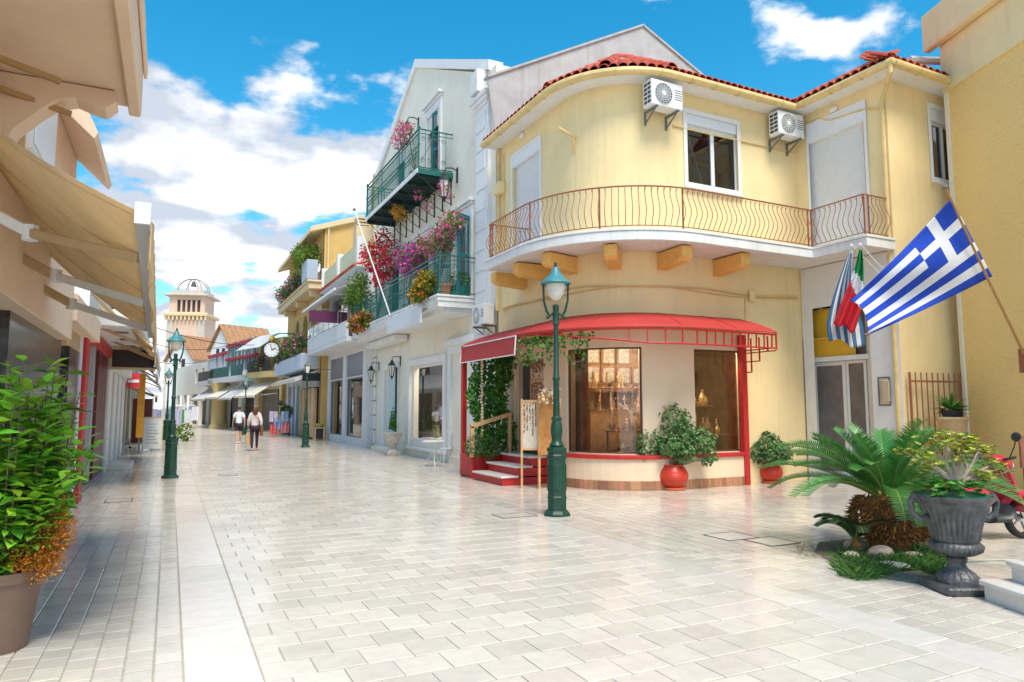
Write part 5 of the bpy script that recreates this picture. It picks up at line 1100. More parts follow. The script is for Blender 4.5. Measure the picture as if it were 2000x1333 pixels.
chm(gh, 8.2, 33.5, 7.7, 10.6, .35); c3 = at_x(741, 352, 8.6); chm(wh, 8.6, c3.y, 9.5, c3.z - .2, .30)
aw2 = root('white_awning', (6.6, 33, 7.2), 'long white canvas awning over the first floor terrace', 'awning'); m = MB()
m.grid(lambda u, v: Vector((7.42 - 1.35 * v, 29.2 + 7.9 * u, 7.45 - .75 * v - .10 * math.sin(math.pi * v))), 6, 6); m.build('canvas', mat('white canvas', (.74, .74, .74), .7, .05, 3, trans=.25), aw2, solid=.015)
MB().bar((6.06, 29.2, 6.68), (6.06, 37.1, 6.68), .06, .10).build('front_bar', M_alu, aw2)
for y in (30.5, 35.5): MB().bar((7.4, y, 6.7), (6.1, y, 6.66), .05, .06).build('arm', M_alu, aw2)
ms = root('maroon_sign', (5.7, 30, 5.7), 'plain maroon sign board above the white parapet', 'sign'); a = at_x(629, 604, 6.3); b = at_x(688, 620, 6.3)
MB().box(5.2, 6.42, 30.2, 30.26, 5.35, 5.85).build('panel', mat('maroon board', (.10, .015, .06), .5, .08), ms); MB().bar((5.2, 30.23, 5.92), (6.44, 30.23, 5.92), .03, .03).build('hanging_bar', M_grey, ms)
for x in (5.4, 6.2): MB().bar((x, 30.23, 5.85), (x, 30.23, 5.92), .02, .02, (0, 1, 0)).build('hook', M_grey, ms)
for y, sgn in ((30.2, 'right'), (35.2, 'left')):
    mq = root('shop_mannequin', (8.5, y, .35), 'clothes stand in teal and dark cloth inside the ' + ('nearer' if y < 33 else 'farther') + ' glass of the white shop', 'clothes stand'); MB().lathe([(.15, 0), (.15, .02), (.015, .04), (.015, .8)], (8.5, y, .36), 10).build('stand', M_grey, mq); MB().lathe([(.12, .8), (.24, .95), (.17, 1.2), (.23, 1.45), (.08, 1.6), (.02, 1.65)], (8.5, y, .36), 12).build('dress', mat('teal cloth', (.02, .25, .27), .8, .2), mq, smooth=True)
bs = root('black_sign', (5.9, 37, 3.4), 'small black sign board hanging beside the wooden shopfront', 'sign'); MB().box(6.0, 6.9, 36.3, 36.38, 3.05, 3.45).build('panel', M_black, bs); m = MB(); m.bar((6.1, 36.34, 3.45), (6.1, 36.34, 3.65), .02, .02, (0, 1, 0)).bar((6.8, 36.34, 3.45), (6.8, 36.34, 3.65), .02, .02, (0, 1, 0)).bar((6.0, 36.34, 3.66), (7.4, 36.34, 3.66), .03, .03); m.build('hanger', M_grey, bs)
# ochre house with arches over the wooden and blue shops
oh = root('ochre_arched_house', (7.5, 43, 0), 'ochre house with arched loggias and planted balconies', 'house')
OP = Path([(7.1, 49.5), (7.1, 37.25)], out=-1); oY = lambda y: 49.5 - y
def arched(y0, y1, z0, zs): return [oY(y1), oY(y0), z0, zs]
AR = [arched(38.2, 40.6, 8.4, 9.7), arched(41.6, 44.0, 8.4, 9.7), arched(45.0, 47.4, 8.4, 9.7), arched(38.4, 40.4, 4.9, 6.2), arched(41.2, 43.2, 4.9, 6.2), arched(44, 46, 4.9, 6.2)]
boxes = [[o[0], o[1], o[2], o[3] + (o[1] - o[0]) / 2] for o in AR]
gf = [[oY(41.9), oY(37.6), .05, 3.4], [oY(47.6), oY(42.6), .05, 3.4]]
wall(MB(), OP, 0, 11.3, boxes + gf, .3).build('front_wall', M_ochre, oh)
for o in AR:                                                    # spandrels that round the openings off
    r_ = (o[1] - o[0]) / 2; c = (o[0] + o[1]) / 2; m = MB()
    for sg_ in (-1, 1):
        pts = [OP.P(c + sg_ * r_, o[3], .0)] + [OP.P(c + sg_ * r_ * math.cos(a), o[3] + r_ * math.sin(a), .0) for a in [R(i * 11.25) for i in range(1, 9)]] + [OP.P(c + sg_ * r_, o[3] + r_, .0)]
        m.prism(pts, (.3, 0, 0))
    m.build('arch_spandrel', M_ochre, oh); m = MB(); m.tube([OP.P(c + r_ * 1.06 * math.cos(a), o[3] + r_ * 1.06 * math.sin(a), .02) for a in [R(i * 11.25) for i in range(17)]], .06, 6); m.build('arch_moulding', M_ochl, oh, smooth=True)
MB().box(9.0, 9.1, 37.3, 49.4, 0, 11.2).build('inner_wall', M_ochl, oh); MB().box(7.41, 9, 37.3, 49.4, 4.3, 4.6).build('floor', M_ochl, oh); MB().box(7.41, 9, 37.3, 49.4, 8.0, 8.3).build('floor', M_ochl, oh)
MB().prism([(7.1, 37.2, 0), (16, 37.2, 0), (16, 37.2, 11.4), (9.2, 37.2, 12.0), (7.1, 37.2, 11.3)], (0, .25, 0)).build('side_wall', M_ochre, oh)
m = MB(); m.prism([(6.3, 37.0, 11.0), (6.35, 37.0, 11.3), (9.2, 37.0, 12.3), (9.2, 37.0, 12.0)], (0, 12.6, 0)); m.build('roof_overhang', M_ochl, oh, bevel=.02)
MB().tube([(7.3, 37.12, 11.6), (7.3, 37.12, 7.8)], .05, 8).build('downpipe', M_ochl, oh, smooth=True)
m = MB(); m.box(6.3, 7.1, 37.0, 48.4, 7.95, 8.3).box(6.2, 7.1, 36.9, 48.5, 8.3, 8.42); m.build('upper_balcony', M_ochl, oh, bevel=.03)
for y in (37.6, 42, 46.5): MB().box(6.45, 7.1, y - .15, y + .15, 7.6, 7.949).build('balcony_corbel', M_ochl, oh, bevel=.03)
def simple_rail(par, x, y0, y1, z0, z1, m_, sp=.25):
    MB().bar((x, y0, z1), (x, y1, z1), .04, .04).build('top_rail', m_, par); me = mesh_only(MB().tube([(0, 0, 0), (0, 0, z1 - z0)], .012, 5), 'baluster', m_); y = y0
    while y <= y1 + .01: kid('baluster', me, par, Vector((x, y, z0)) - par.location); y += sp
simple_rail(oh, 6.3, 37.0, 48.4, 8.42, 9.3, M_blk, .3)
m = MB(); m.box(6.2, 7.1, 38.0, 48.6, 3.75, 4.6); m.build('lower_balcony', mat('pale blue render', (.60, .66, .76), .8, .05, 2, streak=.1), oh, bevel=.02); simple_rail(oh, 6.28, 38.1, 48.5, 4.6, 5.5, M_blk, .3)
pbx = root('grey_planter', (6.4, 37.8, 8.45), 'pale grey square planter with a leafy shrub on the ochre balcony corner', 'planter'); MB().box(6.18, 6.75, 36.95, 38.6, 8.44, 9.5).build('box', mat('grey blue plastic', (.38, .44, .52), .5, .06), pbx, bevel=.02); foliage(MB(), [((6.5, 38.0, 9.9), .6), ((6.4, 39.2, 9.7), .6), ((6.5, 40.0, 10.3), .7)], 900, .22, .12, 6).build('leaves', M_lf, pbx)
def bal_plants(y0, y1, z, x, n, seed, lab, cat_='balcony plant'):
    q = random.Random(seed)
    for i in range(n):
        y = y0 + (y1 - y0) * (i + .5) / n; o = root('balcony_plant', (x, y, z), lab, 'plant', lab); MB().lathe([(.15, 0), (.2, .3), (.22, .3), (.18, .32)], (x + .1, y, z), 10).build('pot', mat('terracotta', (.5, .2, .11), .7, .1), o); bl_ = [((x + q.uniform(-.15, .1), y + q.uniform(-.2, .2), z + q.uniform(.3, .9)), q.uniform(.3, .5)) for k in range(3)]
        foliage(MB(), bl_, 260, .16, .09, seed + i, .2).build('leaves', mat('mid leaf', (.07, .17, .03), .5, .15, 8, rnd=.5, trans=.2, hue=.03), o)
        if i % 2 == 0: foliage(MB(), bl_[:1], 60, .14, .12, seed + i + 40, .6).build('blossom', mat('pink petal', (.70, .10, .26), .55, .1, 8, rnd=.35), o)
bal_plants(40.5, 48.2, 8.42, 6.4, 6, 3, 'flowering pot plant along the upper ochre balcony'); bal_plants(38.4, 47.6, 4.6, 6.35, 8, 13, 'flowering pot plant along the pale blue balcony')
m_wood = mat('limed wood', (.55, .38, .22), .6, .2, 8, .1, 30)
for i in range(5):
    y = 37.9 + i * .95; MB().box(6.85, 7.05, y, y + .62, .1, 2.75).build('wooden_leaf', m_wood, oh, bevel=.01)
MB().box(6.9, 7.09, 37.5, 42.0, 2.8, 3.45).build('shop_fascia', mat('grey blue fascia', (.40, .42, .46), .6, .2, 4), oh); MB().box(7.2, 7.25, 37.5, 48, 0, 3.4).build('shopfront_back', M_dark, oh)
M_bluew = mat('pale blue paint', (.58, .66, .80), .7, .05, 3)
for y in (42.2, 44.0, 45.4, 47.4): MB().box(6.95, 7.19, y, y + .5, .02, 3.6).build('blue_pier', M_bluew, oh)
MB().box(7.0, 7.19, 42.1, 47.9, 3.05, 3.7).build('blue_lintel', M_bluew, oh); MB().box(7.05, 7.19, 42.72, 43.98, .02, 3.04).build('teal_door', mat('teal door', (.03, .38, .40), .5, .08), oh)
aw3 = root('cream_awning', (6.3, 41, 3.4), 'narrow rolled cream awning over the wooden and blue shops', 'awning'); MB().prism([(7.08, 38, 3.72), (5.9, 38, 3.25), (5.9, 38, 3.05), (7.08, 38, 3.60)], (0, 9.5, 0)).build('canvas', mat('cream canvas', (.72, .66, .52), .75, .06, 3, trans=.2), aw3)
def stool(px, py, lab):
    p = at_z(px, py); r_ = root('box_stool', (p.x, p.y, 0), lab, 'stool', 'wooden stools at the shopfront'); x, y = p.x, p.y
    for dx in (-.22, .22):
        for dy in (-.22, .22): MB().box(x + dx - .03, x + dx + .03, y + dy - .03, y + dy + .03, 0, .62).build('leg', m_wood, r_)
    MB().box(x - .25, x + .25, y - .25, y + .25, .62, .68).build('top', m_wood, r_); MB().box(x - .2, x + .2, y - .2, y + .2, .1, .615).build('panel', M_dark, r_); MB().lathe([(.22, 0), (.25, .08), (.2, .17), (.05, .2)], (x, y, .68), 12).build('cushion', mat('olive cushion', (.26, .20, .05), .8, .2), r_, smooth=True)
stool(622, 861, 'wooden box stool with olive cushion by the white pillar'); stool(602, 857, 'wooden box stool half hidden behind the lamp post'); stool(558, 852, 'wooden box stool below the small round tree')
p = at_z(558, 852); tp = root('round_tree', (p.x, p.y, .86), 'small round topiary on the wooden stool', 'potted plant'); MB().lathe([(.14, .88), (.19, 1.1), (.17, 1.1)], (p.x, p.y, 0), 10).build('pot', M_white, tp); foliage(MB(), [((p.x, p.y, 1.45), .38)], 700, .12, .07, 3, .5).build('crown', mat('mid leaf', (.07, .17, .03), .5), tp); MB().cyl((p.x, p.y, 1.05), (p.x, p.y, 1.3), .03).build('trunk', M_bark, tp)
# street clock
p = at_x(531, 684, 5.6); ck = root('street_clock', (p.x, p.y, p.z), 'round white street clock with black rim hanging over the shops', 'clock'); cr = .52
def disc(c, nrm, r0, th, mt, nm, n=28): m = MB(); nrm = Vector(nrm).normalized(); m.tube([Vector(c) - nrm * th / 2, Vector(c) + nrm * th / 2], r0, n); return m.build(nm, mt, ck)
nd = Vector((-.25, -1, 0)).normalized(); disc(p, nd, cr, .18, M_blk, 'rim'); disc(p, nd, cr * .86, .20, mat('clock face', (.80, .82, .84), .4, .02), 'face')
sd = Vector((-nd.y, nd.x, 0)) * 1.0; sd = Vector((1, -.25, 0)).normalized()
def hand(ang, ln, w_): d = sd * math.sin(ang) + Vector((0, 0, math.cos(ang))); MB().bar(p + nd * .115, p + nd * .115 + d * ln, w_, .02, nd).build('hand', M_black, ck)
hand(R(62), .25, .05); hand(R(-14), .36, .035)
for i in range(12): a = R(30 * i); d = sd * math.sin(a) + Vector((0, 0, math.cos(a))); MB().bar(p + nd * .108 + d * cr * .66, p + nd * .108 + d * cr * .8, .03, .012, nd).build('hour_mark', M_black, ck)
MB().tube([p + Vector((0, 0, cr)), p + Vector((0, 0, cr + .35)), p + Vector((.5, .3, cr + .6)), Vector((7.05, p.y + .6, p.z + cr + .6))], .035, 6).build('bracket', M_blk, ck, smooth=True); MB().lathe([(.1, 0), (.2, .15), (.12, .35), (.02, .4)], p + Vector((0, 0, cr)), 8).build('gilt_finial', mat('gilt', (.62, .40, .06), .3, .1, metal=.7), ck)
# dress rail by the blue shop
p = at_z(545, 853); dk = root('dress_stand', (p.x, p.y, 0), 'stand of printed dresses with a dark sun hat outside the blue shop', 'clothes rail'); MB().tube([(p.x, p.y, 0), (p.x, p.y, 1.95)], .025, 6).build('pole', M_grey, dk); MB().sphere((p.x, p.y, 1.98), .16, 10, 7).build('hat', M_dark, dk)
for i, (dx, z, c, nm) in enumerate(((-.35, 1.2, (.55, .50, .62), 'lilac print'), (.3, 1.2, (.30, .42, .60), 'blue print'), (-.1, .75, (.20, .34, .62), 'navy print'), (-.3, .45, (.65, .12, .12), 'red print'), (.32, .55, (.66, .25, .30), 'rose print'))):
    MB().grid(lambda u, v: Vector((p.x + dx - .22 + .44 * u, p.y + .08 * math.sin(u * 12 + i) - .05, z + .28 - .62 * v)), 10, 4).build('dress', mat(nm, c, .8, .6, 14), dk, solid=.02)

# ---------------------------------------------------------------- the bend: yellow shop, white and red house, gables, tower
FP = Path([(6.9, 49.6), (5.9, 53), (3.9, 63), (2.3, 73), (.6, 84)], out=1)
def house(name, s0, s1, zt, m_, lab, wins, depth=9, gopen=True, trim=None, cat_='house', off_=0.0):
    r_ = root(name, FP.P((s0 + s1) / 2, 0, -depth / 2), lab, cat_); op_ = [[a, b, c, d] for a, b, c, d in wins]
    go_ = []
    if gopen:
        n = max(1, int((s1 - s0) / 3.2)); w_ = (s1 - s0) / n; go_ = [[s0 + w_ * i + .45, s0 + w_ * (i + 1) - .45, .1, 3.0] for i in range(n)]
    wall(MB(), FP, 0, zt, op_ + go_, .3, s0=s0, s1=s1, off=off_).build('front_wall', m_, r_)
    a, b = FP.P(s0, 0, off_), FP.P(s0, 0, off_ - depth); MB().prism([a, b, b + Vector((0, 0, zt)), a + Vector((0, 0, zt))], (FP.P(s0 + .2, 0, off_) - a)).build('side_wall', m_, r_)
    band(MB(), FP, s0, s1, off_ - depth, off_ - .3, zt - .2, zt - .05).build('roof', m_, r_); sheet(MB(), FP, s0, s1, off_ - 1.6, 0, zt - .2).build('inner_wall', M_room, r_)
    if trim: band(MB(), FP, s0 - .1, s1 + .1, off_ - .3, off_ + .12, zt, zt + .25).build('red_coping', trim, r_)
    return r_
sP = lambda px, py=700: FP.hit(px, py)[0]
S1 = sP(500, 800); S2 = sP(440, 800); S3 = sP(405, 800)
M_yshop = mat('warm yellow paint', (.66, .52, .24), .8, .06, 3); M_redc = mat('red coping', (.52, .03, .04), .7, .08)
hA = house('yellow_shop_house', .05, S1, 6.6, M_yshop, 'warm yellow shop house at the bend below the street clock', [[1.2, 2.2, 4.6, 6.2], [3.0, 4.0, 4.6, 6.2]])
z1 = FP.hit(480, 672)[1]; z2 = FP.hit(420, 698)[1]
w4 = [FP.hit(x, 720) for x in (517, 506, 487, 470, 458)]
hB = house('white_red_house', S1 + .05, S2, z1, M_off, 'white house with red coping and green shutters at the bend', [[FP.hit(x, 740)[0] - .45, FP.hit(x, 740)[0] + .45, 4.6, 7.0] for x in (492, 478, 463, 450) if S1 + .6 < FP.hit(x, 740)[0] < S2 - .6], trim=M_redc)
for x in (492, 478, 463, 450):
    s_ = FP.hit(x, 740)[0]
    if S1 + .6 < s_ < S2 - .6:
        for d_ in (-.75, .47): band(MB(), FP, s_ + d_, s_ + d_ + .28, .0, .06, 4.6, 7.0).build('shutter', M_teal, hB)
band(MB(), FP, S1 + .3, S2 + 2, 0, 1.0, 3.7, 4.1).build('balcony', M_slabw, hB); 
for a, b in ((S1 + .5, S1 + 3.4), (S1 + 4, S2 + 1.5)): band(MB(), FP, a, b, .92, .95, 4.1, 4.9).build('balcony_rail', mat('green rail panel', (.02, .14, .12), .5, .1), hB)
band(MB(), FP, S1 - .1, S2 + .1, -.3, .16, z1 - 1.1, z1 - .9).build('red_band', M_redc, hB)
hC = house('low_white_house', S2 + .05, S3, z2, M_off, 'lower white house with red coping beyond the green shutters', [[S2 + 1 + i * 2.2, S2 + 1.8 + i * 2.2, 4.5, 6.4] for i in range(3) if S2 + 1.9 + i * 2.2 < S3 - .3], trim=M_redc)
band(MB(), FP, S2 + .3, S3, 0, 1.0, 3.6, 4.0).build('balcony', M_slabw, hC); band(MB(), FP, S2 + .5, S3 - .3, .92, .95, 4.0, 4.8).build('balcony_rail', M_blk, hC)
hD = house('far_cream_house', S3 + .05, FP.len, 6.0, M_cream, 'cream house at the far end of the street', [[S3 + 2, S3 + 3, 4.0, 5.4], [S3 + 5, S3 + 6, 4.0, 5.4]])
def far_awning(s0, s1, zt, out_, drop, m_, lab):
    r_ = root('shop_awning', FP.P((s0 + s1) / 2, zt, 0), lab, 'awning'); MB().grid(lambda u, v: FP.P(s0 + (s1 - s0) * u, zt - drop * v, .03 + out_ * v), 4, 3).build('canvas', m_, r_, solid=.03); MB().bar(FP.P(s0, zt - drop - .05, out_ + .03), FP.P(s1, zt - drop - .05, out_ + .03), .06, .14).build('valance', m_, r_)
    for s_ in (s0 + .2, s1 - .2): MB().bar(FP.P(s_, zt - .9, .02), FP.P(s_, zt - drop, out_), .04, .04).build('arm', M_alu, r_)
M_ccan = mat('cream canvas', (.72, .66, .52)); M_wcan = mat('white canvas', (.74, .74, .74))
far_awning(.6, 4.0, 3.6, 1.7, 1.1, M_ccan, 'cream awning over the warm yellow shop'); far_awning(S1 + .3, S1 + 3.6, 3.5, 1.7, 1.1, M_wcan, 'white awning below the green shuttered house'); far_awning(S1 + 4.2, S2, 3.5, 1.6, 1.0, M_ccan, 'cream awning beside the yellow column at the bend'); far_awning(S2 + .6, S3 - .5, 3.4, 1.5, 1.0, M_wcan, 'white awning under the lower white house')
yc = root('yellow_column', FP.P(S2 - .3, 0, .5), 'tall rounded yellow column carrying the balcony at the bend', 'column'); q_ = FP.P(S2 - .3, 0, .55); MB().lathe([(.75, 0), (.7, .3), (.6, .35), (.55, 3.0), (.8, 3.68)], q_, 14).build('shaft', M_yshop, yc, smooth=True)
far_aw2 = FP.P(S1 - 1.5, 5.6, 0); r_ = root('shop_awning', far_aw2, 'white canvas awning on the first floor of the warm yellow house', 'awning'); MB().grid(lambda u, v: FP.P(.5 + 4.5 * u, 6.9 - 1.1 * v, .03 + 1.5 * v), 3, 3).build('canvas', M_wcan, r_, solid=.03)
band(MB(), FP, .2, S1 - .2, 0, .9, 3.8, 4.2).build('balcony', M_yshop, hA); band(MB(), FP, .3, S1 - .4, .82, .86, 4.2, 5.0).build('balcony_rail', M_blk, hA)
bal_plants(50.5, 53.5, 4.2, 5.6, 3, 33, 'yellow flowering plant under the street clock')
# gables behind
M_otile = mat('weathered orange tile', (.38, .20, .10), .85, .25, 3, .2, 30, rnd=.2)
def gable(cx, cy, w_, dp, zb, zr, lab, ang):
    r_ = root('gabled_house', (cx, cy, 0), lab, 'house'); c, s = math.cos(ang), math.sin(ang); X = Vector((c, s, 0)); Y = Vector((-s, c, 0)); O = Vector((cx, cy, 0))
    P = lambda a, b, z: O + X * a + Y * b + Vector((0, 0, z))
    MB().prism([P(-w_ / 2, 0, 0), P(w_ / 2, 0, 0), P(w_ / 2, 0, zb), P(0, 0, zr), P(-w_ / 2, 0, zb)], Y * dp).build('walls', M_off, r_); rr = MB()
    for sg_ in (-1, 1): rr.prism([P(sg_ * (w_ / 2 + .3), -.4, zb - .2), P(0, -.4, zr + .12), P(0, -.4, zr + .32), P(sg_ * (w_ / 2 + .3), -.4, zb)], Y * (dp + .8))
    rr.build('roof', M_otile, r_)
    n = int(dp / .75)
    for i in range(n): rb = MB(); rb.bar(P(w_ / 2 + .3, .2 + i * .75, zb + .02), P(0, .2 + i * .75, zr + .34), .16, .07); rb.build('tile_rib', M_otile, r_)
    for a in (-w_ * .15, w_ * .12): MB().obox(P(a, -.02, zb - .6), X * .3, Y * .03, Vector((0, 0, .7))).build('window', M_dark, r_)
g1 = CAM + ray(385, 700) * (92 / ray(385, 700).dot(FW)); g2 = CAM + ray(428, 690) * (84 / ray(428, 690).dot(FW))
gable(g1.x - 2.0, g1.y, 5, 5, 8.0, 11.0, 'white gabled house with brown tiled roof below the bell tower', R(-52)); gable(g2.x + .2, g2.y, 4.5, 6, 8.8, 11.6, 'white gabled house with orange tiled roof behind the red coping', R(-62))
# bell tower
M_pink = mat('pale pink render', (.72, .50, .38), .85, .05, .8, streak=.12); M_lime = mat('limestone', (.56, .50, .42), .8, .12, 2, streak=.2)
tw = CAM + ray(372, 700) * (104 / ray(372, 700).dot(FW)); tx, ty = tw.x, tw.y
bt_ = root('bell_tower', (tx, ty, 0), 'pale pink square bell tower with arcaded top and open bell frame', 'tower'); ca, sa = math.cos(-YAW + .12), math.sin(-YAW + .12); TX = Vector((ca, sa, 0)); TY = Vector((-sa, ca, 0)); TO = Vector((tx, ty, 0))
def tb_(hw, z0, z1, nm, m_, bev=0): m = MB(); m.obox(TO + Vector((0, 0, (z0 + z1) / 2)), TX * hw, TY * hw, Vector((0, 0, (z1 - z0) / 2))); return m.build(nm, m_, bt_, bevel=bev)
ZT_ = lambda py: HC + (ray(372, py).z / ray(372, py).dot(FW)) * 104
hw = 2.65; tb_(hw, 0, ZT_(622), 'shaft', M_pink)
for sx in (-1, 1):
    m = MB(); m.obox(TO + TX * sx * (hw - .45) - TY * (hw + .04) + Vector((0, 0, ZT_(622) / 2)), TX * .5, TY * .06, Vector((0, 0, ZT_(622) / 2))); m.build('corner_strip', M_lime, bt_)
tb_(hw + .45, ZT_(622), ZT_(615), 'lower_cornice', M_ochl, .1)
for i in range(11): m = MB(); m.obox(TO + TX * (-hw - .2 + i * (2 * hw + .4) / 10) - TY * (hw + .3) + Vector((0, 0, ZT_(626))), TX * .12, TY * .2, Vector((0, 0, .25))); m.build('dentil', M_ochl, bt_)
za, zb_ = ZT_(615), ZT_(582); TP = Path([(TO + TX * x - TY * (hw - .15)).to_2d() for x in (-hw + .15, hw - .15)], out=-1)
ws = (2 * hw - .3); arc_o = [[ws * (.22 + .14 * i), ws * (.22 + .14 * i) + .48, za + .15, zb_ - .55] for i in range(5)]
wall(MB(), TP, za, zb_, arc_o, .4).build('arcade_wall', M_pink, bt_); tb_(hw - .8, za, zb_, 'belfry_core', M_room); m = MB(); m.obox(TO - TX * (hw - .3) + Vector((0, 0, (za + zb_) / 2)), TX * .14, TY * (hw - .6), Vector((0, 0, (zb_ - za) / 2))); m.build('arcade_side', M_pink, bt_); m = MB(); m.obox(TO + TX * (hw - .3) + Vector((0, 0, (za + zb_) / 2)), TX * .14, TY * (hw - .6), Vector((0, 0, (zb_ - za) / 2))); m.build('arcade_side', M_pink, bt_)
for o in arc_o: m = MB(); m.tube([TP.P((o[0] + o[1]) / 2 + .30 * math.cos(a), o[3] + .02 + .28 * math.sin(a), .02) for a in [R(i * 22.5) for i in range(9)]], .06, 5); m.build('arch_ring', M_lime, bt_)
tb_(hw + .5, zb_, zb_ + .28, 'upper_cornice', M_lime, .08); tb_(hw - .3, zb_ + .28, ZT_(570), 'parapet', M_lime)
zc = ZT_(570); rr_ = 2.35
for a in (0, 90, 45, 135): d = TX * math.cos(R(a)) + TY * math.sin(R(a)); MB().tube([TO + d * rr_ * math.cos(t_) + Vector((0, 0, zc + rr_ * .88 * math.sin(t_))) for t_ in [R(i * 12) for i in range(16)]], .04, 5).build('frame_hoop', M_blk, bt_)
MB().lathe([(.42, 0), (.40, .08), (.30, .3), (.24, .6), (.15, .75), (.04, .8)], TO + Vector((0, 0, zc + .95)), 12).build('bell', mat('bronze', (.10, .075, .05), .5, .2, metal=.5), bt_, smooth=True); MB().cyl(TO + Vector((0, 0, zc + 1.7)), TO + Vector((0, 0, zc + rr_ * .88)), .04).build('hanger', M_blk, bt_)

for i, (a, b, sag, lab) in enumerate((((-1.9, 46, 6.8), (5.9, 52, 6.2), .5, 'thin overhead cable slung across the street before the clock'), ((-1.9, 57, 6.6), (4.6, 60, 6.9), .6, 'thin overhead cable crossing below the bell tower'), ((-2.2, 63, 5.6), (3.6, 64.5, 5.9), .4, 'lowest overhead cable at the far bend'))):
    a, b = Vector(a), Vector(b); o = MB().tube([a.lerp(b, t / 14) - Vector((0, 0, sag * 4 * (t / 14) * (1 - t / 14))) for t in range(15)], .022, 5).build('overhead_cable', M_blk, None); tag(o, lab, 'cable')
# ================================================================ LEFT SIDE OF THE STREET
D = lambda px, py, dep: CAM + ray(px, py) * dep
M_salmon = mat('salmon render', (.80, .60, .44), .85, .05, 1.5, .06, 70, streak=.10); M_brownbar = mat('tan bracket', (.42, .25, .10), .6, .1)
M_canvas = mat('beige canvas', (.84, .65, .40), .8, .08, 2.5, .05, 90, dirt=.14, trans=.5)
LFX = -1.46; LP_ = Path([(LFX, -3), (LFX, 26)], out=-1); lY = lambda y: y + 3
lb = root('salmon_house', (-3, 6, 0), 'salmon coloured house with deep balcony over the beige awning', 'house')
MB().box(-6, -1.8, 4.6, 15.3, 3.0, 7.3).build('upper_wall', M_salmon, lb); MB().box(-1.79, -1.30, 6.6, 11.6, 2.62, 3.55).build('shop_fascia', M_salmon, lb, bevel=.01); MB().box(-1.79, -1.25, 11.62, 15.3, 2.9, 3.3).build('shop_fascia', M_salmon, lb, bevel=.01)
BC = D(264, 224, 7.75); bz, by, bxf = BC.z, BC.y, BC.x
MB().box(-1.799, bxf - .04, 3.2, by - .02, bz + .06, bz + .24).build('balcony_slab', M_salmon, lb, bevel=.015); MB().box(bxf - .06, bxf + .06, 3.2, by, bz - .03, bz + 1.1).build('balcony_front', M_salmon, lb, bevel=.015); MB().box(-1.799, bxf - .065, by - .15, by, bz + .245, bz + 1.1).build('balcony_end', M_salmon, lb)
MB().box(bxf + .065, bxf + .10, 3.2, by + .05, bz + .45, bz + .62).build('balcony_moulding', M_salmon, lb, bevel=.01)
m = MB(); prof = [(-1.8, 5.42), (-.62, 5.42), (-.60, 5.30), (-.70, 5.20), (-.85, 5.22), (-1.0, 5.27), (-1.15, 5.22), (-1.3, 5.08), (-1.5, 4.85), (-1.6, 4.6), (-1.8, 4.5)]; prof = [(x + (bxf + .45 if i in (1, 2, 3) else 0), z + bz + .05 - 5.42) for i, (x, z) in enumerate(prof)]; m.prism([(x, by - .45, z) for x, z in prof], (0, .3, 0)); m.build('balcony_bracket', M_salmon, lb, bevel=.01)
m = MB(); m.prism([(x, 3.4, z) for x, z in prof], (0, .3, 0)); m.build('balcony_bracket', M_salmon, lb, bevel=.01)
for y in (8.0, 7.2): m = MB(); m.bar((-1.74, y, 5.35), (-1.74, y, 4.75), .07, .07, (0, 1, 0)).bar((-1.74, y, 4.78), (-1.05, y + .25, 4.70), .05, .05); m.build('hanging_bracket', M_brownbar, lb)
MB().tube([(-1.72, 9.6, 3.5), (-1.72, 9.6, 7.2)], .06, 8).build('downpipe', M_brownbar, lb, smooth=True)
for y0, y1 in ((5.4, 6.6), (10.6, 12.2)):
    MB().box(-1.81, -1.74, y0 - .12, y1 + .12, 4.3 if y0 < 8 else 5.0, 7.0).build('window_surround', M_white, lb); MB().box(-1.735, -1.72, y0, y1, 4.4 if y0 < 8 else 5.1, 6.9).build('roller_shutter', M_alu, lb)
MB().prism([(-1.79, 12.4, 6.4), (-1.25, 12.4, 5.9), (-1.2, 12.4, 6.0), (-1.79, 12.4, 7.3)], (0, 2.9, 0)).build('eaves', M_salmon, lb)
# shopfronts below
M_marb = bpy.data.materials.new('dark marble'); M_marb.use_nodes = True; n_ = M_marb.node_tree.nodes; l_ = M_marb.node_tree.links
nz = n_.new('ShaderNodeTexNoise'); nz.inputs['Scale'].default_value = 2.2; nz.inputs['Detail'].default_value = 9; nz.inputs['Distortion'].default_value = 1.6
cr = n_.new('ShaderNodeValToRGB'); cr.color_ramp.elements[0].position = .35; cr.color_ramp.elements[0].color = (.025, .022, .022, 1); cr.color_ramp.elements[1].position = .75; cr.color_ramp.elements[1].color = (.16, .14, .135, 1); e = cr.color_ramp.elements.new(.52); e.color = (.06, .052, .05, 1)
tn = n_.new('ShaderNodeTexCoord'); l_.new(tn.outputs['Object'], nz.inputs['Vector']); l_.new(nz.outputs['Fac'], cr.inputs[0]); l_.new(cr.outputs[0], n_['Principled BSDF'].inputs['Base Color']); n_['Principled BSDF'].inputs['Roughness'].default_value = .18
ms_ = root('marble_shopfront', (-2, 11, 0), 'dark marble shopfront with glass door and red steel post', 'shopfront')
def seg(y0, y1, x, z0, z1, nm, m_, th=.25, bev=0): return MB().box(x - th, x, y0, y1, z0, z1).build(nm, m_, ms_, bevel=bev)
yA = at_x(14, 700, LFX).y; yB = at_x(118, 700, LFX).y; yC = at_x(126, 800, LFX).y; yD = at_x(147, 800, LFX).y
seg(6.0, yA, LFX - .25, 0, 2.6, 'dark_pane', M_gdark, .03); seg(yA, yB, LFX, .0, 3.0, 'marble_pier', M_marb, .4, .005); seg(yC, yD, LFX + .02, 0, 2.62, 'marble_pier', M_marb, .4, .005); seg(yC - .3, yD, LFX + .01, 2.625, 3.0, 'beige_panel', M_canvas, .3)
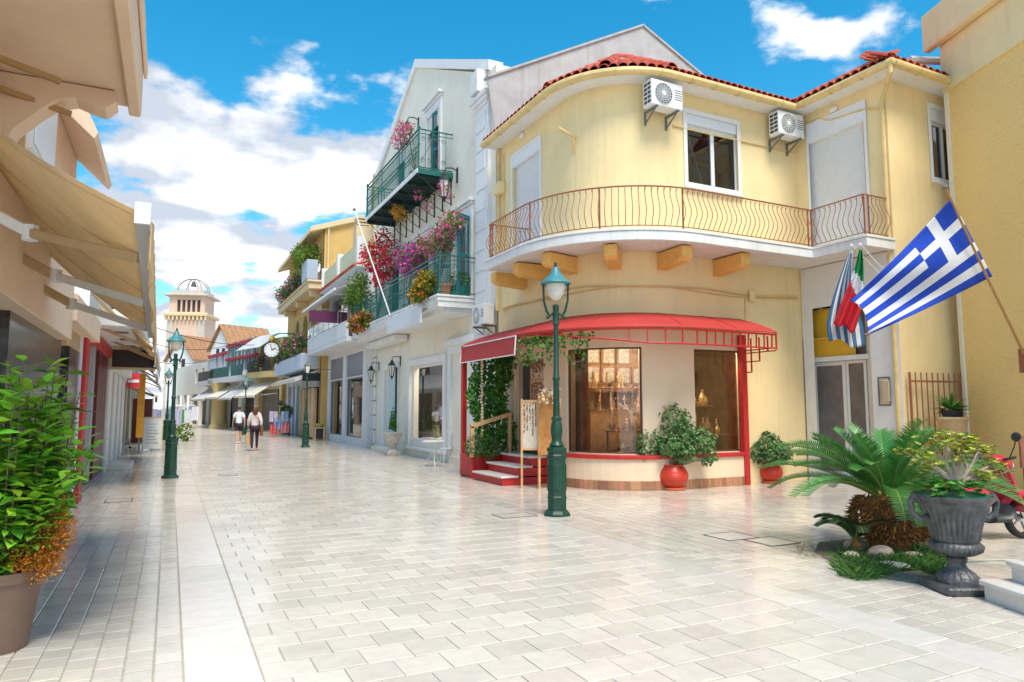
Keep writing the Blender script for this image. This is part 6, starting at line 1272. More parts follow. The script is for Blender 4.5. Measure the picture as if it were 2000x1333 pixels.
seg(yB, yC, LFX - .3, .1, 3.0, 'pane', M_glass, .02); seg(yD + .02, yD + .1, LFX + .05, 0, 3.0, 'white_strip', M_alu, .08)
seg(yD + .2, yD + .75, LFX + .10, 0, 3.25, 'red_post', M_red, .16, .01); yE, yF = at_x(178, 800, LFX).y, at_x(190, 800, LFX).y; yG = at_x(207, 800, LFX).y
seg(yD + .75, yE, LFX - .1, .15, 2.9, 'pane', M_glass, .02); seg(yE, yE + .35, LFX + .0, .12, 2.95, 'grey_mullion', mat('grey aluminium', (.38, .40, .42), .35, .05), .12); seg(yE + .35, yF, LFX - .1, .15, 2.9, 'pane', M_glass, .02); seg(yF, yG, LFX - .02, 0, 3.2, 'maroon_panel', mat('maroon panel', (.13, .015, .015), .4, .15), .2)
seg(yD + .3, yG, LFX + .02, -.0, .1, 'threshold', M_gpan, .4); MB().box(-2.0, LFX + .06, yD + .3, yG, 2.95, 3.2).build('red_lintel', M_red, ms_)
MB().box(-3.6, -3.5, 5, yG, 0, 3).build('inner_wall', M_off, ms_); MB().box(-3.5, -1.9, 5, yG, .0, .03).build('floor', M_off, ms_); MB().box(-4, -.55, 15.35, yG + .3, 3.25, 3.45).build('porch_ceiling', M_white, ms_)
for y in (16.5, 18.2, 20): MB().box(-1.1, -.85, y, y + .25, 3.225, 3.249).build('downlight', mat('bronze fitting', (.25, .15, .08), .4, .1), ms_)
sb_ = root('dark_sign_box', (-1, yG, 3), 'dark projecting sign box with pale frame over the white columns', 'sign'); MB().box(-1.4, -.42, yG + .1, yG + .3, 2.72, 3.18).build('panel', mat('brown black', (.035, .025, .022), .4, .1), sb_); f = MB(); f.box(-1.44, -.38, yG + .08, yG + .32, 3.18, 3.24).box(-1.44, -.38, yG + .08, yG + .32, 2.66, 2.72).box(-1.44, -1.4, yG + .08, yG + .32, 2.72, 3.18); f.build('frame', M_ochl, sb_)
wc_ = root('white_column_shop', (-2, 25, 0), 'white shopfront with slim columns and maroon doors', 'shop')
MB().box(-6, -2.0, yG + .4, 33, 0, 5.2).build('wall', M_off, wc_)
y = yG + .15
for i in range(4):
    MB().box(-1.75, LFX + .02, y, y + 1.1, 0, 2.66).build('column', M_white, wc_, bevel=.01); [MB().box(LFX + .02, LFX + .03, y + .02, y + 1.08, .15 + k * .5, .15 + k * .5 + .48).build('facing_tile', M_white, wc_) for k in range(5)]
    MB().box(-1.95, -1.7, y + 1.15, y + 1.85, 0, 2.6).build('maroon_door', mat('maroon panel', (.13, .015, .015)), wc_); y += 2.0
MB().box(-1.9, -.85, yG + .9, yG + 2.4, .001, .16).build('step', M_tread, wc_, bevel=.01); MB().box(-2, -1.2, yG + .4, 30, 2.67, 3.1).build('lintel', M_white, wc_)
# near awning
na = root('beige_awning', (-.3, 6.5, 2.8), 'large beige folding arm awning seen from below', 'awning')
F0, F1 = D(279, 418, 3.85), D(296, 652, 8.3); W0 = at_x(-160, 118, -1.78); W1 = Vector((-1.78, F1.y + .1, F1.z + 1.35))
def awp(u, v): p = W0.lerp(W1, u).lerp(F0.lerp(F1, u), v); p.z -= .10 * math.sin(math.pi * v) + .015 * math.sin(u * 25) * math.sin(math.pi * v); return p
MB().grid(awp, 40, 14).build('canvas', M_canvas, na, smooth=True, solid=.006)
for u in (.02, .26, .5, .74, .98): MB().tube([awp(u, i / 12) - Vector((0, 0, .006)) for i in range(13)], .006, 4).build('seam', M_canvas, na)
MB().bar(F0, F1, .07, .11).build('front_bar', mat('grey aluminium', (.38, .40, .42)), na); MB().obox(F0 + Vector((0, -.012, 0)), (.04, 0, 0), (0, .01, 0), (0, 0, .06)).build('end_cap', M_alu, na)
MB().grid(lambda u, v: F0.lerp(F1, u) + Vector((.045 + .012 * math.sin(u * 90), 0, -.04 - v * (.22 + .03 * math.sin(u * 70)))), 120, 3).build('valance', M_canvas, na, solid=.005)
M_armb = mat('beige arm', (.48, .33, .17), .4, .08)
for i, u in enumerate((.10, .46, .80)):
    a = W0.lerp(W1, u) + Vector((0, 0, -.75)); b = F0.lerp(F1, min(.98, u + .12)) + Vector((-.04, 0, 0)); e = a.lerp(b, .48) + Vector((0, .38, -.06)); m = MB(); m.bar(a, e, .07, .085); o = m.build('upper_arm', M_alu if i == 0 else M_armb, na, bevel=.01); m = MB(); m.bar(e, b, .06, .075); o2 = m.build('fore_arm', M_armb if i == 0 else M_alu, na, bevel=.01); MB().tube([e + Vector((0, 0, .06)), e - Vector((0, 0, .06))], .055, 10).build('elbow', M_alu, na)
MB().bar(W0 + Vector((.06, 0, -.75)), W1 + Vector((.06, 0, -.75)), .09, .09).build('torsion_bar', M_alu, na)
# more awnings farther down the left side
def left_awning(y0, y1, xw, xf, zw, zf, m_, lab, stripes=None):
    r_ = root('shop_awning', (xf, (y0 + y1) / 2, zf), lab, 'awning'); MB().grid(lambda u, v: Vector((xw + (xf - xw) * v, y0 + (y1 - y0) * u, zw + (zf - zw) * v)), 4, 4).build('canvas', m_, r_, solid=.02); MB().bar((xf, y0, zf), (xf, y1, zf), .08, .12).build('front_bar', M_alu, r_)
    for y in (y0 + .3, y1 - .3): MB().bar((xw, y, zw - .6), (xf, y, zf), .06, .06).build('arm', M_armb, r_)
    MB().grid(lambda u, v: Vector((xf + .02, y0 + (y1 - y0) * u, zf - .05 - .22 * v)), 8, 2).build('valance', m_, r_, solid=.01)
    if stripes:
        for k in range(5): yy = y0 + (y1 - y0) * (k + .3) / 5; MB().prism([(xw, yy, zw + .03), (xf, yy, zf + .03), (xf, yy + .12, zf + .03), (xw, yy + .12, zw + .03)], (0, 0, .01)).build('stripe', stripes, r_)
left_awning(15.8, 19.5, -1.5, -.32, 3.95, 2.85, M_canvas, 'beige awning with open frame over the red post'); left_awning(20.2, 25.5, -1.5, -.35, 4.0, 2.9, M_wcan, 'pale awning over the white columns'); left_awning(27, 33, -1.8, -.5, 4.2, 2.9, mat('grey canvas', (.45, .43, .42), .8, .06, trans=.2), 'grey awning beyond the white columns')
left_awning(34, 40, -1.9, -.6, 3.3, 2.2, M_dark, 'black and white striped awning above the clothes rails', M_wcan); left_awning(42, 52, -2.0, -.6, 4.2, 3.0, M_wcan, 'long white awning at the far left shops')
def lhouse(y0, y1, zt, x, m_, lab, rail_=False):
    r_ = root('left_house', (x - 3, (y0 + y1) / 2, 0), lab, 'house'); P_ = Path([(x, y0), (x, y1)], out=-1); n = max(1, int((y1 - y0) / 3.5)); w_ = (y1 - y0) / n; o_ = [[w_ * i + .5, w_ * (i + 1) - .5, .1, 2.8] for i in range(n)] + [[w_ * i + 1.1, w_ * (i + 1) - 1.1, 4.0, min(zt - .5, 6.0)] for i in range(n) if zt > 5.5]
    wall(MB(), P_, 0, zt, o_, .3).build('front_wall', m_, r_); MB().box(x - 6, x - .31, y0, y0 + .3, 0, zt).build('side_wall', m_, r_); MB().box(x - 1.6, x - 1.5, y0 + .3, y1, 0, zt - .1).build('inner_wall', M_room, r_); MB().box(x - 6, x - .31, y0, y1, zt - .2, zt).build('roof', m_, r_); MB().box(x - .3, x + .14, y0 - .05, y1, zt + .002, zt + .2).build('cornice', M_otile if rail_ else M_white, r_)
    if rail_:
        MB().bar((x, y0, zt + 1.2), (x, y1, zt + 1.2), .04, .04).build('top_rail', M_blk, r_)
        for i in range(int((y1 - y0) / .5)): MB().bar((x, y0 + i * .5, zt + .2), (x, y0 + i * .5, zt + 1.2), .03, .03, (0, 1, 0)).build('baluster', M_blk, r_)
lhouse(33.2, 44, 6.0, -1.8, M_cream, 'cream terrace house with tiled edge behind the left awnings', True); lhouse(44.2, 58, 7.2, -1.9, M_off, 'white house farther along the left side'); lhouse(58.5, 80, 6.4, -2.4, M_pink, 'pink house at the far left of the street')
# boards and goods on the left
p = at_z(275, 876); mb_ = root('maroon_board', (p.x, p.y, 0), 'maroon board on a wheeled metal frame beside the columns', 'board'); MB().box(p.x - .38, p.x + .35, p.y, p.y + .05, .22, 2.05).build('panel', mat('maroon panel', (.13, .015, .015)), mb_); f = MB(); f.box(p.x - .42, p.x - .385, p.y - .02, p.y + .07, .06, 2.08).box(p.x + .355, p.x + .39, p.y - .02, p.y + .07, .06, 2.08).box(p.x - .385, p.x + .355, p.y - .02, p.y + .07, .16, .21); f.build('frame', M_ochl, mb_)
for dx in (-.4, .37): MB().tube([(p.x + dx, p.y - .03, .05), (p.x + dx, p.y + .03, .05)], .05, 10).build('wheel', M_dark, mb_)
p = at_z(297, 879); af = root('menu_stand', (p.x, p.y, 0), 'white A frame pavement board facing the street', 'pavement sign')
for sg_, nm in ((-1, 'front_panel'), (1, 'rear_panel')): m = MB(); m.prism([(p.x - .33, p.y + sg_ * .28, .05), (p.x + .33, p.y + sg_ * .28, .05), (p.x + .33, p.y + sg_ * .03, 1.25), (p.x - .33, p.y + sg_ * .03, 1.25)], (0, .02 * sg_, 0)); m.build(nm, mat('whiteboard', (.74, .73, .69), .5, .05), af)
f = MB(); 
for sx in (-.35, .33): f.bar((p.x + sx, p.y - .31, 0), (p.x + sx, p.y - .04, 1.3), .04, .04)
f.bar((p.x - .35, p.y - .04, 1.28), (p.x + .33, p.y - .04, 1.28), .04, .05); f.build('frame', M_ochl, af)
for i in range(7): MB().bar((p.x - .22, p.y - .262 + i * .0 + .031 * (i + 1) - .05, .30 + i * .12), (p.x + .2 - .05 * (i % 3), p.y - .262 + .031 * (i + 1) - .05, .30 + i * .12), .012, .018).build('written_line', mat('grey ink', (.35, .35, .36), .6), af)
rs = root('red_white_sign', (-1.1, 27.2, 2.6), 'red sign with a white bar on the left shopfronts', 'sign'); MB().box(-1.35, -.95, 27.1, 27.15, 2.35, 2.85).build('panel', mat('sign red', (.62, .03, .05), .5), rs); MB().box(-1.32, -.98, 27.085, 27.099, 2.53, 2.63).build('bar', M_white, rs)
os_ = root('orange_sign', (-1.0, 28.6, 2), 'tall narrow orange sign post beside the red sign', 'sign'); MB().box(-1.05, -.82, 28.5, 28.6, .6, 2.9).build('panel', mat('orange sign', (.72, .32, .02), .5), os_); MB().box(-.97, -.90, 28.52, 28.58, 0, .6).build('foot', M_grey, os_)
def clothes_rail(px, py, lab, cols, seed):
    p = at_z(px, py); r_ = root('clothes_rail', (p.x, p.y, 0), lab, 'clothes rail'); q = random.Random(seed); f = MB(); f.tube([(p.x, p.y, 0), (p.x, p.y, 1.9)], .02, 6).tube([(p.x - .5, p.y, 1.8), (p.x + .5, p.y, 1.8)], .015, 5).tube([(p.x - .45, p.y, .05), (p.x + .45, p.y, .05)], .02, 5).tube([(p.x, p.y - .35, .05), (p.x, p.y + .35, .05)], .02, 5); f.build('frame', M_alu, r_)
    for i in range(7):
        x = p.x - .48 + i * .16; c = cols[i % len(cols)]; z = q.uniform(1.5, 1.75); yy = p.y + q.uniform(-.2, .1); h = q.uniform(.6, .95)
        MB().grid(lambda u, v: Vector((x - .15 + .34 * u, yy + .05 * math.sin(u * 11 + i), z - h * v + .05 * math.sin(u * math.pi))), 8, 4).build('garment', mat(c[0], c[1], .85, .15, 6), r_, solid=.02)
    foliage(MB(), [((p.x + q.uniform(-.2, .2), p.y - .25, .45), .38)], 150, .18, .10, seed).build('greenery', M_lf, r_)
WL, LV, GN, TQ = ('white cotton', (.72, .72, .76)), ('lavender cotton', (.48, .48, .68)), ('green cotton', (.10, .40, .10)), ('turquoise cotton', (.10, .38, .45))
clothes_rail(358, 862, 'clothes rail of white shirts beside the hooded lamp post', [WL, LV, WL, GN], 4); clothes_rail(318, 858, 'clothes rail of blue and lavender clothes behind the lamp post', [LV, TQ, LV, WL], 7); clothes_rail(340, 850, 'farther clothes rail of mixed garments', [TQ, WL, GN, LV], 9)
# potted laurel in the foreground
pc = Vector((-1.02, 6.02, 0)); lp = root('potted_laurel', pc, 'glossy green laurel bush in a brown plastic pot', 'potted plant')
MB().lathe([(.20, 0), (.265, .47), (.285, .47), (.29, .54), (.26, .54), (.24, .46), (.01, .46)], pc, 28).build('pot', mat('brown plastic pot', (.20, .12, .085), .5, .1, 5, dirt=.15), lp, smooth=True)
m = MB(); lf = MB(); q = random.Random(17)
def oval(p, d, nrm, ln, wd):                                   # oval leaf folded along its rib and curling down at the tip
    d = d.normalized(); sd = d.cross(nrm).normalized(); u = sd.cross(d); c = q.uniform(.05, .22); k = q.uniform(.1, .35)
    R_ = [p + d * ln * t + u * (-c * ln * t * t) for t in (0, .28, .62, 1)]; w_ = (0, .5, .42, 0)
    mb_v = [R_[0], R_[1], R_[2], R_[3]] + [R_[i] + sd * s_ * wd * w_[i] + u * wd * k * .5 for i in (1, 2) for s_ in (-1, 1)]
    lf.add(mb_v, [(0, 1, 4), (0, 5, 1), (1, 2, 6, 4), (1, 5, 7, 2), (2, 3, 6), (2, 7, 3)])
for i in range(125):
    a = q.uniform(0, 6.283); b = pc + Vector((.12 * math.cos(a), .12 * math.sin(a), .46)); h = q.uniform(.22, 1.5); sp_ = (.20 + .27 * math.sin(min(1, h / 1.3) * 2.4)) * q.uniform(.35, 1.15); e = pc + Vector((sp_ * math.cos(a), sp_ * math.sin(a), .52 + h)); mid = b.lerp(e, .5) + Vector((math.cos(a), math.sin(a), 0)) * .05; m.tube([b, mid, e], [.010, .007, .003], 5)
    for k in range(40):
        t = .10 + .92 * k / 40; c = b.lerp(mid, t * 2) if t < .5 else mid.lerp(e, min(1, t * 2 - 1)); d = Matrix.Rotation(k * 2.4 + i, 3, 'Z') @ Vector((1, 0, q.uniform(-.35, .8))); g_ = q.uniform(.09, .165); oval(c, d, Vector((0, 0, 1)) + rv(q) * .5, g_, g_ * q.uniform(.42, .55))
m.build('stems', M_stem, lp); lf.build('leaves', mat('laurel leaf', (.24, .52, .045), .28, .12, 8, rnd=.6, hue=.035, trans=.28), lp, smooth=True, ang=80)
pc2 = pc + Vector((.23, -.10, .5)); op_ = root('orange_conifer', pc2, 'dried orange conifer growing at the side of the brown pot', 'plant'); MB().cyl(pc2 + Vector((-.08, .04, -.03)), pc2 + Vector((0, 0, .5)), .012).build('trunk', M_stem, op_)
foliage(MB(), [(pc2 + Vector((.02, 0, .10)), .17), (pc2 + Vector((.06, -.02, .28)), .17), (pc2 + Vector((.03, .02, .46)), .13), (pc2 + Vector((-.06, -.08, .16)), .14)], 6500, .030, .012, 6, .15, -.5).build('foliage', mat('rust foliage', (.58, .21, .02), .7, .15, 8, rnd=.5, hue=.02), op_)
# ================================================================ RIGHT EDGE: TEXTURED HOUSE, GATE, FLAGS, SCOOTER, STEPS
M_tex = bpy.data.materials.new('combed yellow render'); M_tex.use_nodes = True; n_ = M_tex.node_tree.nodes; l_ = M_tex.node_tree.links; pb_ = n_['Principled BSDF']
tn = n_.new('ShaderNodeTexCoord'); mp = n_.new('ShaderNodeMapping'); mp.inputs['Scale'].default_value = (9, 9, 26); l_.new(tn.outputs['Object'], mp.inputs[0]); nz = n_.new('ShaderNodeTexNoise'); nz.inputs['Scale'].default_value = 1; nz.inputs['Detail'].default_value = 3; l_.new(mp.outputs[0], nz.inputs['Vector'])
rp = n_.new('ShaderNodeValToRGB'); rp.color_ramp.elements[0].color = (.90, .62, .22, 1); rp.color_ramp.elements[1].color = (.90, .66, .29, 1); l_.new(nz.outputs['Fac'], rp.inputs[0]); l_.new(rp.outputs[0], pb_.inputs['Base Color']); pb_.inputs['Roughness'].default_value = .85
bp = n_.new('ShaderNodeBump'); bp.inputs['Strength'].default_value = .9; bp.inputs['Distance'].default_value = .04; l_.new(nz.outputs['Fac'], bp.inputs['Height']); l_.new(bp.outputs[0], pb_.inputs['Normal'])
P0 = at_z(1895, 955); dv = Vector((-math.sin(R(22)), -math.cos(R(22)), 0)); rn = Vector((math.cos(R(22)), -math.sin(R(22)), 0)); UZ = Vector((0, 0, 1))
th = root('textured_yellow_house', P0, 'deep yellow house with combed render and cream cornice', 'house')
MB().prism([P0, P0 + dv * 5, P0 + dv * 5 + rn * 6, P0 + rn * 6], UZ * 8.5).build('wall', M_tex, th); MB().obox(P0 + dv * .045 - rn * .01 + UZ * 4.25, dv * .045, rn * .03, UZ * 4.24).build('corner_strip', M_cream, th)
MB().prism([P0 - dv * .02 - rn * .05 + UZ * 8.5, P0 + dv * 5 - rn * .05 + UZ * 8.5, P0 + dv * 5 - rn * .05 + UZ * 10.4, P0 - dv * .02 - rn * .05 + UZ * 10.4], rn * 2.5).build('cornice', mat('cream yellow cornice', (.84, .70, .40), .8, .06, 2, streak=.15), th); MB().prism([P0 - dv * .30 - rn * .25 + UZ * 9.55, P0 + dv * 5 - rn * .25 + UZ * 9.55, P0 + dv * 5 - rn * .25 + UZ * 10.4, P0 - dv * .30 - rn * .25 + UZ * 10.4], rn * .19).build('eaves', mat('cream yellow cornice', (.84, .70, .40)), th, bevel=.03)
MB().tube([P0 - dv * .5 - rn * .42 + UZ * 9.5, P0 - dv * .5 + rn * 2 + UZ * 9.5], .09, 8).build('gutter', M_slabw, th, smooth=True)
gt_ = root('iron_gate', (13.42, 8.5, 0), 'rust red iron gate between the yellow houses', 'gate'); ga, gb_ = Vector((13.42, 9.0, 0)), Vector((P0.x - .02, P0.y + .06, 0)); zt = 2.38
for z in (.15, zt - .18): MB().bar(ga + UZ * z, gb_ + UZ * z, .035, .035).build('cross_rail', M_rust, gt_)
for i in range(10): p = ga.lerp(gb_, i / 9); m = MB(); m.tube([p + UZ * .02, p + UZ * zt], .026 if i in (0, 9) else .013, 6); m.build('post' if i in (0, 9) else 'bar', M_rust, gt_)
gp_ = root('gate_planter', (14.0, 8.55, 0), 'sandy stone planter with a spreading plant behind the iron gate', 'planter'); MB().lathe([(.18, 0), (.18, .6), (.14, .65), (.11, .8), (.11, .95), (.15, 1.0), (.23, 1.25), (.27, 1.42), (.29, 1.44), (.27, 1.48), (.2, 1.42)], (14.0, 8.55, 0), 20).build('urn', mat('sandstone', (.55, .38, .20), .85, .15, 10, .2, 40), gp_, smooth=True); MB().lathe([(.15, 1.42), (.2, 1.62), (.17, 1.62)], (14.0, 8.55, 0), 14).build('inner_pot', M_dark, gp_)
lm = MB(); q = random.Random(2)
for i in range(60): a = q.uniform(0, 6.283); c = Vector((14.0, 8.55, 1.62)) + rv(q) * .08; leaf(lm, c, Vector((math.cos(a), math.sin(a), q.uniform(-.2, .8))), UZ, q.uniform(.28, .5), .09, .1)
lm.build('leaves', mat('strap leaf', (.06, .20, .03), .4, .1, 5, rnd=.4), gp_)
# flags
M_fb = mat('flag blue', (.005, .06, .50), .7, .08, 4, trans=.2); M_fw = mat('flag white', (.78, .79, .82), .7, .03, 4, trans=.2); M_fb2 = mat('faded flag blue', (.06, .19, .38), .7, .1, 4, trans=.2); M_fg = mat('flag green', (.01, .26, .08), .7, .06, 4, trans=.2); M_fr = mat('flag red', (.62, .015, .03), .7, .06, 4, trans=.2)
def flag_mesh(name, fn, nu, nv, pick, mats, par):
    m = MB(); m.grid(fn, nu, nv); o = m.build(name, None, par, smooth=True, solid=.004, ang=80); me = o.data
    for x in mats: me.materials.append(x)
    for i, p in enumerate(me.polygons): p.material_index = pick((i // nv + .5) / nu, (i % nv + .5) / nv)
    return o
def greek(u, v):
    k = int(v * 9)
    if u * 13.5 < 5 and k < 5: return 1 if (2 <= u * 13.5 < 3 or k == 2) else 0
    return k % 2
f1 = root('greek_flag', D(2000, 690, 12.5), 'large blue and white striped flag with a cross on a wooden pole', 'flag')
tip = D(1846, 366, 11.2); bs_ = D(2004, 700, 12.6)
MB().tube([bs_, bs_.lerp(tip, .5) + Vector((0, 0, -.03)), tip], [.024, .022, .018], 8).build('pole', mat('varnished pole', (.40, .22, .08), .4, .15, 10), f1, smooth=True); MB().sphere(tip, .05, 8, 6, .7).build('pole_cap', M_grey, f1)
m = MB(); bq = D(2002, 705, 12.6); m.obox(bq, rn * .07, dv * .06, UZ * .22); m.build('pole_bracket', M_rust, f1)
def q3(a, b, c, t): return tuple(a[i] * (1 - t) ** 2 + 2 * (2 * b[i] - .5 * a[i] - .5 * c[i]) * t * (1 - t) * 1.0 + c[i] * t * t for i in range(2)) if False else tuple((1 - t) * (1 - 2 * t) * a[i] + 4 * t * (1 - t) * b[i] + t * (2 * t - 1) * c[i] for i in range(2))
def gf_(u, v):
    t = q3((1858, 388), (1752, 500), (1660, 588), u); b = q3((1938, 540), (1812, 602), (1692, 656), u); bow = .0
    x = t[0] + (b[0] - t[0]) * v; y = t[1] + (b[1] - t[1]) * v; x += 16 * math.sin(v * math.pi) * u; y -= 7 * math.sin(v * math.pi * 2) * u
    dep = 11.35 + .75 * v * (1 - u) - .6 * u + .16 * math.sin(u * 8 + v * 5) * (.25 + u) + .10 * math.sin(v * 9 + u * 3) * u; return D(x, y, dep)
flag_mesh('flag_cloth', gf_, 54, 36, greek, [M_fb, M_fw], f1)
f2 = root('tricolour_flag', D(1680, 485, 13.0), 'drooping green, white and red flag under the balcony', 'flag')
def pole2(px0, py0, par): a = D(px0, py0, 12.9); b = Vector((13.25, a.y + .25, a.z - .9)); MB().tube([a, b], .014, 6).build('pole', M_alu, par, smooth=True); MB().sphere(a, .03, 8, 6).build('pole_cap', M_alu, par)
pole2(1680, 478, f2)
def drop(c0, c1, c2, w0, w1, dep, ph, fo):
    def fn(u, v): c = q3(c0, c1, c2, u); w_ = w0 + (w1 - w0) * min(1, u * 1.3); return D(c[0] + (v - .5) * 2 * w_, c[1] + 5 * math.sin(v * 9 + ph) * u + (v - .5) * 18 * u, dep + fo * math.sin(v * 11 + ph + u * 2) * (.3 + u))
    return fn
flag_mesh('flag_cloth', drop((1681, 488), (1672, 560), (1648, 640), 3, 20, 12.9, 0, .07), 30, 24, lambda u, v: 0 if u < .36 + .12 * (v - .5) else (1 if u < .58 + .3 * (v - .5) else 2), [M_fg, M_fw, M_fr], f2)
f3 = root('striped_flag', D(1664, 485, 13.2), 'faded blue and white striped flag hanging behind the tricolour', 'flag'); pole2(1663, 480, f3)
flag_mesh('flag_cloth', drop((1663, 490), (1650, 590), (1655, 672), 3, 36, 13.15, 2, .08), 30, 36, lambda u, v: int(v * 9) % 2, [M_fb2, M_fw], f3)
# scooter
M_scr = mat('scooter red', (.55, .02, .04), .25, .05, 3); M_tyre = mat('tyre', (.02, .02, .02), .8, .1); M_plas = mat('black plastic', (.03, .035, .035), .45, .1); M_chr = mat('chrome', (.6, .6, .6), .15, .02, metal=1)
fwc = at_z(2002, 1058); sc = root('parked_scooter', (0, 0, 0), 'red motor scooter with round mirrors parked behind the urn', 'scooter')
def wheel(x):
    m = MB(); r = .235; prof = [(r - .05, -.045), (r - .01, -.05), (r + .01, -.03), (r + .015, 0), (r + .01, .03), (r - .01, .05), (r - .05, .045)]; n = 24
    for a_, z in prof:
        for j in range(n): g_ = 2 * math.pi * j / n; m.v.append((x + a_ * math.cos(g_), z, .25 + a_ * math.sin(g_)))
    k = len(prof)
    for i in range(k):
        for j in range(n): m.f.append((i * n + j, i * n + (j + 1) % n, ((i + 1) % k) * n + (j + 1) % n, ((i + 1) % k) * n + j))
    w_ = m.build('wheel', M_tyre, sc, smooth=True); s = MB(); s.tube([(x, -.04, .25), (x, .04, .25)], .05, 10)
    for i in range(5): a_ = R(72 * i); s.bar((x, 0, .25), (x + .18 * math.cos(a_), 0, .25 + .18 * math.sin(a_)), .03, .03, (0, 1, 0))
    s.build('rim', M_chr, w_)
wheel(0); wheel(-1.22)
def loft(secs, nm, m_):                                        # (x, z, half width, half height) cross sections
    b = MB(); n = 12
    for x, z, hw_, hh in secs:
        for j in range(n): a_ = 2 * math.pi * j / n; b.v.append((x, hw_ * math.cos(a_), z + hh * math.sin(a_)))
    for i in range(len(secs) - 1):
        for j in range(n): k = (j + 1) % n; b.f.append((i * n + j, i * n + k, (i + 1) * n + k, (i + 1) * n + j))
    b.f.append(tuple(reversed(range(n)))); b.f.append(tuple((len(secs) - 1) * n + j for j in range(n))); return b.build(nm, m_, sc, smooth=True, ang=60)
loft([(.26, .44, .03, .02), (.16, .52, .07, .05), (0, .56, .08, .06), (-.14, .52, .08, .06), (-.22, .44, .05, .03)], 'front_mudguard', M_scr); loft([(-.50, .26, .14, .06), (-.30, .26, .16, .06), (-.24, .34, .17, .10)], 'footboard', M_plas)
m = MB(); m.grid(lambda u, v: Vector((-.10 - .16 * v + .10 * math.cos((u - .5) * 2.4) - .06, (u - .5) * .42 * (1 - .25 * v), .34 + .58 * v)), 10, 8); m.build('leg_shield', M_scr, sc, smooth=True, solid=.03)
m = MB(); m.tube([(0, .07, .25), (-.12, .06, .6), (-.24, .0, .95)], .025, 8).tube([(0, -.07, .25), (-.12, -.06, .6), (-.24, 0, .95)], .025, 8); m.build('fork', M_chr, sc)
loft([(-.08, .86, .05, .03), (-.14, .94, .12, .08), (-.26, .98, .14, .08), (-.36, .98, .08, .05)], 'handlebar_cowl', M_scr); MB().tube([(-.36, -.36, 1.02), (-.28, -.2, 1.0), (-.26, 0, .98), (-.28, .2, 1.0), (-.36, .36, 1.02)], .018, 8).build('handlebar', M_plas, sc, smooth=True); MB().sphere((-.10, 0, .92), .07, 10, 7).build('headlight', M_frost, sc, smooth=True)
for s in (-1, 1):
    MB().tube([(-.28, s * .2, 1.0), (-.26, s * .27, 1.14), (-.27, s * .31, 1.22)], .008, 6).build('mirror_stem', M_plas, sc); m = MB(); m.sphere((0, 0, 0), .075, 12, 8); m.v = [(-.27 + x * .25, s * .33 + y, 1.27 + z * .8) for x, y, z in m.v]; m.build('mirror', M_plas, sc, smooth=True)
loft([(-.45, .50, .10, .10), (-.60, .56, .15, .16), (-.95, .62, .17, .16), (-1.30, .68, .12, .10), (-1.48, .72, .04, .04)], 'rear_body', M_scr); loft([(-.48, .70, .09, .04), (-.62, .74, .14, .05), (-.95, .80, .15, .06), (-1.3, .84, .11, .05)], 'seat', M_plas); loft([(-.75, .30, .08, .08), (-1.0, .30, .12, .12), (-1.3, .30, .06, .08)], 'engine', M_grey); MB().tube([(-.7, .12, .05), (-.75, .08, .3)], .015, 6).build('stand', M_grey, sc)
hd = math.atan2(RT.y, RT.x) + R(12); sc.location = (fwc.x + .20, fwc.y + .12, .003); sc.rotation_euler = (R(-4), 0, hd)
# marble steps with railing at the right edge
S0 = at_z(1924, 1172); ms2 = root('marble_steps', S0, 'two white marble steps at the edge of the square', 'steps')
for i in range(2):
    a = S0 + rn * (.22 * i) - dv * (.0 - .05 * i) + UZ * (.17 * i); b = MB(); b.prism([a, a + dv * 2.4, a + dv * 2.4 + rn * 2.0, a + rn * 2.0], UZ * .12); b.build('riser', M_tread, ms2); b = MB(); a2 = a - rn * .03 - dv * .03 + UZ * .122; b.prism([a2, a2 + dv * 2.45, a2 + dv * 2.45 + rn * 2.0, a2 + rn * 2.0], UZ * .047); b.build('tread', M_tread, ms2, bevel=.008)
rl = root('step_railing', S0 + rn * .5 + UZ * .34, 'rust red iron handrail on the marble steps', 'railing'); b0 = S0 + rn * .36 + dv * .12 + UZ * .335
m = MB(); m.bar(b0, b0 + UZ * 1.05, .035, .035, rn).bar(b0 + rn * .09, b0 + rn * .09 + UZ * 1.05, .03, .03, dv); m.build('post', M_rust, rl); MB().tube([b0 + UZ * .80 - rn * .02, b0 + UZ * 1.02 - rn * .02, b0 + UZ * 1.12 + rn * .08, b0 + UZ * 1.12 + rn * .9], .028, 8).build('handrail', M_rust, rl, smooth=True)
hz_ = root('garden_hose', at_z(1900, 1100), 'thin pale hose lying on the paving behind the urn', 'hose'); MB().tube([at_z(x, y, .012) for x, y in ((1790, 1092), (1850, 1098), (1900, 1096), (1950, 1094), (2010, 1096))], .012, 6).build('tube', mat('hose', (.45, .44, .36), .5), hz_, smooth=True)
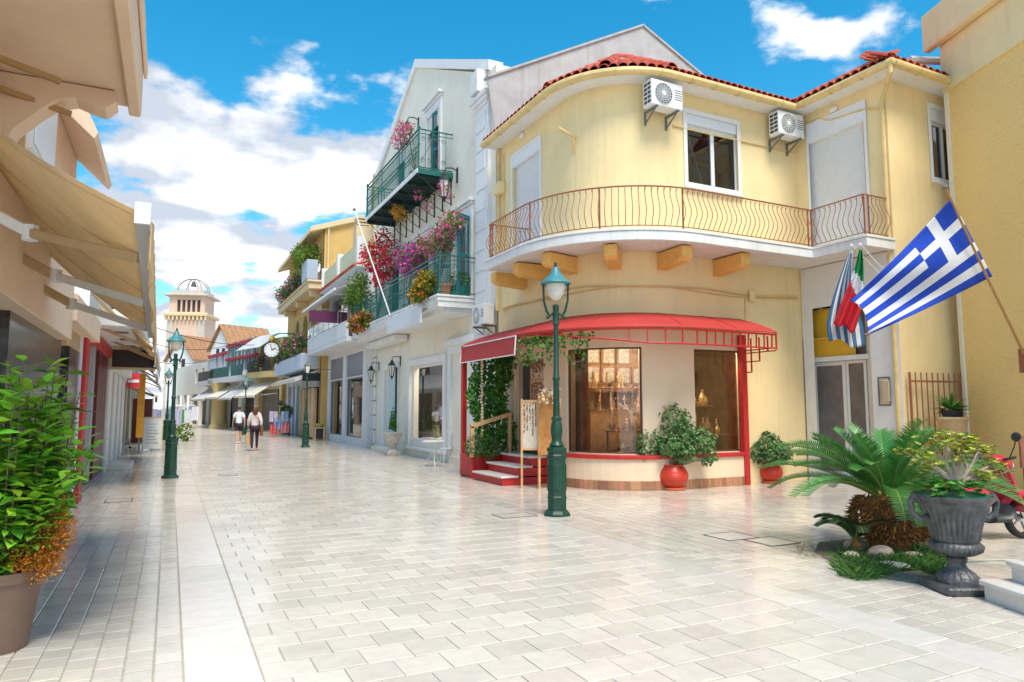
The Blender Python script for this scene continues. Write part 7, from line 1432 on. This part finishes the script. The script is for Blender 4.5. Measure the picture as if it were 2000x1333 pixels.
# ================================================================ PEOPLE
def skin(name, m_, joints, links, par, sub=2):
    ks = list(joints); me = bpy.data.meshes.new(name); me.from_pydata([joints[k][0] for k in ks], [(ks.index(a), ks.index(b)) for a, b in links], []); me.materials.append(m_)
    o = bpy.data.objects.new(name, me); COL.objects.link(o); o.parent = par; o.modifiers.new('skin', 'SKIN'); sv = me.skin_vertices[0].data
    for i, k in enumerate(ks): r_ = joints[k][1]; sv[i].radius = (r_, r_) if not isinstance(r_, tuple) else r_
    sv[0].use_root = True; md = o.modifiers.new('sub', 'SUBSURF'); md.levels = sub; md.render_levels = sub
    for p in me.polygons: p.use_smooth = True
    o.modifiers['skin'].use_smooth_shade = True; return o
def person(loc, rz, hgt, label, top, legs, hairc, female, shoes):
    r_ = root('person', loc, label, 'person'); r_.rotation_euler = (0, 0, rz); k = hgt / 1.75; V = lambda x, y, z: (x * k, y * k, z * k)      # faces +y
    M_skin = mat('skin', (.55, .30, .20), .55, .05); st = .16 if not female else .13; sw = .175 if not female else .155
    J = {'pel': (V(0, 0, .95), (.15 * k, .11 * k)), 'wai': (V(0, 0, 1.1), (.125 * k, .095 * k)), 'che': (V(0, .01, 1.3), (.15 * k, .105 * k)), 'nec0': (V(0, 0, 1.45), (.07 * k, .06 * k)), 'nec': (V(0, .01, 1.51), .048 * k), 'hd0': (V(0, .02, 1.57), .075 * k), 'hd1': (V(0, .02, 1.66), .092 * k), 'hd2': (V(0, .015, 1.72), .06 * k), 'nose': (V(0, .115, 1.62), .012 * k)}
    E = [('pel', 'wai'), ('wai', 'che'), ('che', 'nec0'), ('nec0', 'nec'), ('nec', 'hd0'), ('hd0', 'hd1'), ('hd1', 'hd2'), ('hd0', 'nose')]
    for s, sn in ((-1, 'l'), (1, 'r')):
        sw_ = s * (1 if not female else 1); f = s * st
        J.update({sn + 'hip': (V(s * .09, 0, .90), .085 * k), sn + 'kne': (V(s * .095, f * .55, .50), .056 * k), sn + 'cal': (V(s * .095, f * .55 - .04, .36), .052 * k), sn + 'ank': (V(s * .095, f * 1.1 - .05, .09), .036 * k), sn + 'toe': (V(s * .10, f * 1.1 + .12, .03), .03 * k), sn + 'sho': (V(s * sw, 0, 1.41), .062 * k), sn + 'elb': (V(s * (sw + .06), -f * .45 - .03, 1.14), .042 * k), sn + 'wri': (V(s * (sw + .07), -f * .9 + .06, .90), .028 * k), sn + 'pal': (V(s * (sw + .065), -f * .9 + .08, .84), (.035 * k, .018 * k))})
        E += [('pel', sn + 'hip'), (sn + 'hip', sn + 'kne'), (sn + 'kne', sn + 'cal'), (sn + 'cal', sn + 'ank'), (sn + 'ank', sn + 'toe'), ('nec0', sn + 'sho'), (sn + 'sho', sn + 'elb'), (sn + 'elb', sn + 'wri'), (sn + 'wri', sn + 'pal')]
        for i in range(5):
            dy = (-.03, -.012, .006, .022, .035)[i]; ln = (.07, .085, .085, .075, .05)[i]; J[sn + 'f%d' % i] = (V(s * (sw + .06), -f * .9 + .09 + dy * 1.3, .84 - ln), .009 * k); E.append((sn + 'pal', sn + 'f%d' % i))
    skin('body', M_skin, J, E, r_)
    pick = lambda ks, sc: {a: (J[a][0], tuple(x * sc for x in J[a][1]) if isinstance(J[a][1], tuple) else J[a][1] * sc) for a in ks}
    T = pick(['wai', 'pel', 'che', 'nec0', 'lsho', 'rsho', 'lelb', 'relb'] + (['lwri', 'rwri'] if female else []), 1.22)
    T['pel'] = (V(0, 0, .93 if not female else .86), (.185 * k, .14 * k)); T['nec0'] = (V(0, 0, 1.43), (.085 * k, .075 * k))
    if not female:
        for s in 'lr': p_ = Vector(T[s + 'sho'][0]).lerp(Vector(T[s + 'elb'][0]), .75); T[s + 'elb'] = (tuple(p_), .07 * k)
    else:
        for s in 'lr': T[s + 'elb'] = (T[s + 'elb'][0], .075 * k); T[s + 'wri'] = (tuple(Vector(T[s + 'elb'][0]).lerp(Vector(T[s + 'wri'][0]), .8)), .055 * k)
    TE = [('wai', 'pel'), ('wai', 'che'), ('che', 'nec0'), ('nec0', 'lsho'), ('nec0', 'rsho'), ('lsho', 'lelb'), ('rsho', 'relb')] + ([('lelb', 'lwri'), ('relb', 'rwri')] if female else [])
    skin('blouse' if female else 'shirt', top, T, TE, r_)
    B = pick(['pel', 'lhip', 'rhip', 'lkne', 'rkne'] + (['lank', 'rank', 'lcal', 'rcal'] if female else []), 1.15); BE = [('pel', 'lhip'), ('pel', 'rhip'), ('lhip', 'lkne'), ('rhip', 'rkne')]
    if female: BE += [('lkne', 'lcal'), ('rkne', 'rcal'), ('lcal', 'lank'), ('rcal', 'rank')]
    else:
        for s in 'lr': B[s + 'kne'] = (tuple(Vector(B[s + 'hip'][0]).lerp(Vector(B[s + 'kne'][0]), .85)), .095 * k)
    skin('trousers' if female else 'shorts', legs, B, BE, r_)
    for s in 'lr': a, b = Vector(J[s + 'ank'][0]), Vector(J[s + 'toe'][0]); skin('shoe', shoes, {'h': (tuple(a + Vector((0, -.04, -.03))), .048 * k), 'm': (tuple(a.lerp(b, .5) + Vector((0, 0, -.015))), .045 * k), 't': (tuple(b + Vector((0, .02, .005))), .036 * k)}, [('h', 'm'), ('m', 't')], r_, 1)
    if female: H = {'a': (V(0, -.01, 1.70), .095 * k), 'b': (V(0, -.045, 1.60), .115 * k), 'c': (V(0, -.07, 1.46), .11 * k), 'd': (V(0, -.075, 1.34), .06 * k)}; HE = [('a', 'b'), ('b', 'c'), ('c', 'd')]
    else: H = {'a': (V(0, .02, 1.73), .078 * k), 'b': (V(0, -.015, 1.67), .096 * k), 'c': (V(0, -.03, 1.59), .07 * k)}; HE = [('a', 'b'), ('b', 'c')]
    skin('hair', hairc, H, HE, r_); return r_, k
pm = at_z(465, 867); man, _ = person((pm.x, pm.y, 0), R(4), 1.74, 'person walking away in a white T-shirt, dark shorts and white shoes', mat('white jersey', (.74, .76, .80), .85, .05), mat('dark shorts', (.03, .02, .03), .85, .1), mat('dark brown hair', (.045, .02, .012), .6, .2, 30), False, mat('white shoe', (.74, .74, .74), .6))
pw = at_z(496, 881); wo, kw = person((pw.x, pw.y, 0), R(-2), 1.78, 'person with long brown hair walking away in pale blouse and dark trousers', mat('pale pink blouse', (.66, .56, .54), .85, .08, 10), mat('aubergine trousers', (.03, .012, .025), .85, .1), mat('brown hair', (.10, .035, .018), .55, .25, 30), True, mat('tan shoe', (.45, .30, .20), .6))
sbg = root('shoulder_bag', (pw.x + .25, pw.y - .05, .75), 'brown leather shoulder bag worn across the back', 'bag'); MB().box(pw.x + .20, pw.x + .30, pw.y - .17, pw.y + .13, .58, .95).build('bag_body', mat('brown leather', (.20, .06, .03), .5, .1), sbg, bevel=.03, seg=2); MB().tube([(pw.x + .25, pw.y - .02, .93), (pw.x + .16, pw.y - .17, 1.15), (pw.x - .04, pw.y - .175, 1.40), (pw.x - .13, pw.y - .04, 1.50)], .012, 5).build('strap', mat('brown leather', (.20, .06, .03)), sbg)
hx, hy = pw.x - .225, pw.y + .21; pbg = root('paper_bag', (hx, hy, .1), 'tall brown paper shopping bag carried in one hand', 'bag'); MB().box(hx - .07, hx + .09, hy - .16, hy + .12, .22, .66).build('bag_body', mat('kraft paper', (.52, .34, .16), .8, .08), pbg, bevel=.008); MB().tube([(hx, hy - .06 + .09 * math.cos(a) - .0, .66 + .15 * math.sin(a)) for a in [R(i * 20) for i in range(10)]], .005, 5).build('handle', mat('kraft paper', (.52, .34, .16)), pbg)
